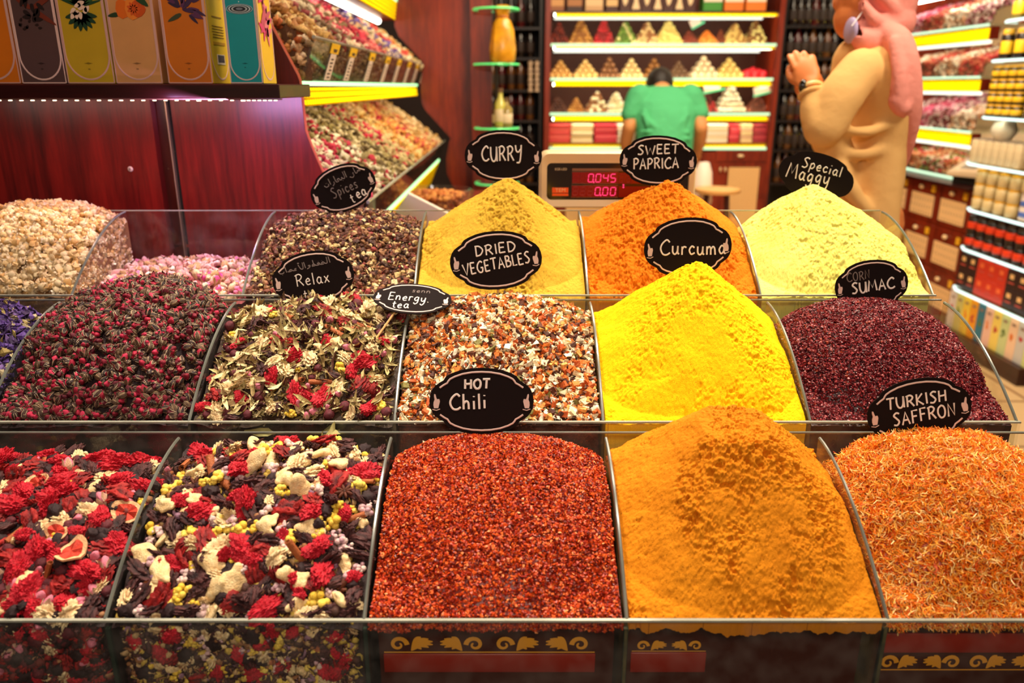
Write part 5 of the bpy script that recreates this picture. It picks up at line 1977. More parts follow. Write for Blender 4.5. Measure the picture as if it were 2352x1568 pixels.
def picture(mb_, kind, w_, zc_, y):
    r = random.Random(hash(kind) % 1000 if False else len(kind))
    if kind == 'spice':
        for ang, L in ((0.5, .6), (2.5, .5), (-0.6, .6)):
            leafshape(mb_, 0, zc_, w_ * L, w_ * .11, ang, y, lin(120, 44, 22))
        for k in range(14):
            leafshape(mb_, r.uniform(-.2, .15) * w_, zc_ + r.uniform(-.28, .25) * w_, w_ * .2, w_ * .09, r.uniform(0, 6), y - 0.0003, lin(34, 12, 10))
        for k in range(9):
            leafshape(mb_, r.uniform(-.3, .2) * w_, zc_ - r.uniform(.25, .42) * w_, w_ * .09, w_ * .05, r.uniform(0, 6), y, lin(40, 16, 12))
    elif kind == 'jasmine':
        for k in range(13):
            leafshape(mb_, 0, zc_ + .05 * w_, w_ * r.uniform(.42, .62), w_ * .06, 0.25 + k * 0.21, y, lin(24 + 20 * (k % 3), 70 + 20 * (k % 2), 34))
        for k in range(8):
            leafshape(mb_, 0, zc_ - .1 * w_, w_ * .34, w_ * .12, PI + 0.2 + k * 0.4, y - 0.0002, lin(20, 60, 32))
        for k in range(10):
            leafshape(mb_, r.uniform(-.14, .14) * w_, zc_ + r.uniform(-.12, .1) * w_, w_ * .15, w_ * .09, r.uniform(0, 6), y - 0.0006, lin(246, 214, 190))
    elif kind == 'orange':
        for (dx, R_, c) in ((-.12, .17, lin(236, 110, 10)), (.20, .15, lin(214, 84, 6)), (.10, .19, lin(250, 140, 40))):
            leafshape(mb_, dx * w_ - R_ * w_, zc_, 2 * R_ * w_, 2.2 * R_ * w_, 0, y - 0.0001 * (dx + 1), c)
        for k in range(9):
            a = k * 2 * PI / 9
            leafshape(mb_, .10 * w_ + .03 * w_ * math.cos(a), zc_ + .03 * w_ * math.sin(a), w_ * .12, w_ * .07, a, y - 0.0008, lin(226, 90, 10))
        leafshape(mb_, .14 * w_, zc_ + .28 * w_, w_ * .36, w_ * .14, -0.7, y - 0.0009, lin(30, 70, 30))
        leafshape(mb_, -.22 * w_, zc_ - .10 * w_, w_ * .26, w_ * .09, 3.3, y, lin(30, 60, 24))
    elif kind == 'lavender':
        for k in range(26):
            a = r.uniform(-0.9, 2.6)
            q = r.uniform(0, .30) * w_
            leafshape(mb_, q * math.cos(a), zc_ + q * math.sin(a), w_ * .26, w_ * .07, a + r.uniform(-.5, .5), y - 0.0001 * (k % 5), (lin(66, 34, 74), lin(92, 40, 84), lin(50, 26, 60))[k % 3])
        leafshape(mb_, -.02 * w_, zc_ - .10 * w_, w_ * .36, w_ * .09, 3.6, y, lin(60, 70, 40))
    elif kind == 'drop':
        for R_, c in ((.40, lin(150, 190, 200)), (.37, lin(60, 90, 100)), (.33, lin(206, 226, 226)), (.29, lin(30, 40, 50)), (.24, lin(190, 200, 200)), (.19, lin(24, 30, 36)), (.10, lin(120, 130, 140))):
            n = 24
            dy = (0.40 - R_) * 0.004
            pts = [(R_ * w_ * math.cos(2 * PI * i / n), zc_ + R_ * w_ * 0.36 * math.sin(2 * PI * i / n)) for i in range(n)]
            V = [(p[0], y - dy, p[1]) for p in pts] + [(p[0], y - dy - 0.0003, p[1]) for p in pts]
            mb_.add(V, [tuple(range(n)), tuple(range(n, 2 * n))[::-1]] + [(i, (i + 1) % n, n + (i + 1) % n, n + i) for i in range(n)], col=c)
        for dz in (.20, .28, .42):
            leafshape(mb_, -.015 * w_, zc_ + dz * w_, .03 * w_, .035 * w_, 0, y, lin(230, 250, 250))
    elif kind == 'blossom':
        for k in range(22):
            a = r.uniform(0, 6.28)
            leafshape(mb_, r.uniform(-.1, .1) * w_, zc_ + r.uniform(-.5, .5) * w_, w_ * .45, w_ * .12, a, y - 0.0001 * (k % 4), (lin(226, 60, 130), lin(206, 90, 120), lin(236, 130, 150))[k % 3])
    elif kind == 'print':
        for k in range(13):
            mb_.box((0, y, zc_ + 0.10 - k * 0.0082), (w_ * r.uniform(.52, .66), 0.0004, 0.0016), col=lin(176, 130, 10))
        mb_.box((0, y, zc_ - 0.032), (w_ * .5, 0.0004, 0.0022), col=lin(150, 110, 10))
        for k in range(5):
            mb_.box((0, y, zc_ - 0.048 - k * 0.0048), (w_ * r.uniform(.55, .66), 0.0004, 0.0014), col=lin(150, 110, 10))
        mb_.box((0, y, zc_ - 0.078), (w_ * .62, 0.0004, 0.0050), col=lin(206, 150, 10))
        mb_.box((0.002, y, zc_ - 0.106), (w_ * .40, 0.0004, 0.018), col=lin(244, 220, 200))
        for k in range(11):
            mb_.box((0.002 - w_ * .15 + k * w_ * .03, y - 0.0004, zc_ - 0.105), (w_ * (.010 if k % 3 else .018), 0.0004, 0.013), col=lin(60, 40, 70))


def fragrance_box(px0, px1, col, corner, line, pic, label, depth=0.085, pyb=190, emb=True, yoff=0.0, side=None):
    Yf = YB_ + yoff
    p0, p1 = at(px0, pyb, Yf), at(px1, pyb, Yf)
    wd = p1.x - p0.x - 0.001
    t = thing('fragrance_box', label, 'box', ((p0.x + p1.x) / 2, Yf, zs), group='fragrance boxes on the wall shelf')
    m = mat('carton_' + label.split()[0] + '_' + label.split()[1], col, 0.45, vary=0.05, vscale=30)
    mk = mat('corner_' + label.split()[0] + '_' + label.split()[1], corner, 0.45)
    ml = mat('carton_line' + ('_w' if line else ''), lin(240, 200, 190) if line else lin(220, 170, 160), 0.5)
    MB().box((0, depth / 2, BOX_H / 2 + 0.0005), (wd, depth, BOX_H), bevel=0.0012, seg=1).build('carton', m, t, smooth=False)
    ln = MB()
    hw = wd / 2 - 0.0035
    y = -0.0004
    r0 = hw
    pts = [(-hw, y, BOX_H - 0.004), (-hw, y, 0.006 + r0 * 1.15)]
    for a in np.linspace(PI, 2 * PI, 18)[1:-1]:
        pts.append((r0 * math.cos(a), y, 0.006 + r0 * 1.15 + r0 * 1.1 * math.sin(a)))
    pts += [(hw, y, 0.006 + r0 * 1.15), (hw, y, BOX_H - 0.004)]
    ln.tube(pts, wd * 0.018, 5, flat=None)
    for i in range(len(ln.v)):
        ln.v[i] = (ln.v[i][0], y + (ln.v[i][1] - y) * 0.3, ln.v[i][2])
    for xx in (-wd / 2 + 0.0010, wd / 2 - 0.0010):
        ln.box((xx, y, BOX_H / 2), (0.0018, 0.0006, BOX_H - 0.004))
    ln.box((0, y, 0.0022), (wd - 0.003, 0.0006, 0.0018))
    ln.build('arched_outline', ml, t)
    if pic:
        pc = MB()
        picture(pc, pic, wd, 0.128, -0.0012)
        pc.build('printed_picture', M_PAINT, t, smooth=False)
    em = MB()
    emblem(em, 0, 0.036, wd * 0.085, -0.0010, tuple(c * 0.45 for c in col))
    em.build('printed_emblem', M_PAINT, t, smooth=False)
    if side:        # the narrow side of the carton, in another colour
        scol, spic = side
        sd = thing('side_face', None, None, (wd / 2 + 0.0004, depth / 2, 0), (0, 0, PI / 2))
        sd.parent = t
        if 'category' in sd:
            del sd['category']
        MB().box((0, 0, BOX_H / 2 + 0.0005), (depth - 0.002, 0.0006, BOX_H - 0.002)).build('side_panel', mat('carton_side', scol, 0.45), sd, smooth=False)
        ls = MB()
        hw2 = depth / 2 - 0.004
        pts = [(-hw2, -0.0006, BOX_H - 0.004), (-hw2, -0.0006, 0.006 + hw2 * 1.15)]
        for a_ in np.linspace(PI, 2 * PI, 18)[1:-1]:
            pts.append((hw2 * math.cos(a_), -0.0006, 0.006 + hw2 * 1.15 + hw2 * 1.1 * math.sin(a_)))
        pts += [(hw2, -0.0006, 0.006 + hw2 * 1.15), (hw2, -0.0006, BOX_H - 0.004)]
        ls.tube(pts, 0.0016, 5)
        for i in range(len(ls.v)):
            ls.v[i] = (ls.v[i][0], -0.0006 + (ls.v[i][1] + 0.0006) * 0.3, ls.v[i][2])
        ls.build('arched_outline', mat('carton_line_w', lin(250, 226, 210), 0.5), sd)
        ps_ = MB()
        picture(ps_, spic, depth, 0.150 if spic == 'print' else 0.125, -0.0012)
        ps_.build('side_print', M_PAINT, sd, smooth=False)
    return t


fragrance_box(-66, 50, lin(226, 120, 10), lin(196, 130, 30), 0, None, 'bright orange fragrance box cut by the left picture edge', pyb=193)
fragrance_box(52, 155, lin(92, 64, 62), lin(70, 60, 60), 1, 'spice', 'grey purple fragrance box picturing cinnamon and star anise', pyb=193)
fragrance_box(157, 266, lin(206, 170, 30), lin(196, 180, 70), 0, 'jasmine', 'lime yellow fragrance box picturing green leaves and white petals', pyb=193)
fragrance_box(268, 375, lin(222, 160, 96), lin(206, 166, 110), 0, 'orange', 'beige fragrance box picturing sliced oranges', pyb=192)
fragrance_box(387, 490, lin(216, 116, 8), lin(196, 120, 20), 0, 'lavender', 'deep orange fragrance box picturing a lavender bunch with yellow printed side', pyb=189, depth=0.100, side=(lin(250, 206, 40), 'print'))
fragrance_box(529, 605, lin(0, 160, 166), lin(0, 150, 160), 1, 'drop', 'teal fragrance box picturing a water drop ripple at the shelf end', pyb=187, depth=0.085, side=(lin(252, 206, 20), 'blossom'))

# ================================================================== shop scale behind the rear row
SY = 1.70
c0, c1 = at(1240, 348, SY), at(1592, 476, SY)
sw, shh = c1.x - c0.x, c0.z - c1.z
t = thing('shop_scale', 'cream shop scale display with red digits behind the orange cone', 'scale', ((c0.x + c1.x) / 2, SY, c1.z))
M_CREAM = mat('scale_cream', lin(236, 206, 160), 0.4)


def rrect(w_, h_, r, n=6):
    out = []
    for (cx, cy, a0) in ((w_ / 2 - r, h_ / 2 - r, 0), (-w_ / 2 + r, h_ / 2 - r, PI / 2), (-w_ / 2 + r, -h_ / 2 + r, PI), (w_ / 2 - r, -h_ / 2 + r, 1.5 * PI)):
        for k in range(n + 1):
            a = a0 + PI / 2 * k / n
            out.append((cx + r * math.cos(a), cy + r * math.sin(a)))
    return out


MXZ = Matrix(((1, 0, 0, 0), (0, 0, -1, 0), (0, 1, 0, 0), (0, 0, 0, 1)))     # x right, y up, z towards the camera
b = MB()
o_, i_ = rrect(sw, shh, 0.018), rrect(sw - 0.03, shh - 0.040, 0.010)
i_ = [(x, y - 0.003) for x, y in i_]
n = len(o_)
V = [(x, y, -0.05) for x, y in o_] + [(x, y, 0.004) for x, y in o_] + [(x * 0.975, y * 0.94, 0.012) for x, y in o_] + [(x, y, 0.010) for x, y in i_] + [(x, y, 0.003) for x, y in i_]
Fs = [tuple(range(n))[::-1]]
for L in range(4):
    Fs += [(L * n + i, L * n + (i + 1) % n, (L + 1) * n + (i + 1) % n, (L + 1) * n + i) for i in range(n)]
Fs.append(tuple(4 * n + i for i in range(n)))
T1 = Matrix.Translation((0, 0, shh / 2)) @ MXZ
b.add(V, Fs, M=T1)
b.build('housing', M_CREAM, t, angle=35)
MB().box((0, 0.030, (0.862 - c1.z) / 2 + 0.01), (0.05, 0.03, c1.z - 0.862 + 0.02)).build('pole', M_CREAM, t, smooth=False)
MB().box((0, 0.020, 0.868 - c1.z), (0.20, 0.10, 0.012)).build('foot', M_CREAM, t, smooth=False)
scr = MB().prism([(x * 0.995, y * 0.995) for x, y in i_], 0.003, 0.0052, M=T1).build('display_window', mat('scale_black', lin(40, 24, 10), 0.15, spec=0.6), t, smooth=False)


def sxy(px, py):
    q = at(px, py, SY)
    return (q.x - (c0.x + c1.x) / 2, q.z - c1.z - shh / 2)


def rect_px(mb_, x0, y0, x1, y1, z, d=0.0004):
    a, b_ = sxy(x0, y0), sxy(x1, y1)
    mb_.prism([(a[0], b_[1]), (b_[0], b_[1]), (b_[0], a[1]), (a[0], a[1])], z, z + d, M=T1)


r_ = MB()
rect_px(r_, 1314, 395, 1418, 420, 0.0053)
rect_px(r_, 1313, 426, 1417, 451, 0.0053)
rect_px(r_, 1420, 396, 1500, 421, 0.0053)
rect_px(r_, 1420, 427, 1500, 452, 0.0053)
tag(r_.build('digit_field', mat('scale_red', lin(120, 10, 4), 0.25, emit=lin(150, 8, 2), strength=0.25), t, smooth=False), 'dark red digit fields')
r_ = MB()
rect_px(r_, 1314, 386, 1500, 392, 0.0053)
r_.build('caption_bar', mat('scale_bar', lin(150, 100, 70), 0.4), t, smooth=False)
r_ = MB()
rect_px(r_, 1268, 430, 1305, 442, 0.0053)
rect_px(r_, 1268, 443.5, 1305, 449, 0.0053)
lg = r_.build('maker_badge', mat('badge_orange', lin(236, 84, 10), 0.4, emit=lin(236, 70, 6), strength=0.15), t, smooth=False)
for x0, y0, x1, y1 in ((1313, 394.5, 1500, 395), (1313, 420, 1500, 420.6), (1312, 425.5, 1418, 426), (1311.5, 451, 1418, 451.6)):
    pass
fr = MB()
for (x0, y0, x1, y1) in ((1313, 394, 1419, 421), (1311.5, 425, 1418, 452)):
    a, b_ = sxy(x0, y0), sxy(x1, y1)
    fr.tube([T1 @ Vector(p) for p in ((a[0], a[1], .0058), (b_[0], a[1], .0058), (b_[0], b_[1], .0058), (a[0], b_[1], .0058))], 0.0003, 5, closed=True)
fr.build('field_frame', mat('frame_line', lin(206, 130, 90), 0.5), t)
SEG = {'0': 'abcdef', '4': 'bcfg', '5': 'acdfg', '8': 'abcdefg'}


def digit(mb_, ch, px, py, wpx, hpx):
    s = {'a': ((0, 1), (1, 1)), 'b': ((1, 1), (1, .5)), 'c': ((1, .5), (1, 0)), 'd': ((0, 0), (1, 0)), 'e': ((0, .5), (0, 0)), 'f': ((0, 1), (0, .5)), 'g': ((0, .5), (1, .5))}
    for q in SEG[ch]:
        (x0, y0), (x1, y1) = s[q]
        dx, dy = (x1 - x0) * .1, (y1 - y0) * .1
        P = []
        for (x_, y_) in ((x0 + dx, y0 + dy), (x1 - dx, y1 - dy)):
            a = sxy(px + (x_ - 0.5) * wpx + (y_ - 0.5) * 2.2, py - (y_ - 0.5) * hpx)
            P.append(T1 @ Vector((a[0], a[1], 0.0062)))
        mb_.tube(P, 0.00085, 5)


lit, dim = MB(), MB()
for k, ch in enumerate('88'):
    digit(dim, ch, 1321.5 + k * 17, 409, 11, 18)
for k, ch in enumerate('0045'):
    digit(lit, ch, 1356.5 + k * 17, 408, 11, 18)
a = sxy(1363, 417.5)
lit.ball(tuple(T1 @ Vector((a[0], a[1], 0.0062))), 0.0017, 6, 5)
for k in range(3):
    digit(dim, '8', 1321 + k * 17, 438, 11, 18)
for k in range(3):
    digit(lit, '0', 1372 + k * 17.5, 438.5, 11, 18)
a = sxy(1379, 447.5)
lit.ball(tuple(T1 @ Vector((a[0], a[1], 0.0062))), 0.0017, 6, 5)
for k in range(2):
    digit(dim, '8', 1428 + k * 17, 409, 11, 18)
for dyp in (424, 429):
    a = sxy(1431, dyp)
    lit.ball(tuple(T1 @ Vector((a[0], a[1], 0.006))), 0.0018, 6, 5)
lit.build('lit_digits', emit_mat('digit_glow', lin(255, 60, 110), 1.6), t)
dim.build('unlit_digits', mat('digit_dim', lin(160, 24, 8), 0.4), t)


def font_text(txt, size, M, name, m, parent):
    cu = bpy.data.curves.new(name, 'FONT')
    cu.body = txt
    cu.size = size
    cu.extrude = 0.0002
    cu.align_x = 'CENTER'
    cu.align_y = 'CENTER'
    o = bpy.data.objects.new(name, cu)
    COL.objects.link(o)
    bpy.context.view_layer.update()
    dg = bpy.context.evaluated_depsgraph_get()
    me = bpy.data.meshes.new_from_object(o.evaluated_get(dg))
    bpy.data.objects.remove(o)
    me.transform(M)
    me.materials.clear()
    me.materials.append(m)
    return link_mesh(name, me, parent)


a = sxy(1288, 388)
font_text('EGE-LED', 0.0068, T1 @ Matrix.Translation((a[0], a[1], 0.0056)), 'name_lettering', mat('lettering_pale', lin(250, 226, 180), 0.5), t)
a = sxy(1287, 436)
font_text('TEM', 0.0105, T1 @ Matrix.Translation((a[0], a[1], 0.0060)) @ Matrix.Diagonal((1.15, 1, 1, 1)), 'badge_lettering', mat('lettering_yellow', lin(255, 206, 140), 0.5), lg)

# ---- tub of nuts and a white sheet on the low ledge of the side display unit
zn = 0.86
pn = at(1012, 470, 2.75)
lg_ = thing('low_ledge', 'low wooden ledge under the lit trays of the side display unit', 'ledge', (-0.33, 2.75, 0))
MB().box((0, 0, (pn.z - 0.05) / 2), (0.50, 1.6, pn.z - 0.05)).build('ledge_board', M_MAHOG2, lg_, smooth=False)
t = thing('nut_tub', 'round clear tub of orange brown nuts below the lit trays beside the dull yellow cone', 'tub', (pn.x - 0.03, 2.75, pn.z - 0.0495))
MB().lathe([(0.10, 0), (0.125, 0.004), (0.145, 0.10), (0.150, 0.10), (0.132, 0.002)], 28).build('clear_tub', M_ACR, t)
g = Grains()
n_ = 500
rr_, aa_ = 0.118 * np.sqrt(rng.random(n_)), rng.random(n_) * 6.28
P_ = np.stack([rr_ * np.cos(aa_), rr_ * np.sin(aa_), 0.012 + 0.075 * rng.random(n_)], 1)
P_[:, 2] = np.where(rng.random(n_) < 0.6, 0.080 + 0.012 * (1 - (rr_ / 0.12) ** 2), P_[:, 2])
g.put(BLOB, P_, rot_frames(n_, free=1.0), rng.uniform(0.008, 0.013, n_), lookup([lin(200, 110, 40), lin(226, 150, 70), lin(160, 80, 30)], n_))
tag(g.build('nuts', M_GRAIN, t, smooth=True), kind='stuff')
pw_ = at(948, 475, 2.2)
t = thing('white_sheet', 'white paper sheet leaning below the lit trays behind the rear bins', 'paper', (pw_.x - 0.02, 2.2, pn.z - 0.04), (0.5, 0.5, 0.3))
MB().box((0, 0, 0.06), (0.16, 0.012, 0.20), bevel=0.003).build('sheet', mat('sheet_white', lin(250, 236, 220), 0.6), t)

# ================================================================== display cabinet at the back of the shop
CY = 5.35


def Z(py, Y=CY):
    return at(1500, py, Y).z


def Xp(px, py=200, Y=CY):
    return at(px, py, Y).x


cx0, cx1 = Xp(1251), Xp(1787)
cab = thing('sweets_cabinet', 'tall lit mahogany cabinet with glass shelves of sweet pyramids at the back', 'cabinet', ((cx0 + cx1) / 2, CY, 0))
OC = Matrix.Translation((-(cx0 + cx1) / 2, -CY, 0))
pw = 0.035
for X in (cx0 + pw / 2, cx1 - pw / 2):
    MB().box((X, CY + 0.22, 1.15), (pw, 0.44, 2.3), M=OC).build('side_panel', M_MAHOG2, cab, smooth=False)
MB().box(((cx0 + cx1) / 2, CY + 0.44, 1.15), (cx1 - cx0, 0.02, 2.3), M=OC).build('back_board', mat('back_brown', lin(96, 50, 40), 0.5, spec=0.25), cab, smooth=False)
zcnt = Z(345)
MB().box(((cx0 + cx1) / 2, CY + 0.20, zcnt / 2 - 0.006), (cx1 - cx0 - 2 * pw, 0.44, zcnt - 0.012), M=OC).build('base', M_MAHOG2, cab, smooth=False)
GT = bpy.data.materials.new('lit_gold_fret')
GT.use_nodes = True
_nt = GT.node_tree
_src = GOLDTRIMX.node_tree
_nt.nodes.clear()
_o = _nt.nodes.new('ShaderNodeOutputMaterial')
_t = _nt.nodes.new('ShaderNodeBsdfTranslucent')
_d = _nt.nodes.new('ShaderNodeBsdfDiffuse')
_a = _nt.nodes.new('ShaderNodeAddShader')
for _n in (_t, _d):
    _n.inputs[0].default_value = (1.0, 0.93, 0.01, 1)
_nt.links.new(_t.outputs[0], _a.inputs[0])
_nt.links.new(_d.outputs[0], _a.inputs[1])
_nt.links.new(_a.outputs[0], _o.inputs[0])
_tc = _nt.nodes.new('ShaderNodeTexCoord')
_sx = _nt.nodes.new('ShaderNodeSeparateXYZ')
_cb = _nt.nodes.new('ShaderNodeCombineXYZ')
_ad = _nt.nodes.new('ShaderNodeMath')
_nt.links.new(_tc.outputs['Object'], _sx.inputs[0])
_nt.links.new(_sx.outputs['X'], _ad.inputs[0])
_nt.links.new(_sx.outputs['Y'], _ad.inputs[1])
_nt.links.new(_ad.outputs[0], _cb.inputs[0])
_nt.links.new(_sx.outputs['Z'], _cb.inputs[1])
_br = _nt.nodes.new('ShaderNodeTexBrick')
_br.offset = 0.0
_br.inputs['Color1'].default_value = (1.0, 0.93, 0.01, 1)
_br.inputs['Color2'].default_value = (1.0, 0.93, 0.01, 1)
_br.inputs['Mortar'].default_value = (0.34, 0.22, 0.005, 1)
_br.inputs['Scale'].default_value = 1.0
_br.inputs['Mortar Size'].default_value = 0.0030
_br.inputs['Brick Width'].default_value = 0.022
_br.inputs['Row Height'].default_value = 0.015
_nt.links.new(_cb.outputs[0], _br.inputs['Vector'])
_nt.links.new(_br.outputs[0], _t.inputs[0])
_nt.links.new(_br.outputs[0], _d.inputs[0])
# the fret of the side unit's trims is lit from behind in the same way
for _ob in list(LU.children):
    if _ob.name.startswith(('upper_gold_trim', 'top_gold_trim', 'lower_gold_trim')):
        _ob.data.materials[0] = GT

TUBEC = emit_mat('cabinet_tube', (1.0, 0.98, 0.80), 1.5)
TUBEH = emit_mat('cabinet_hidden_tube', (1.0, 0.95, 0.74), 12.0)
LEDC = emit_mat('cabinet_led', (0.66, 1.0, 0.55), 1.25)
M_SHG = glass_mat('shelf_glass', (0.92, 0.97, 0.93), dust_amt=0.02)
xa_, xb_ = cx0 + pw + 0.002, cx1 - pw - 0.002
xm_, xw_ = (xa_ + xb_) / 2, xb_ - xa_
SHZ = []
for i, (yl, g0, g1, tube) in enumerate(((None, 29, 37, 42), (103, 107, 113, 118), (182, 186, 198, 201), (262, 267, 277, 281), (341, 333, 338, None))):
    if yl is not None:
        zl = Z(yl)
        SHZ.append(zl + 0.006)
        s_ = MB().box((xm_, CY + 0.20, zl), (xw_, 0.38, 0.010), M=OC).build('glass_shelf' if i < 4 else 'counter_top', M_SHG if i < 4 else M_MAHOGD, cab, smooth=False)
        MB().box((xm_, CY + 0.004, zl), (xw_, 0.008, 0.016), M=OC).build('shelf_led_strip', LEDC, s_, smooth=False)
    MB().box((xm_ + 0.01, CY + 0.016, (Z(g0) + Z(g1)) / 2), (xw_ - 0.03, 0.003, Z(g0) - Z(g1)), M=OC).build('gold_fret_trim', GT, cab, smooth=False)
    if tube:
        show = tube in (42, 118)
        tb = MB().tube([(xa_ + 0.02, CY + (0.02 if show else 0.035), Z(tube) + (0 if show else 0.02)), (xb_ - (0.10 if show else 0.02), CY + (0.02 if show else 0.035), Z(tube) + (0 if show else 0.02))], 0.006 if show else 0.009, 8, M=OC).build('light_tube', TUBEC if show else TUBEH, cab)
        if show:
            MB().tube([(xa_ + 0.02, CY + 0.036, Z((g0 + g1) / 2)), (xb_ - 0.02, CY + 0.036, Z((g0 + g1) / 2))], 0.009, 8, M=OC).build('light_tube', TUBEH, cab)  # second tube hidden behind the trim, added to light the piles
MB().box((xm_, CY + 0.21, Z(27)), (xw_, 0.40, 0.012), M=OC).build('top_board', M_MAHOGD, cab, smooth=False)
# glass fronts of the open tiers
for (ya, yb) in ((47, 99), (121, 178)):
    pass
# lattice doors, drawer and knob of the base
LATT = pattern_mat('cane_lattice', lin(120, 70, 40), lin(226, 178, 116), 0.022, 0.022, 0.45, 0.5, axes='XZ')
for (x0, x1) in ((1300, 1410), (1430, 1560), (1668, 1738)):
    d = MB().box(((Xp(x0, 420) + Xp(x1, 420)) / 2, CY - 0.026, 0.30), (Xp(x1, 420) - Xp(x0, 420) + 0.09, 0.012, 0.56), M=OC).build('cabinet_door', M_MAHOG2, cab, smooth=False)
    MB().box(((Xp(x0, 420) + Xp(x1, 420)) / 2, CY - 0.034, Z(383) - 0.25), (Xp(x1, 420) - Xp(x0, 420), 0.006, 0.50), M=OC).build('lattice_panel', LATT, d, smooth=False)
    MB().ball((Xp(x0 - 7, 400), CY - 0.042, Z(388)), (0.008, 0.012, 0.016), 8, 6, M=OC).ball((Xp(x0 - 18, 400), CY - 0.042, Z(388)), (0.008, 0.012, 0.016), 8, 6, M=OC).build('door_knob', mat('knob_pale', lin(236, 200, 150), 0.3), d)
kb = MB().box((Xp(1700, 357), CY - 0.024, Z(357)), (0.34, 0.01, 0.07), M=OC).build('drawer', M_MAHOG2, cab, smooth=False)
MB().ball((Xp(1698, 357), CY - 0.034, Z(357)), (0.022, 0.014, 0.010), 10, 6, M=OC).build('drawer_knob', mat('knob_pale', lin(236, 200, 150), 0.3), kb)


# ---- sweets
def pyramid_points(n, r):
    P = []
    for k in range(n):
        m = n - k
        for i in range(m):
            for j in range(m):
                P.append(((i - (m - 1) / 2) * 2 * r, (j - (m - 1) / 2) * 2 * r, r + k * r * 1.42))
    return P


def sweet_pile(px, wpx, hpx, base_y, tier, cols, label, n=5, gaps=True):
    """square pyramid of small sweets, too fine to tell piece from piece"""
    zb = SHZ[tier]
    x = Xp(px, base_y)
    wd = wpx * 1.06 / F * 5.2
    hh = hpx / F * 5.2
    r = wd / 2 / n
    g = Grains()
    P = np.array([p for p in pyramid_points(n, r) if p[2] < r + r * 1.42 * (n - 1.5)] + [(0.3 * r, 0, r + r * 1.42 * (n - 1.5))])
    P[:, 2] *= hh / P[:, 2].max()
    P += rng.normal(0, r * 0.12, P.shape)
    P[:, 2] = np.maximum(P[:, 2], r * 0.8)
    P += np.array([x, CY + 0.08 + wd / 2, zb])
    g.put(t_blobs(3, ICO2, 1.8, 0.10, (1, 1, 0.9)), P, rot_frames(len(P), free=1.0), np.full(len(P), r * 1.08), lookup(cols, len(P)))
    tag(g.build('sweet_pyramid', mat('sweets', (0.5, 0.3, 0.2), 0.45, vcol=True), smooth=True), label, 'sweets pile', kind='stuff')


R1 = [(1285, 42, 45, [lin(130, 40, 24), lin(90, 24, 18)], 'dark red brown pyramid of sweets, first on the top lit shelf'),
      (1338, 52, 50, [lin(190, 130, 60), lin(150, 90, 40)], 'golden brown pyramid of sweets beside the dark red one on the top lit shelf'),
      (1391, 44, 50, [lin(206, 40, 50), lin(150, 30, 36)], 'bright red pyramid of sweets on the top lit shelf'),
      (1443, 46, 46, [lin(120, 150, 60), lin(226, 210, 140), lin(90, 120, 40)], 'green and cream pyramid of sweets on the top lit shelf'),
      (1493, 50, 45, [lin(226, 190, 130), lin(160, 100, 60)], 'cream and brown pyramid right of the green one on the top lit shelf'),
      (1544, 58, 48, [lin(244, 220, 130), lin(230, 196, 110)], 'pale yellow pyramid of sweets, largest on the top lit shelf'),
      (1593, 40, 27, [lin(110, 40, 24), lin(150, 60, 36)], 'low dark pile beside the pale yellow pyramid on the top lit shelf'),
      (1634, 44, 28, [lin(226, 120, 30), lin(240, 160, 70)], 'low orange pile under the shiny dot on the top lit shelf'),
      (1664, 24, 30, [lin(140, 60, 24), lin(110, 40, 20)], 'narrow dark orange pile on the top lit shelf'),
      (1699, 48, 43, [lin(226, 190, 110), lin(170, 120, 60)], 'tan and yellow pyramid near the right end of the top lit shelf'),
      (1747, 46, 48, [lin(240, 220, 140), lin(150, 100, 50), lin(120, 76, 40)], 'pale and brown pyramid at the right end of the top lit shelf')]
for (px, wp, hp, cols, lab) in R1:
    sweet_pile(px, wp, hp, 98, 0, cols, lab, 7)
R3 = [(1283, 42, 30, [lin(90, 44, 26), lin(70, 30, 20)], 'low dark brown pile at the left end of the third lit shelf'),
      (1326, 36, 30, [lin(190, 130, 60), lin(160, 100, 44)], 'small golden brown pile on the third lit shelf'),
      (1375, 50, 42, [lin(150, 90, 50), lin(240, 220, 180), lin(110, 60, 34)], 'brown and white pyramid on the third lit shelf'),
      (1420, 46, 42, [lin(246, 230, 200), lin(230, 206, 160)], 'white pyramid of sweets left of the man in green'),
      (1634, 42, 40, [lin(180, 40, 40), lin(90, 30, 26)], 'red and dark pyramid right of the man in green'),
      (1690, 60, 56, [lin(250, 238, 214), lin(240, 214, 180)], 'tall white pyramid of sweets on the third lit shelf'),
      (1752, 46, 36, [lin(110, 56, 40), lin(150, 80, 60)], 'dark brown pile at the right end of the third lit shelf')]
for (px, wp, hp, cols, lab) in R3:
    sweet_pile(px, wp, hp, 256, 2, cols, lab, 6)
R2 = [(1290, 54, 40, [lin(206, 150, 80)], 'golden', 'first pyramid'), (1349, 56, 42, [lin(226, 180, 110)], 'tan', 'second pyramid'), (1405, 48, 46, [lin(150, 96, 60)], 'brown', 'third pyramid'),
      (1457, 52, 44, [lin(236, 200, 140)], 'cream', 'fourth pyramid'), (1510, 48, 44, [lin(160, 100, 44)], 'amber', 'pyramid behind the dark haired head'), (1568, 46, 38, [lin(120, 84, 60)], 'dark', 'pyramid right of the dark haired head'),
      (1628, 62, 50, [lin(240, 210, 170)], 'white and tan', 'tallest pyramid'), (1688, 60, 46, [lin(226, 190, 110)], 'olive cream', 'pyramid next to the red sweets'), (1746, 56, 26, [lin(226, 36, 50)], 'bright red', 'pile at the right end')]
sw_mat = {}
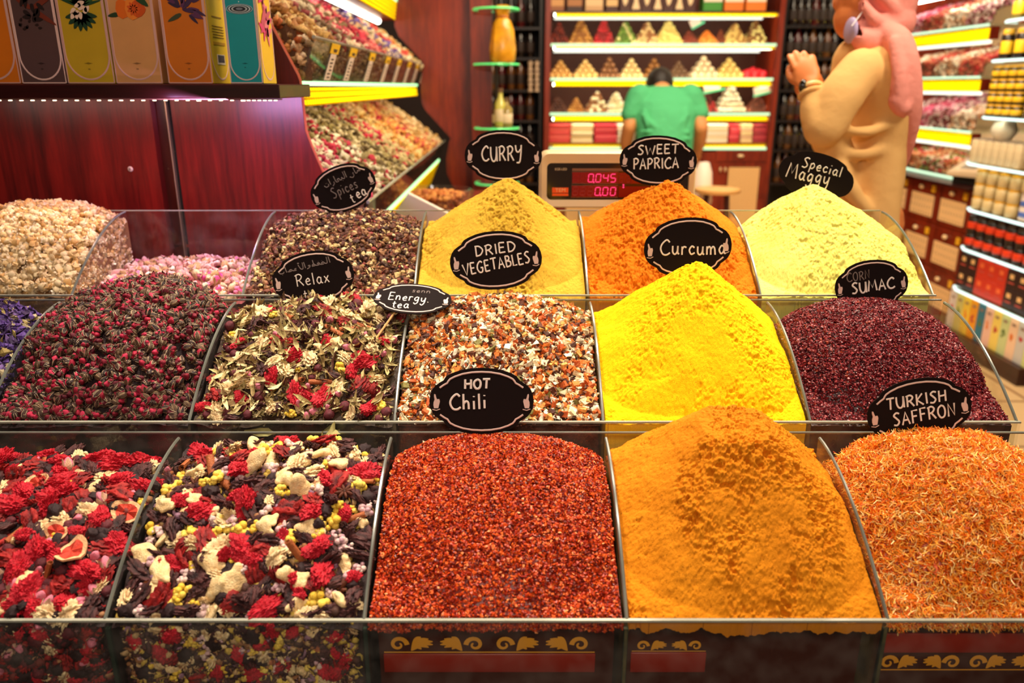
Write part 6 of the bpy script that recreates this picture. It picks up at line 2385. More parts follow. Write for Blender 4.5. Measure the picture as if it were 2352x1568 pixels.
for (px, wp, hp, cols, cname, where) in R2:
    n = 4 if hp > 30 else 3
    wd, hh = wp / F * 5.2, hp / F * 5.2
    r = wd / 2 / n
    V, T, _c = t_blobs(1, ICO2, 1.6, 0.07, (1, 1, 0.95))[0]
    mb = MB()
    mb.add(V.tolist(), T.tolist())
    me = mb.mesh('round_sweet', mat('sweet_' + cname.replace(' ', '_'), cols[0], 0.4, vary=0.2, vscale=20))
    P = np.array(pyramid_points(n, r))
    P[:, 2] = r * 0.95 + (P[:, 2] - r) * (hh - 2 * r) / max(1e-6, (P[:, 2].max() - r))
    for q, p in enumerate(P):
        o = link_mesh('round_sweet', me, None, (Xp(px, 175) + p[0], CY + 0.09 + wd / 2 + p[1], SHZ[1] + p[2]), (rng.uniform(0, 6), rng.uniform(0, 6), 0), (r * 1.02,) * 3)
        tag(o, '%s sweet in the %s of the second lit shelf' % (cname, where), 'sweet', '%s sweets in the %s' % (cname, where))
bars = [(1285, 54, [lin(206, 60, 56), lin(226, 90, 80)], 'red layered sweet block at the left end of the lowest lit shelf'), (1338, 52, [lin(246, 226, 180), lin(236, 206, 150)], 'cream layered sweet block left of the man in green'),
        (1392, 54, [lin(206, 40, 60), lin(226, 80, 90)], 'crimson layered sweet block left of the man in green'), (1440, 42, [lin(250, 236, 214), lin(240, 220, 190)], 'white layered sweet block beside the bent arm'),
        (1562, 50, [lin(226, 90, 90), lin(206, 60, 60)], 'red layered sweet block hidden behind the man in green'),
        (1650, 52, [lin(250, 236, 210), lin(244, 220, 180)], 'white layered sweet block right of the man in green'), (1690, 24, [lin(200, 40, 54), lin(226, 80, 80)], 'narrow red sweet block on the lowest lit shelf'),
        (1718, 28, [lin(236, 206, 160), lin(226, 180, 140)], 'narrow cream sweet block on the lowest lit shelf'), (1755, 44, [lin(150, 30, 44), lin(190, 60, 70)], 'dark red layered sweet block at the right end of the lowest lit shelf')]
for (px, wp, cols, lab) in bars:
    wd = wp / F * 5.2
    t = thing('sweet_block', lab, 'sweets', (Xp(px, 320), CY + 0.14, SHZ[3] + 0.026))
    for k in range(5):
        MB().box((rng.uniform(-.004, .004), rng.uniform(-.006, .006), 0.013 + k * 0.0245), (wd * 0.96, 0.2, 0.0235), bevel=0.006).build('sweet_bar', mat('bar_%02x%02x' % (int(cols[k % 2][0] * 255), int(cols[k % 2][1] * 255)), cols[k % 2], 0.5), t)
    MB().box((0, 0, -0.013), (wd, 0.22, 0.026)).build('tray', mat('tray_gold', lin(170, 120, 30), 0.4), t, smooth=False)
# goods on top of the cabinet
zt0 = Z(22)
for k, (x0, x1, c1_, c2_, lab) in enumerate(((1262, 1296, lin(150, 90, 50), lin(206, 150, 90), 'brown box with a pale label at the left end above the lit cabinet'), (1303, 1338, lin(60, 30, 20), lin(170, 110, 60), 'dark box with a pale stripe second above the lit cabinet'),
                                             (1345, 1386, lin(206, 160, 110), lin(226, 190, 140), 'pale tan box third above the lit cabinet'), (1393, 1420, lin(70, 30, 20), lin(226, 180, 120), 'narrow dark box with cream figures above the lit cabinet'),
                                             (1617, 1661, lin(60, 140, 40), lin(240, 220, 200), 'green and white box above the lit cabinet'), (1666, 1710, lin(230, 120, 30), lin(246, 226, 200), 'orange and white box right of the green one'),
                                             (1716, 1762, lin(236, 124, 34), lin(244, 220, 190), 'orange and white box at the right end above the lit cabinet'))):
    wd = Xp(x1, 15) - Xp(x0, 15)
    t = thing('goods_box', lab, 'box', (Xp((x0 + x1) / 2, 15), CY + 0.02, zt0 - 0.008))
    MB().box((0, 0.06, 0.10), (wd, 0.12, 0.20), bevel=0.002, seg=1).build('carton', mat('goods_a%d' % k, c1_, 0.5), t, smooth=False)
    MB().box((0, -0.0012, 0.12 if k > 3 else 0.05), (wd * 0.96, 0.002, 0.13 if k > 3 else 0.04)).build('pale_label', mat('goods_b%d' % k, c2_, 0.5), t, smooth=False)
for k in range(7):
    xk = 1437 + k * 25
    t = thing('figure_pack', 'dark pack with a cream vase shape in the row above the lit cabinet', 'pack', (Xp(xk, 15), CY + 0.02, zt0 - 0.008), group='dark packs above the lit cabinet')
    MB().box((0, 0.04, 0.10), (0.066, 0.08, 0.20), bevel=0.002, seg=1).build('carton', mat('pack_dark', lin(70, 26, 14), 0.5), t, smooth=False)
    prof = [(-.024, .012), (.024, .012), (.020, .03), (.010, .06), (.016, .10), (.026, .14), (-.026, .14), (-.016, .10), (-.010, .06), (-.020, .03)] if k % 2 else [(-.002, .03), (.012, .05), (.022, .09), (.02, .14), (-.02, .14), (-.022, .09), (-.012, .05)]
    MB().prism(prof, 0.0, 0.002, M=MXZ).build('vase_shape', mat('pack_cream', lin(240, 206, 160), 0.5), t, smooth=False)
# hanging price boards inside the cabinet
for (px, py, Y, rz, lab) in ((1604, 58, CY + 0.03, 0.5, 'small white and green price board hanging under the top tube lamp'), (1755, 215, CY + 0.04, 0.25, 'green edged price board tilted over the white pyramid at the right'), (1640, 209, CY + 0.04, 0.2, 'short green edged price board right of the man in green')):
    t = thing('price_board', lab, 'price board', at(px, py, Y), (0, -rz, 0))
    sl = 0.045 if py == 58 else 0.07
    MB().box((0, 0, 0), (sl * 2, 0.004, 0.012), bevel=0.001, seg=1).build('green_edge', mat('board_green', lin(90, 220, 170), 0.4), t, smooth=False)
    MB().box((-0.01, 0.002, 0.028), (sl * 1.5, 0.003, 0.045)).build('white_card', mat('board_white', lin(240, 220, 206), 0.5), t, smooth=False)

# ================================================================== dark bottle shelves beside the cabinet
M_BOT = [mat('bottle_dark', lin(22, 12, 10), 0.12, spec=0.7), mat('bottle_red', lin(70, 10, 12), 0.15, spec=0.7), mat('bottle_amber', lin(90, 50, 14), 0.15, spec=0.7)]
M_CAP = mat('bottle_cap', lin(104, 78, 54), 0.35)


def bottle_mesh(i):
    b = MB()
    b.lathe([(0.026, 0), (0.028, 0.004), (0.028, 0.115), (0.024, 0.135), (0.011, 0.160), (0.010, 0.200)], 12)
    return b.mesh('bottle_body', M_BOT[i])


bm_s = [bottle_mesh(i) for i in range(3)]
cap_me = MB().lathe([(0.0115, 0.196), (0.0125, 0.198), (0.0125, 0.222), (0.010, 0.226)], 10).mesh('bottle_cap', M_CAP)
lab_me = MB().lathe([(0.0284, 0.035), (0.0286, 0.036), (0.0286, 0.095), (0.0284, 0.096)], 12).mesh('bottle_label', mat('bottle_label', lin(40, 22, 12), 0.6))


def bottle_rack(px0, px1, Y, rows, nb, label, gname, blab):
    x0, x1 = at(px0, 150, Y).x, at(px1, 150, Y).x
    t = thing('bottle_rack', label, 'shelf', ((x0 + x1) / 2, Y, 0))
    MB().box((0, 0.30, 1.15), (x1 - x0, 0.02, 2.3)).build('back_board', mat('rack_black', lin(12, 6, 5), 0.6), t, smooth=False)
    for s in (-1, 1):
        MB().box((s * ((x1 - x0) / 2 - 0.01), 0.15, 1.15), (0.02, 0.3, 2.3)).build('side_board', M_DARK, t, smooth=False)
    for j, py in enumerate(rows):
        z = at(px0, py, Y).z
        MB().box((0, 0.15, z - 0.008), (x1 - x0 - 0.04, 0.28, 0.014)).build('shelf_board', M_DARK, t, smooth=False)
        for k in range(nb):
            xx = x0 + 0.05 + (k + 0.5) * (x1 - x0 - 0.10) / nb
            b = thing('wine_bottle', blab, 'bottle', (xx, Y + 0.06, z + 0.0), group=gname)
            i = int(rng.choice(3, p=[.6, .2, .2]))
            link_mesh('bottle_body', bm_s[i], b)
            link_mesh('bottle_cap', cap_me, b)
            link_mesh('bottle_label', lab_me, b)


bottle_rack(1790, 1945, 5.42, (58, 132, 206, 276, 344, 420), 7, 'dark bottle rack right of the lit sweets cabinet', 'bottles in the dark rack right of the cabinet', 'dark glass bottle in the rack between the sweets cabinet and the woman')
bottle_rack(1945, 2040, 5.43, (70, 150, 230, 310, 390), 4, 'dark rack half hidden behind the woman', 'bottles in the rack behind the woman', 'dark glass bottle in the rack behind the woman')
bottle_rack(1100, 1246, 5.42, (62, 132, 206, 276, 344, 420), 5, 'dark bottle rack left of the lit sweets cabinet', 'bottles in the dark rack left of the cabinet', 'dark glass bottle in the rack left of the sweets cabinet')
for k in range(6):
    p = at(1218 + 15 * (k % 2), 152 + 24 * (k // 2), 5.40)
    t = thing('small_jar', 'small pale patterned jar in the dark rack left of the cabinet', 'jar', p, group='pale jars in the dark rack')
    MB().lathe([(0.015, -0.03), (0.018, -0.028), (0.011, 0.0), (0.018, 0.02), (0.014, 0.028)], 10).build('glass', mat('jar_pale', lin(190, 160, 130), 0.3), t)
    MB().lathe([(0.012, 0.028), (0.012, 0.036)], 10).build('lid', M_CAP, t)

# ================================================================== corner shelf with yellow sacks
YC = 3.76
pc = at(1140, 150, YC)
t = thing('corner_shelf', 'stack of round glass corner shelves fixed to the red post', 'shelf', (pc.x, YC, 0))
for py in (22, 148, 294, 420):
    z = at(1140, py, YC).z
    s_ = MB().lathe([(0.098, -0.004), (0.1, -0.003), (0.1, 0.003), (0.098, 0.004)], 28, c=(0, 0, z)).build('glass_shelf', M_SHG, t)
    MB().tube([(0.101 * math.cos(a), 0.101 * math.sin(a), z) for a in np.linspace(0, 2 * PI, 40)[:-1]], 0.0045, 6, closed=True).build('green_rim', mat('rim_green', lin(90, 226, 130), 0.2, emit=lin(90, 226, 120), strength=0.5), s_)
MB().tube([(0, 0.02, 0.02), (0, 0.02, at(1140, -60, YC).z)], 0.008, 8).build('pole', M_DARK, t)
z = at(1140, 146, YC).z
t = thing('yellow_sack', 'amber cellophane sack of yellow goods tied at the neck on the corner shelf', 'sack', (at(1155, 140, YC).x, YC - 0.05, z))
mb = MB()
mb.lathe([(0.055, 0.0), (0.070, 0.01), (0.074, 0.06), (0.062, 0.14), (0.046, 0.175), (0.030, 0.19), (0.036, 0.205), (0.046, 0.235), (0.03, 0.24)], 14)
V = np.array(mb.v)
V[:, :2] *= (1 + 0.08 * np.sin(5 * np.arctan2(V[:, 1], V[:, 0])))[:, None]
V[:, :2] *= 0.8
mb.v = [tuple(p) for p in V]
mb.build('sack_body', mat('sack_yellow', lin(226, 160, 30), 0.25, vary=0.4, vscale=18, spec=0.7), t)
MB().lathe([(0.026, 0.183), (0.029, 0.186), (0.029, 0.196), (0.026, 0.199)], 12).build('tie', mat('sack_tie', lin(180, 100, 20), 0.5), t)
for (px, py, hh, rr, c, lab) in ((1150, 240, .17, .026, lin(196, 190, 90), 'tall clear bottle under the yellow sack on the corner shelf'), (1163, 292, .13, .028, lin(150, 130, 70), 'squat bottle with a pale label on the lower corner shelf'), (1143, 292, .12, .024, lin(90, 70, 40), 'dark small bottle by the red post on the lower corner shelf')):
    t = thing('oil_bottle', lab, 'bottle', (at(px, 290, YC).x, YC - 0.04 + (0.04 if px < 1150 else 0), at(1140, 292, YC).z + 0.002))
    s = hh / 0.22
    MB().lathe([(rr * .9, 0), (rr, 0.004), (rr, hh * .6), (rr * .4, hh * .78), (rr * .38, hh * .9)], 12).build('glass_body', mat('oil_%d' % px, c, 0.1, spec=0.8), t)
    MB().lathe([(rr * .45, hh * .89), (rr * .45, hh)], 10).build('cap', M_CAP, t)
    MB().lathe([(rr * 1.01, hh * .15), (rr * 1.03, hh * .16), (rr * 1.03, hh * .45), (rr * 1.01, hh * .46)], 12).build('label', mat('oil_label', lin(226, 206, 170), 0.5), t)

# ================================================================== stool and bucket near the cabinet
ps = at(1648, 432, 4.45)
t = thing('bar_stool', 'round pale wooden stool with dark legs in front of the lattice doors', 'stool', (ps.x, 4.45, 0))
MB().lathe([(0.10, ps.z - 0.028), (0.125, ps.z - 0.022), (0.128, ps.z - 0.004), (0.118, ps.z)], 24).build('seat', mat('stool_seat', lin(226, 170, 100), 0.4), t)
for a in (0.6, 2.2, 3.7, 5.3):
    MB().tube([(0.075 * math.cos(a), 0.075 * math.sin(a), ps.z - 0.026), (0.15 * math.cos(a), 0.15 * math.sin(a), 0.0)], 0.012, 8).build('leg', mat('stool_leg', lin(70, 28, 18), 0.4), t)
MB().tube([(0.11 * math.cos(a), 0.11 * math.sin(a), 0.30) for a in np.linspace(0, 2 * PI, 25)[:-1]], 0.008, 6, closed=True).build('foot_ring', mat('stool_leg', lin(70, 28, 18), 0.4), t)
pb = at(1612, 432, 4.62)
t = thing('white_bag', 'white plastic bag hanging beside the man in jeans', 'bag', (pb.x, 4.62, at(1612, 480, 4.62).z))
mb = MB()
mb.loft([((0, 0, 0), 0.05, 0.05), ((0, 0, 0.05), 0.065, 0.06), ((0, 0, 0.14), 0.06, 0.06), ((0.005, 0, 0.22), 0.05, 0.045), ((0.005, 0, 0.27), 0.03, 0.02)], 16)
mb.v = [tuple(p) for p in wob(mb.v, 5, 40, 0.02)]
mb.build('bag_body', mat('bag_white', lin(244, 222, 206), 0.4), t)

# ================================================================== right-hand lit unit
RX, RY0, RY1 = 2.60, 4.55, 5.60
ZA, ZB, ZCC, ZD = 1.620, 1.350, 1.055, 0.790
t = thing('flower_display_unit', 'lit wall unit of sloping flower trays behind the woman', 'display unit', (RX, RY0, 0))
OR = Matrix.Translation((-RX, -RY0, 0))
MB().box((3.09, (RY0 + RY1) / 2, 1.2), (0.04, RY1 - RY0, 2.4), M=OR).build('back_board', mat('unit_cream', lin(236, 200, 150), 0.5), t, smooth=False)
for Y in (RY1 - 0.01,):
    MB().box((2.86, Y, 1.2), (0.48, 0.02, 2.4), M=OR).build('side_board', M_MAHOG2, t, smooth=False)
TUBER = emit_mat('unit_tube', (1.0, 0.95, 0.80), 24.0)
LEDR = emit_mat('unit_led', (0.70, 1.0, 0.66), 1.3)
for z, nm in ((ZA, 'a'), (ZB, 'b'), (ZCC, 'c'), (ZD, 'd')):
    s_ = MB().box((RX + 0.22, (RY0 + RY1) / 2, z), (0.46, RY1 - RY0 - 0.03, 0.010), M=OR).build('tray_shelf', M_SHG, t, smooth=False)
    MB().box((RX - 0.012, (RY0 + RY1) / 2, z), (0.010, RY1 - RY0 - 0.03, 0.011), M=OR).build('shelf_led_strip', LEDR, s_, smooth=False)
    if nm != 'd':
        MB().box((RX + 0.004, (RY0 + RY1) / 2, z - 0.042), (0.003, RY1 - RY0 - 0.03, 0.060), M=OR).build('gold_fret_trim', GT, t, smooth=False)
        MB().tube([(RX + 0.02, RY0 + 0.03, z - 0.086), (RX + 0.02, RY1 - 0.03, z - 0.086)], 0.009, 8, M=OR).build('light_tube', TUBEC, t)
        MB().tube([(RX + 0.03, RY0 + 0.03, z - 0.042), (RX + 0.03, RY1 - 0.03, z - 0.042)], 0.010, 8, M=OR).build('light_tube', TUBER, t)  # strong tube added out of sight behind the trim to brighten the heaps
    if nm != 'd':
        MB().box((RX + 0.028, RY0 + 0.017, z - 0.040), (0.052, 0.004, 0.066), M=OR).build('tube_end_cover', M_MAHOG2, t, smooth=False)  # plate added to cover the glaring end of the hidden tube
    pf_ = MB()
    pf_.box((RX - 0.004, (RY0 + RY1) / 2, z + 0.045), (0.004, RY1 - RY0 - 0.03, 0.07), M=OR).build('tray_front', M_ACR, t, smooth=False)
MB().tube([(RX + 0.02, RY0 + 0.03, ZA + 0.20), (RX + 0.02, RY1 - 0.03, ZA + 0.20)], 0.012, 8, M=OR).build('light_tube', TUBER, t)
FS = [[lin(190, 120, 130), lin(226, 200, 190), lin(120, 50, 50)], [lin(226, 196, 170), lin(206, 150, 110), lin(240, 226, 200)], [lin(190, 50, 50), lin(150, 70, 40), lin(220, 120, 90)], [lin(210, 90, 120), lin(226, 170, 180), lin(190, 60, 90)]]
for z, nm, h1, sects in ((ZA, 'rosebud and petal', 0.20, FS), (ZB, 'red pepper and herb', 0.18, [FS[2], FS[1], FS[2], FS[1]]), (ZCC, 'pink rosebud', 0.19, [FS[1], FS[0], FS[3], FS[0]]), (ZD, 'orange and green herb', 0.12, [[lin(206, 120, 60), lin(226, 180, 130), lin(190, 90, 50)], [lin(110, 120, 50), lin(226, 200, 170), lin(206, 60, 60)]] * 2)):
    tray_fill('flower_tray_bed', '%s mix in the lit wall unit behind the woman' % nm, [(RX + 0.42, z + h1), (RX + 0.15, z + h1 * 0.62), (RX + 0.004, z + 0.075), (RX + 0.001, z + 0.012)], sects, 2600, (0.009, 0.017), RY0 + 0.01, RY1 - 0.03, 0, hump=0.02)
# drawers below
t = thing('drawer_cabinet', 'mahogany drawer cabinet with cane panels under the lit wall unit', 'drawer cabinet', (2.47, 4.22, 0))
OD = Matrix.Translation((-2.47, -4.22, 0))
MB().box((2.77, 4.89, 0.385), (0.58, 1.34, 0.77), M=OD).build('carcass', M_MAHOG2, t, smooth=False)
MB().box((2.745, 4.89, 0.777), (0.63, 1.36, 0.012), M=OD).build('counter_top', M_MAHOGD, t, smooth=False)
LATY = pattern_mat('cane_lattice_side', lin(90, 50, 30), lin(240, 196, 140), 0.030, 0.040, 0.45, 0.5, axes='YZ')
M_BR = mat('brass_plate', lin(240, 180, 40), 0.3, spec=0.6)
for r_i in range(3):
    for c_i in range(4):
        yc_, zc_ = 4.40 + c_i * 0.34, 0.655 - r_i * 0.245
        d = MB().box((2.482, yc_, zc_), (0.016, 0.325, 0.228), bevel=0.003, seg=1, M=OD).build('drawer', M_MAHOG2, t, smooth=False)
        MB().box((2.472, yc_, zc_ - 0.025), (0.006, 0.26, 0.125), M=OD).build('cane_panel', LATY, d, smooth=False)
        MB().box((2.471, yc_ - 0.11, zc_ + 0.075), (0.006, 0.034, 0.040), M=OD).build('brass_plate', M_BR, d, smooth=False)
        MB().ball((2.466, yc_ + 0.02, zc_ + 0.075), (0.012, 0.022, 0.014), 8, 6, M=OD).build('knob', mat('knob_pale', lin(236, 200, 150), 0.3), d)
# counter scale
pc = at(2175, 395, 4.42)
t = thing('counter_scale', 'grey price scale with a sloping keypad on the drawer cabinet', 'scale', (2.64, 4.40, 0.7835), (0, 0, math.radians(28)))
mb = MB()
sd = [(-0.15, 0.045), (-0.15, 0.065), (0.08, 0.155), (0.12, 0.155), (0.12, 0.045)]
mb.prism([(p[0], p[1]) for p in sd], -0.15, 0.15, M=Matrix(((1, 0, 0, 0), (0, 0, 1, 0), (0, 1, 0, 0), (0, 0, 0, 1))))
mb.build('housing', mat('scale_grey', lin(206, 176, 140), 0.45), t, smooth=False)
MB().box((0, 0, 0.022), (0.24, 0.26, 0.044), bevel=0.004, seg=1).build('base', mat('scale_base', lin(26, 18, 14), 0.5), t, smooth=False)
sl = math.atan2(0.09, 0.23)
MT = Matrix.Translation((-0.035, 0, 0.1115)) @ Matrix.Rotation(-sl, 4, 'Y')
kp = MB().box((0, 0, 0), (0.20, 0.25, 0.003), M=MT).build('keypad', mat('keypad_cream', lin(236, 206, 170), 0.5), t, smooth=False)
MB().box((0.0, 0.06, 0.002), (0.16, 0.09, 0.002), M=MT).build('dark_keys', mat('keys_grey', lin(150, 130, 110), 0.5), kp, smooth=False)
MB().box((0.02, -0.07, 0.002), (0.10, 0.05, 0.002), M=MT).build('blue_keys', mat('keys_blue', lin(90, 110, 190), 0.5), kp, smooth=False)
MB().box((0.03, 0, 0.175), (0.24, 0.30, 0.010), bevel=0.003, seg=1).build('weighing_pan', mat('steel_pan', lin(190, 176, 160), 0.25, 0.7), t, smooth=False)
MB().box((0.05, 0, 0.1625), (0.04, 0.04, 0.016)).build('pan_post', mat('scale_base', lin(26, 18, 14), 0.5), t, smooth=False)

# ================================================================== right-hand curved shelves, nearer
NX = 2.30
SHL = [(50, 2290), (139, 2260), (273, 2238), (389, 2200), (502, 2200), (603, 2184), (712, 2163)]
t = thing('goods_shelf', 'tall dark shelf with lit white edges holding jars tins and boxes at the right', 'shelf', (NX, 3.35, 0))
ON = Matrix.Translation((-NX, -3.35, 0))
YN0 = 3.33
MB().box((2.80, 3.74, 1.15), (0.02, 0.82, 2.3), M=ON).build('back_board', mat('rack_black', lin(12, 6, 5), 0.6), t, smooth=False)
MB().box((2.56, YN0 + 0.44, 0.041), (0.52, 0.88, 0.082), M=ON).build('plinth', M_MAHOGD, t, smooth=False)
nz = []
LEDN = emit_mat('goods_led', (0.80, 1.0, 0.90), 1.6)
for (py, pxl) in SHL:
    z = atx(2300, py, NX).z
    yl = atx(pxl, py, NX).y
    nz.append((z, yl))
    # shelf front: straight run that curves away at the far end
    fr_ = [(NX, YN0), (NX, yl - 0.10), (NX + 0.03, yl - 0.03), (NX + 0.10, yl), (2.79, yl), (2.79, YN0)]
    s_ = MB().prism(fr_, z - 0.005, z + 0.005, M=ON).build('glass_shelf', M_SHG, t, smooth=False)
    MB().tube([(x - NX - 0.004 * (i < 4), y - 3.35, z) for i, (x, y) in enumerate(fr_[:4])], 0.0065, 6).build('lit_edge', LEDN, s_)
lamp('goods_shelf_lamp', 'AREA', (NX - 0.25, 3.75, 1.9), (NX + 0.2, 3.75, 0.7), 6, (1.0, 0.86, 0.66), 0.3)


def row_y(i, n, ya, yb):
    return ya + (i + 0.5) * (yb - ya) / n


def put(name, label, cat, group, parts, loc, rz=0):
    t_ = thing(name, label, cat, loc, (0, 0, rz), group)
    for nm, me, in parts:
        link_mesh(nm, me, t_)
    return t_


def jar(r, h, mbody, mlid, mlab=None):
    out = [('jar_body', MB().lathe([(r * .92, 0), (r, .004), (r, h * .78), (r * .85, h * .84)], 12).mesh('jar_body', mbody)),
           ('lid', MB().lathe([(r * .9, h * .82), (r * .93, h * .83), (r * .93, h * .98), (r * .86, h)], 12).mesh('jar_lid', mlid))]
    if mlab:
        out.append(('label', MB().lathe([(r * 1.005, h * .2), (r * 1.02, h * .21), (r * 1.02, h * .6), (r * 1.005, h * .61)], 12).mesh('jar_label', mlab)))
    return out


M_GOLD = mat('lid_gold', lin(226, 170, 50), 0.3, spec=0.7)
M_PALEJ = mat('jar_cream', lin(206, 180, 130), 0.25)
M_OLIVE = mat('jar_olive', lin(110, 96, 40), 0.2)
M_DK = mat('tin_dark', lin(30, 14, 10), 0.3)
M_REDL = mat('label_red', lin(226, 60, 24), 0.4)
M_YEL = mat('label_yellow', lin(230, 180, 30), 0.4)
jA = jar(0.030, 0.125, M_OLIVE, M_GOLD, M_YEL)
jB = jar(0.026, 0.058, M_DK, M_GOLD, M_YEL)
jC = jar(0.030, 0.064, M_PALEJ, M_GOLD)
jD = jar(0.030, 0.082, M_DK, M_DK, M_REDL)
z, yl = nz[0]
for i in range(6):
    put('honey_bottle', 'gold capped olive bottle on the topmost lit shelf at the right', 'bottle', 'bottles on the topmost lit shelf at the right', jA, (NX + 0.05, row_y(i, 6, YN0 + 0.02, yl - 0.03), z + 0.006))
z, yl = nz[1]
for i in range(6):
    put('honey_bottle', 'gold capped dark bottle with a yellow spot on the second lit shelf at the right', 'bottle', 'bottles on the second lit shelf at the right', jar(0.028, 0.135, M_DK, M_GOLD, M_YEL), (NX + 0.05, row_y(i, 6, YN0 + 0.02, yl - 0.03), z + 0.006))
z, yl = nz[2]
for k in range(4):
    for i in range(4):
        put('small_tin', 'small dark jar with a gold lid stacked four high on the third lit shelf', 'jar', 'stacked gold lidded jars on the third lit shelf', jB, (NX + 0.04, row_y(i, 4, yl - 0.30, yl - 0.03), z + 0.006 + k * 0.0582))
for i in range(2):
    t_ = thing('gift_box', 'dark gift box with gold bars %s on the third lit shelf' % ('next to the stacked jars', 'by the picture edge')[i], 'box', (NX + 0.03, yl - 0.39 - i * 0.13, z + 0.0055))
    MB().box((0.06, 0, 0.11), (0.12, 0.11, 0.22), bevel=0.002, seg=1).build('carton', M_DK, t_, smooth=False)
    for q in (0.04, 0.12, 0.19):
        MB().box((-0.001, 0, q), (0.002, 0.10, 0.022)).build('gold_bar', M_YEL, t_, smooth=False)
z, yl = nz[3]
for i in range(7):
    t_ = thing('paper_packet', 'upright cream packet under the white vase on the fourth lit shelf', 'packet', (NX + 0.03, row_y(i, 7, yl - 0.44, yl - 0.02), z + 0.0055), group='cream packets on the fourth lit shelf')
    MB().box((0.05, 0, 0.055), (0.10, 0.054, 0.11), bevel=0.006).build('packet_body', mat('packet_cream', lin(214, 190, 150), 0.5, vary=0.12), t_)
    MB().box((0.05, 0, 0.112), (0.09, 0.05, 0.008)).build('packet_top', mat('packet_top', lin(170, 150, 130), 0.5), t_, smooth=False)
t_ = thing('white_vase', 'round white vase standing on the cream packets', 'vase', (NX + 0.08, yl - 0.20, z + 0.1225))
MB().lathe([(0.030, 0), (0.036, 0.004), (0.056, 0.035), (0.058, 0.055), (0.044, 0.085), (0.026, 0.097), (0.030, 0.112), (0.024, 0.112)], 20).build('vase_body', mat('vase_white', lin(236, 226, 206), 0.25), t_)
MB().tube(catmull([(0, 0.052, 0.060), (0, 0.070, 0.080), (0, 0.050, 0.105), (0, 0.030, 0.104)], 5), 0.005, 6).build('handle', mat('vase_white', lin(236, 226, 206), 0.25), t_)
t_ = thing('amber_jug', 'amber glass jug with a yellow tag near the right picture edge', 'jug', (NX + 0.07, yl - 0.56, z + 0.0055))
MB().lathe([(0.05, 0), (0.062, 0.006), (0.064, 0.10), (0.05, 0.14), (0.02, 0.165), (0.018, 0.20)], 18).build('glass_body', mat('amber', lin(170, 120, 40), 0.12, spec=0.8), t_)
MB().box((-0.064, 0.0, 0.07), (0.004, 0.04, 0.05)).build('yellow_tag', M_YEL, t_, smooth=False)
z, yl = nz[4]
for k in range(3):
    for i in range(7):
        if i in (1, 2) and k < 2:
            continue
        put('cream_jar', 'small cream jar with a gold lid stacked on the fifth lit shelf', 'jar', 'stacked cream jars on the fifth lit shelf', jC, (NX + 0.045, row_y(i, 7, YN0 + 0.02, yl - 0.03), z + 0.006 + k * 0.0642))
for k in range(2):
    t_ = thing('milk_carton', 'blue and white carton %s among the cream jars' % ('at the bottom', 'on top')[k], 'box', (NX + 0.035, row_y(1.5, 7, YN0 + 0.02, yl - 0.03), z + 0.006 + k * 0.0632))
    MB().box((0.04, 0, 0.031), (0.08, 0.15, 0.062), bevel=0.002, seg=1).build('carton', mat('carton_white', lin(236, 220, 206), 0.4), t_, smooth=False)
    MB().box((-0.001, 0, 0.026 if k == 0 else 0.012), (0.002, 0.14, 0.022)).build('blue_band', mat('carton_blue', lin(80, 110, 190), 0.4), t_, smooth=False)
z, yl = nz[5]
for k in range(2):
    for i in range(8):
        put('dark_tin', 'black tin with a red label stacked on the sixth lit shelf', 'tin', 'black and red tins on the sixth lit shelf', jD, (NX + 0.045, row_y(i, 8, YN0 + 0.02, yl - 0.03), z + 0.006 + k * 0.0822))
z, yl = nz[6]
for k in range(2):
    for i in range(8):
        red = i in (3, 4, 5)
        t_ = thing('tea_box', ('red tea box %s on the seventh shelf' if red else 'dark tea box with a cream mark %s on the seventh shelf') % ('in the lower layer', 'in the upper layer')[k], 'box', (NX + 0.03, row_y(i, 8, YN0 + 0.02, yl - 0.03), z + 0.0055 + k * 0.0905), group='%s tea boxes %s of the seventh lit shelf' % ('red' if red else 'dark', ('lower layer', 'upper layer')[k]))
        MB().box((0.04, 0, 0.045), (0.08, 0.082, 0.09), bevel=0.002, seg=1).build('carton', mat('tea_red', lin(206, 50, 30), 0.4) if red else mat('tea_dark', lin(44, 18, 20), 0.4), t_, smooth=False)
        MB().box((-0.001, 0, 0.060), (0.002, 0.030, 0.022)).build('cup_mark', mat('tea_mark', lin(240, 190, 130), 0.4) if not red else mat('tea_mark_red', lin(240, 110, 60), 0.4), t_, smooth=False)
        MB().box((-0.001, 0, 0.030), (0.002, 0.044, 0.006)).build('name_band', mat('tea_band', lin(200, 80, 70), 0.4), t_, smooth=False)
yl = nz[6][1]
FC = [(lin(216, 206, 206), 'pale grey'), (lin(206, 200, 120), 'olive cream'), (lin(240, 206, 70), 'yellow'), (lin(240, 160, 30), 'orange'), (lin(40, 120, 150), 'blue'), (lin(240, 196, 180), 'pink'),
      (lin(246, 220, 110), 'lemon'), (lin(206, 220, 160), 'pale green'), (lin(246, 210, 180), 'peach'), (lin(206, 206, 206), 'light grey'), (lin(216, 226, 150), 'lime'), (lin(240, 190, 190), 'rose')]
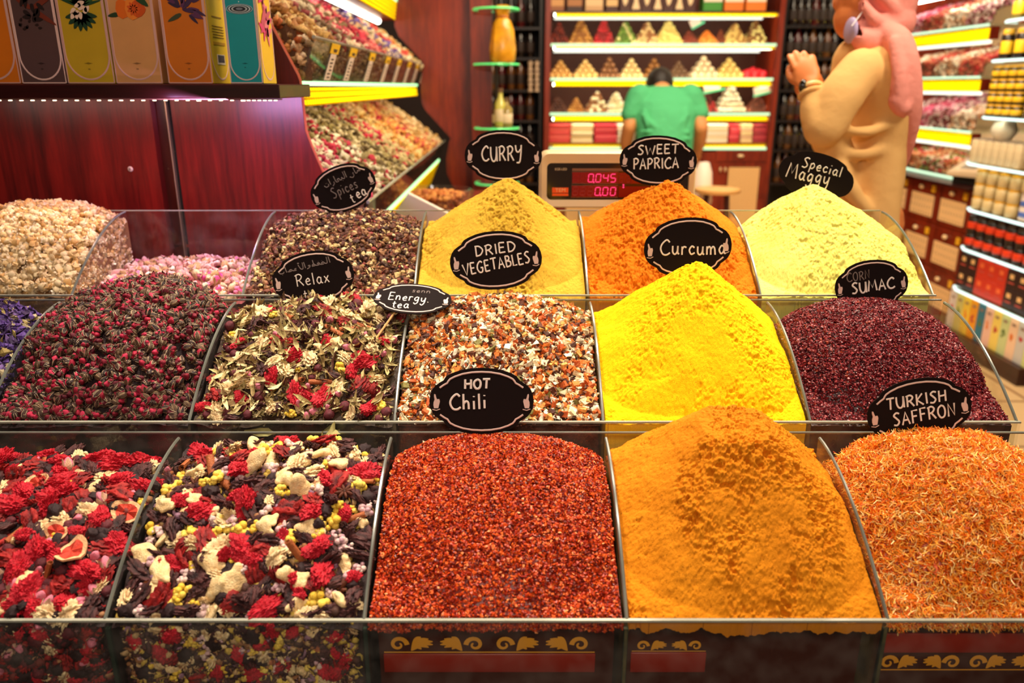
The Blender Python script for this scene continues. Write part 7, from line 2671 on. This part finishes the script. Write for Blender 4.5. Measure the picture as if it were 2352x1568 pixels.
for i, (c, nm) in enumerate(FC):
    yy = yl - 0.035 - i * 0.0655
    t_ = thing('fragrance_box', '%s fragrance box standing on the plinth of the right shelf' % nm, 'box', (NX + 0.03, yy, 0.0825), group='fragrance boxes on the right plinth')
    MB().box((0.035, 0, 0.105), (0.07, 0.063, 0.21), bevel=0.0015, seg=1).build('carton', mat('fbox_%d' % i, c, 0.45), t_, smooth=False)
    pcm = MB()
    for q in range(5):
        pcm.ball((-0.0005, random.uniform(-.010, .010), 0.105 + random.uniform(-.016, .016)), (0.001, 0.008, 0.009), 6, 5)
    pcm.build('printed_flower', mat('flower_%d' % (i % 3), (lin(190, 60, 60), lin(90, 120, 60), lin(226, 120, 40))[i % 3], 0.5), t_)
    MB().box((-0.0006, 0, 0.165), (0.001, 0.026, 0.012)).build('name_print', mat('print_grey', lin(150, 120, 110), 0.5), t_, smooth=False)

# ================================================================== people
M_SKIN = mat('skin', lin(226, 132, 72), 0.5, vary=0.06, vscale=20)
M_SKIN2 = mat('skin_man', lin(222, 150, 92), 0.5)
M_COAT = mat('beige_coat', lin(232, 182, 116), 0.8, bump=0.4, bscale=7, spec=0.2, bdist=0.03)
M_HIJ = mat('pink_scarf', lin(236, 148, 138), 0.8, bump=0.6, bscale=8, spec=0.2, bdist=0.03)
M_SHIRT = mat('green_shirt', lin(84, 184, 126), 0.8, spec=0.2, bump=0.6, bscale=11, bdist=0.03)
M_JEAN = mat('dark_jeans', lin(40, 40, 60), 0.8)
M_HAIR = mat('dark_hair', lin(26, 14, 10), 0.55, bump=0.8, bscale=160)


def limb(mb, pts, rad, n=14, step=4):
    P = catmull(pts, step)
    k = len(P)
    R = np.interp(np.linspace(0, 1, k), np.linspace(0, 1, len(rad)), rad)
    mb.tube(P, [float(x) for x in R], n)
    for i in (0, -1):
        mb.ball(tuple(P[i]), float(R[i]) * 0.98, n, 8)


YW = 2.46
t = thing('person', 'woman in a beige coat and pink headscarf with raised hands in the aisle', 'person', (at(1990, 600, YW).x, YW, 0))
OW = Vector((-t.location.x, -YW, 0))


def wp(px, py, dy=0.0):
    return tuple(at(px, py, YW + dy) + OW)


def ws(px):
    return px / F * (YW * cp + 0.0)


# body: one skin over head, neck, trunk, arms, legs and both hands
b = MB()
hc = Vector(wp(2004, -12))
b.ball(tuple(hc), (0.098, 0.078, 0.118), 18, 14)                       # skull
b.ball(tuple(hc + Vector((-0.045, 0.0, -0.062))), (0.058, 0.055, 0.062), 14, 10)   # jaw
b.ball(tuple(hc + Vector((-0.098, 0.006, -0.020))), (0.014, 0.011, 0.020), 10, 8)  # nose
b.ball(tuple(hc + Vector((-0.092, 0.004, 0.018))), (0.014, 0.05, 0.012), 10, 8)   # brow
b.ball(tuple(hc + Vector((-0.086, 0.002, -0.058))), (0.014, 0.022, 0.008), 8, 6)   # mouth
b.ball(tuple(hc + Vector((-0.072, 0.0, -0.090))), (0.024, 0.026, 0.020), 10, 8)    # chin
b.ball(tuple(hc + Vector((0.01, -0.076, -0.02))), (0.022, 0.010, 0.030), 8, 6)     # ear
limb(b, [tuple(hc + Vector((0.015, 0, -0.06))), tuple(hc + Vector((0.02, 0, -0.17)))], [0.056, 0.062])
tr = [wp(2012, 118), wp(2012, 170), wp(2008, 250), wp(1998, 340), wp(1985, 430), wp(1975, 520)]
for i in range(len(tr) - 1):
    pass
b.loft([(Vector(tr[0]), 0.05, 0.07), (Vector(tr[1]), 0.06, 0.12), (Vector(tr[2]), 0.06, 0.12), (Vector(tr[3]), 0.05, 0.10), (Vector(tr[4]), 0.06, 0.11), (Vector(tr[5]), 0.06, 0.12)], 22)
for s in (-1, 1):
    hip = Vector(wp(1978, 520)) + Vector((0, s * 0.085, 0.03))
    limb(b, [tuple(hip), (hip.x - 0.01, hip.y, 0.46), (hip.x + 0.02, hip.y, 0.075)], [0.085, 0.062, 0.040])
    b.ball((hip.x - 0.05, hip.y, 0.035), (0.12, 0.045, 0.035), 12, 8)
NS, NE, NW = Vector(wp(1978, 160, -0.145)), Vector(wp(1884, 300, -0.18)), Vector(wp(1863, 205, -0.12))
limb(b, [tuple(NS), tuple((NS + NE) / 2), tuple(NE)], [0.040, 0.042, 0.036])
limb(b, [tuple(NE), tuple((NE + NW) / 2), tuple(NW)], [0.040, 0.036, 0.025])
FSH, FE, FW = Vector(wp(1990, 168, 0.155)), Vector(wp(1905, 320, 0.16)), Vector(wp(1884, 218, 0.0))
limb(b, [tuple(FSH), tuple((FSH + FE) / 2), tuple(FE)], [0.052, 0.046, 0.040])
limb(b, [tuple(FE), tuple((FE + FW) / 2), tuple(FW)], [0.040, 0.034, 0.025])


def hand(mb, wrist, M, s=1.0, curl=0.5, flip=1):
    """palm, four fingers of different lengths and a thumb; local x = across, y = along the fingers, z = out of the back of the hand"""
    W = Matrix.Translation(wrist) @ M.to_4x4() @ Matrix.Diagonal((s * flip, s, s, 1))
    q = MB()
    q.ball((0, 0.046, 0), (0.040, 0.052, 0.016), 16, 10)
    q.ball((0, 0.012, 0), (0.027, 0.030, 0.018), 12, 8)
    q.ball((-0.026, 0.030, -0.006), (0.017, 0.030, 0.016), 10, 8)
    for k, (x, L, y0) in enumerate(((-0.029, 0.070, 0.083), (-0.010, 0.078, 0.089), (0.010, 0.073, 0.086), (0.028, 0.058, 0.076))):
        c1, c2 = curl * (0.75 + 0.18 * k), curl * (1.5 + 0.2 * k)
        p0 = Vector((x, y0 - 0.012, 0.002))
        p1 = p0 + Vector((x * 0.10, math.cos(c1 * .6) * L * 0.48, -math.sin(c1 * .6) * L * 0.48))
        p2 = p1 + Vector((0, math.cos(c1 + c2 * .4) * L * 0.32, -math.sin(c1 + c2 * .4) * L * 0.32))
        p3 = p2 + Vector((0, math.cos(c1 + c2 * .8) * L * 0.26, -math.sin(c1 + c2 * .8) * L * 0.26))
        limb(q, [tuple(p0), tuple(p1), tuple(p2), tuple(p3)], [0.0094, 0.0090, 0.0082, 0.0066], 10, 4)
    limb(q, [(-0.024, 0.022, -0.008), (-0.044, 0.050, -0.016), (-0.046, 0.076, -0.022), (-0.040, 0.096, -0.026)], [0.014, 0.0115, 0.010, 0.0078], 10, 4)
    mb.add(q.v, q.f, M=W)


def frame_of(along, back):
    y = Vector(along).normalized()
    z = Vector(back)
    z = (z - y * z.dot(y)).normalized()
    x = y.cross(z)
    return Matrix((x, y, z)).transposed()


# near (left) hand: seen from its back, fingers up and away to the left; far hand palm to palm behind it
al = Vector(wp(1838, 118, -0.06)) - NW
hand(b, NW + al.normalized() * 0.010, frame_of(al, (-0.25, -0.95, 0.1)), 0.92, 0.42, flip=1)
al2 = Vector(wp(1840, 140, -0.035)) - FW
hand(b, FW + al2.normalized() * 0.006, frame_of(al2 + Vector((-0.03, 0, 0)), (-0.15, 0.97, 0.2)), 0.92, 0.30, flip=-1)
remesh('body', b, M_SKIN, 0.0042, 3, t)
ey = MB()
for s in (-1, 1):
    ey.ball(tuple(hc + Vector((-0.090, s * 0.032, 0.004))), (0.012, 0.014, 0.008), 10, 8)
ey.build('eye', mat('eye_white', lin(236, 220, 206), 0.2), t)
# coat
c = MB()
cr = [(2006, 78, 0.050, 0.075), (2004, 100, 0.085, 0.120), (2004, 128, 0.100, 0.165), (2006, 165, 0.106, 0.188), (2006, 210, 0.104, 0.195), (2000, 262, 0.100, 0.185), (1992, 330, 0.096, 0.165), (1984, 400, 0.100, 0.175), (1972, 480, 0.100, 0.185), (1966, 580, 0.108, 0.195), (1960, 720, 0.120, 0.20), (1950, 900, 0.135, 0.21), (1945, 1010, 0.14, 0.215)]
rings = []
for (px, py, rx, ry) in cr:
    rings.append((Vector(wp(px, py)), rx, ry))
c.loft(rings, 40)
V = np.array(c.v)
ang = np.arctan2(V[:, 1] - 0.0, V[:, 0] - np.interp(-V[:, 2], [-r[0].z for r in rings], [r[0].x for r in rings]))
fold = np.clip((1.15 - V[:, 2]) / 0.5, 0, 1)
for i in range(len(V)):
    V[i, 0] += fold[i] * 0.010 * math.sin(7 * ang[i] + 6 * V[i, 2])
    V[i, 1] += fold[i] * 0.010 * math.cos(6 * ang[i] + 5 * V[i, 2])
c.v = [tuple(p) for p in V]
limb(c, [tuple(NS + Vector((0.005, 0.012, 0.0))), tuple((NS + NE) / 2 + Vector((0.0, 0, 0.01))), tuple(NE + Vector((0.012, 0, 0.006)))], [0.060, 0.063, 0.054], 18)
limb(c, [tuple(NE + Vector((0.006, 0, 0.004))), tuple(NE * 0.55 + NW * 0.45), tuple(NW + (NE - NW).normalized() * 0.022)], [0.053, 0.045, 0.034], 18)
limb(c, [tuple(FSH), tuple((FSH + FE) / 2), tuple(FE)], [0.085, 0.075, 0.060], 16)
limb(c, [tuple(FE), tuple((FE + FW) / 2), tuple(FW + (FE - FW).normalized() * 0.03)], [0.058, 0.046, 0.036], 16)
# loose cloth hanging from the elbow to the side
limb(c, [tuple(NE + Vector((0.06, 0.05, -0.02))), tuple(Vector(wp(1925, 370, -0.10))), tuple(Vector(wp(1950, 450, -0.08)))], [0.045, 0.055, 0.05], 14)
# folds: thin ridges across sleeve and back
for (p, q, r_) in (((1945, 300, -0.178), (2045, 285, -0.170), 0.012), ((1940, 350, -0.160), (2040, 340, -0.158), 0.012), ((1930, 380, -0.160), (1990, 480, -0.178), 0.018)):
    A, B_ = Vector(wp(*p)), Vector(wp(*q))
    limb(c, [tuple(A), tuple((A + B_) / 2 + Vector((0, 0.004, -0.012))), tuple(B_)], [r_, r_ * 1.5, r_], 10)
remesh('coat', c, M_COAT, 0.0075, 9, t)
MB().tube([tuple(NW + (NE - NW).normalized() * 0.014 + 0.033 * (math.cos(a) * (NE - NW).normalized().orthogonal().normalized() + math.sin(a) * (NE - NW).normalized().cross((NE - NW).normalized().orthogonal().normalized()))) for a in np.linspace(0, 2 * PI, 24)[:-1]], 0.0075, 8, closed=True).build('sleeve_cuff', M_COAT, t)
wd_ = (NW - NE).normalized()
wo, wx = wd_.orthogonal().normalized(), None
wx = wd_.cross(wo)
wc = NW + wd_ * 0.006
wt = MB().tube([tuple(wc + 0.0285 * (math.cos(a) * wo + math.sin(a) * wx)) for a in np.linspace(0, 2 * PI, 24)[:-1]], 0.0055, 6, closed=True).build('wristwatch', mat('watch_strap', lin(246, 214, 150), 0.3), t)
wdir = Vector((-0.82, -0.52, -0.1))
wdir = (wdir - wd_ * wdir.dot(wd_)).normalized()
MB().ball(tuple(wc + wdir * 0.030), (0.012, 0.010, 0.019), 12, 8).build('watch_face', mat('watch_black', lin(20, 16, 14), 0.1, spec=0.8), wt)
# headscarf
k = MB()
k.ball(tuple(hc + Vector((0.022, 0, 0.012))), (0.112, 0.100, 0.132), 22, 16)
k.ball(tuple(hc + Vector((0.035, 0.0, -0.075))), (0.095, 0.095, 0.075), 20, 14)
limb(k, [wp(1966, 70, -0.045), wp(1985, 92, -0.085), wp(2018, 96, -0.085), wp(2050, 84, -0.03)], [0.022, 0.034, 0.038, 0.036], 14)
limb(k, [wp(1972, 62, 0.05), wp(2000, 80, 0.10), wp(2045, 70, 0.06)], [0.022, 0.036, 0.036], 14)
limb(k, [wp(1985, 10, -0.085), wp(2010, 45, -0.098), wp(2045, 62, -0.07)], [0.012, 0.020, 0.026], 10)
limb(k, [wp(2000, -30, -0.10), wp(2040, 5, -0.09), wp(2062, 55, -0.05)], [0.012, 0.020, 0.030], 10)
for (p0_, p1_, p2_) in (((2046, 100, -0.17), (2058, 170, -0.195), (2062, 235, -0.19)), ((2074, 110, -0.17), (2088, 180, -0.19), (2084, 250, -0.18))):
    limb(k, [wp(*p0_), wp(*p1_), wp(*p2_)], [0.008, 0.011, 0.008], 8)
tail = [wp(2030, 72, -0.09), wp(2060, 95, -0.13), wp(2076, 150, -0.155), wp(2084, 210, -0.155), wp(2086, 265, -0.14), wp(2080, 330, -0.11), wp(2076, 380, -0.09)]
limb(k, tail, [0.032, 0.040, 0.042, 0.040, 0.036, 0.026, 0.010], 14)
limb(k, [wp(2052, 95, -0.165), wp(2066, 160, -0.19), wp(2064, 215, -0.19), wp(2072, 262, -0.175)], [0.016, 0.020, 0.024, 0.014], 10)
limb(k, [wp(2070, 200, -0.185), wp(2058, 228, -0.19), wp(2072, 250, -0.185), wp(2088, 232, -0.18)], [0.012, 0.022, 0.022, 0.014], 10)
limb(k, [wp(2084, 105, -0.13), wp(2100, 180, -0.13), wp(2098, 250, -0.12)], [0.012, 0.018, 0.014], 10)
k.ball(wp(1982, 74, -0.055), (0.034, 0.045, 0.034), 14, 10)
# keep the face free: carve by leaving the front open
sk = remesh('headscarf', k, M_HIJ, 0.0060, 3, t)
bm_ = bmesh.new()
bm_.from_mesh(sk.data)
dl = [v for v in bm_.verts if v.co.x < hc.x - 0.062 and v.co.z > hc.z - 0.115]
bmesh.ops.delete(bm_, geom=dl, context='VERTS')
bm_.to_mesh(sk.data)
bm_.free()
sk.modifiers.new('thickness', 'SOLIDIFY').thickness = 0.004
m_ = MB()
m_.ball(wp(1954, 70, -0.060), (0.013, 0.040, 0.036), 18, 12, M=None)
m_.build('face_mask', mat('mask_lilac', lin(176, 160, 206), 0.7), t)
MB().tube(catmull([wp(1956, 60, -0.098), tuple(hc + Vector((-0.04, -0.078, -0.035))), tuple(hc + Vector((0.0, -0.088, -0.02)))], 5), 0.0018, 5).build('mask_loop', mat('mask_white', lin(226, 216, 220), 0.7), t)

# ---- man in green, bending over the counter
YM = 4.86
t2 = thing('person', 'dark haired man in a green T-shirt bending over the cabinet seen from behind', 'person', (at(1530, 480, YM).x, YM, 0))
OM = Vector((-t2.location.x, -YM, 0))


def mp(px, py, dy=0.0):
    return tuple(at(px, py, YM + dy) + OM)


b = MB()
hd = Vector(mp(1514, 198, 0.22))
b.ball(tuple(hd), (0.078, 0.10, 0.098), 16, 12)
b.ball(tuple(hd + Vector((0, 0.06, -0.05))), (0.055, 0.06, 0.06), 12, 10)
b.ball(tuple(hd + Vector((0, 0.125, -0.02))), (0.014, 0.018, 0.018), 8, 6)
for s in (-1, 1):
    b.ball(tuple(hd + Vector((s * 0.080, 0.005, -0.015))), (0.012, 0.020, 0.030), 8, 6)
limb(b, [tuple(hd + Vector((0.0, -0.03, -0.05))), mp(1520, 212, 0.12)], [0.058, 0.064])
b.loft([(Vector(mp(1527, 340, 0.0)), 0.15, 0.11), (Vector(mp(1527, 290, 0.02)), 0.155, 0.11), (Vector(mp(1527, 245, 0.06)), 0.175, 0.11), (Vector(mp(1527, 215, 0.10)), 0.165, 0.09), (Vector(mp(1525, 202, 0.12)), 0.09, 0.07)], 20)
for s, sh_, el, wr in ((-1, (1462, 226, 0.08), (1446, 290, 0.03), (1436, 352, 0.16)), (1, (1592, 226, 0.08), (1610, 292, 0.02), (1600, 352, 0.16))):
    a_, e_, w_ = Vector(mp(*sh_)), Vector(mp(*el)), Vector(mp(*wr))
    limb(b, [tuple(a_), tuple((a_ + e_) / 2), tuple(e_)], [0.056, 0.050, 0.043])
    limb(b, [tuple(e_), tuple((e_ + w_) / 2 + Vector((s * 0.006, 0, 0))), tuple(w_)], [0.043, 0.040, 0.028])
    hand(b, w_, frame_of((0, 0.8, -0.55), (0, 0.5, 0.85)), 1.0, 0.5, flip=s)
for s in (-1, 1):
    hp = Vector(mp(1530, 365, 0.0)) + Vector((s * 0.085, 0, 0))
    limb(b, [tuple(hp), (hp.x, hp.y, 0.45), (hp.x + s * 0.01, hp.y - 0.02, 0.08)], [0.085, 0.060, 0.042])
remesh('body', b, M_SKIN2, 0.007, 3, t2)
c = MB()
c.loft([(Vector(mp(1527, 345, 0.0)), 0.168, 0.128), (Vector(mp(1527, 318, 0.0)), 0.172, 0.130), (Vector(mp(1527, 290, 0.02)), 0.178, 0.132), (Vector(mp(1527, 258, 0.05)), 0.190, 0.132), (Vector(mp(1527, 232, 0.08)), 0.196, 0.125), (Vector(mp(1526, 212, 0.11)), 0.168, 0.105), (Vector(mp(1525, 201, 0.13)), 0.105, 0.085), (Vector(mp(1523, 197, 0.14)), 0.07, 0.07)], 24)
for s, sh_, el in ((-1, (1470, 224, 0.08), (1449, 262, 0.05)), (1, (1585, 224, 0.08), (1605, 260, 0.05))):
    limb(c, [mp(*sh_), mp((sh_[0] + el[0]) / 2, (sh_[1] + el[1]) / 2, 0.07), mp(*el)], [0.082, 0.074, 0.062], 14)
for (p, q) in (((1475, 262, -0.07), (1520, 300, -0.10)), ((1582, 262, -0.07), (1540, 298, -0.10)), ((1470, 300, -0.09), (1585, 304, -0.095)), ((1468, 320, -0.10), (1586, 318, -0.105)), ((1478, 250, -0.05), (1486, 290, -0.09)), ((1578, 250, -0.05), (1570, 290, -0.09))):
    A, B_ = Vector(mp(*p)), Vector(mp(*q))
    limb(c, [tuple(A), tuple((A + B_) / 2 + Vector((0, -0.006, -0.012))), tuple(B_)], [0.008, 0.013, 0.008], 8)
remesh('t_shirt', c, M_SHIRT, 0.008, 4, t2)
j = MB()
j.loft([(Vector(mp(1528, 410, 0.0)), 0.17, 0.125), (Vector(mp(1528, 375, 0.0)), 0.168, 0.13), (Vector(mp(1528, 338, 0.0)), 0.160, 0.122)], 22)
for s in (-1, 1):
    hp = Vector(mp(1530, 375, 0.0)) + Vector((s * 0.085, 0, 0))
    limb(j, [tuple(hp), (hp.x, hp.y, 0.45), (hp.x + s * 0.01, hp.y - 0.02, 0.07)], [0.098, 0.078, 0.066])
remesh('jeans', j, M_JEAN, 0.009, 4, t2)
hm = MB()
hm.ball(tuple(hd + Vector((0, -0.008, 0.014))), (0.086, 0.104, 0.100), 18, 12)
hm.ball(tuple(hd + Vector((0, -0.05, -0.035))), (0.070, 0.050, 0.060), 14, 10)
remesh('hair', hm, M_HAIR, 0.008, 2, t2)
for s in (-1, 1):
    hp = Vector(mp(1530, 375, 0.0)) + Vector((s * 0.095, 0.03, 0))
    MB().ball((hp.x, hp.y, 0.045), (0.05, 0.13, 0.045), 14, 8).build('shoe', mat('shoe_dark', lin(24, 16, 16), 0.5), t2)
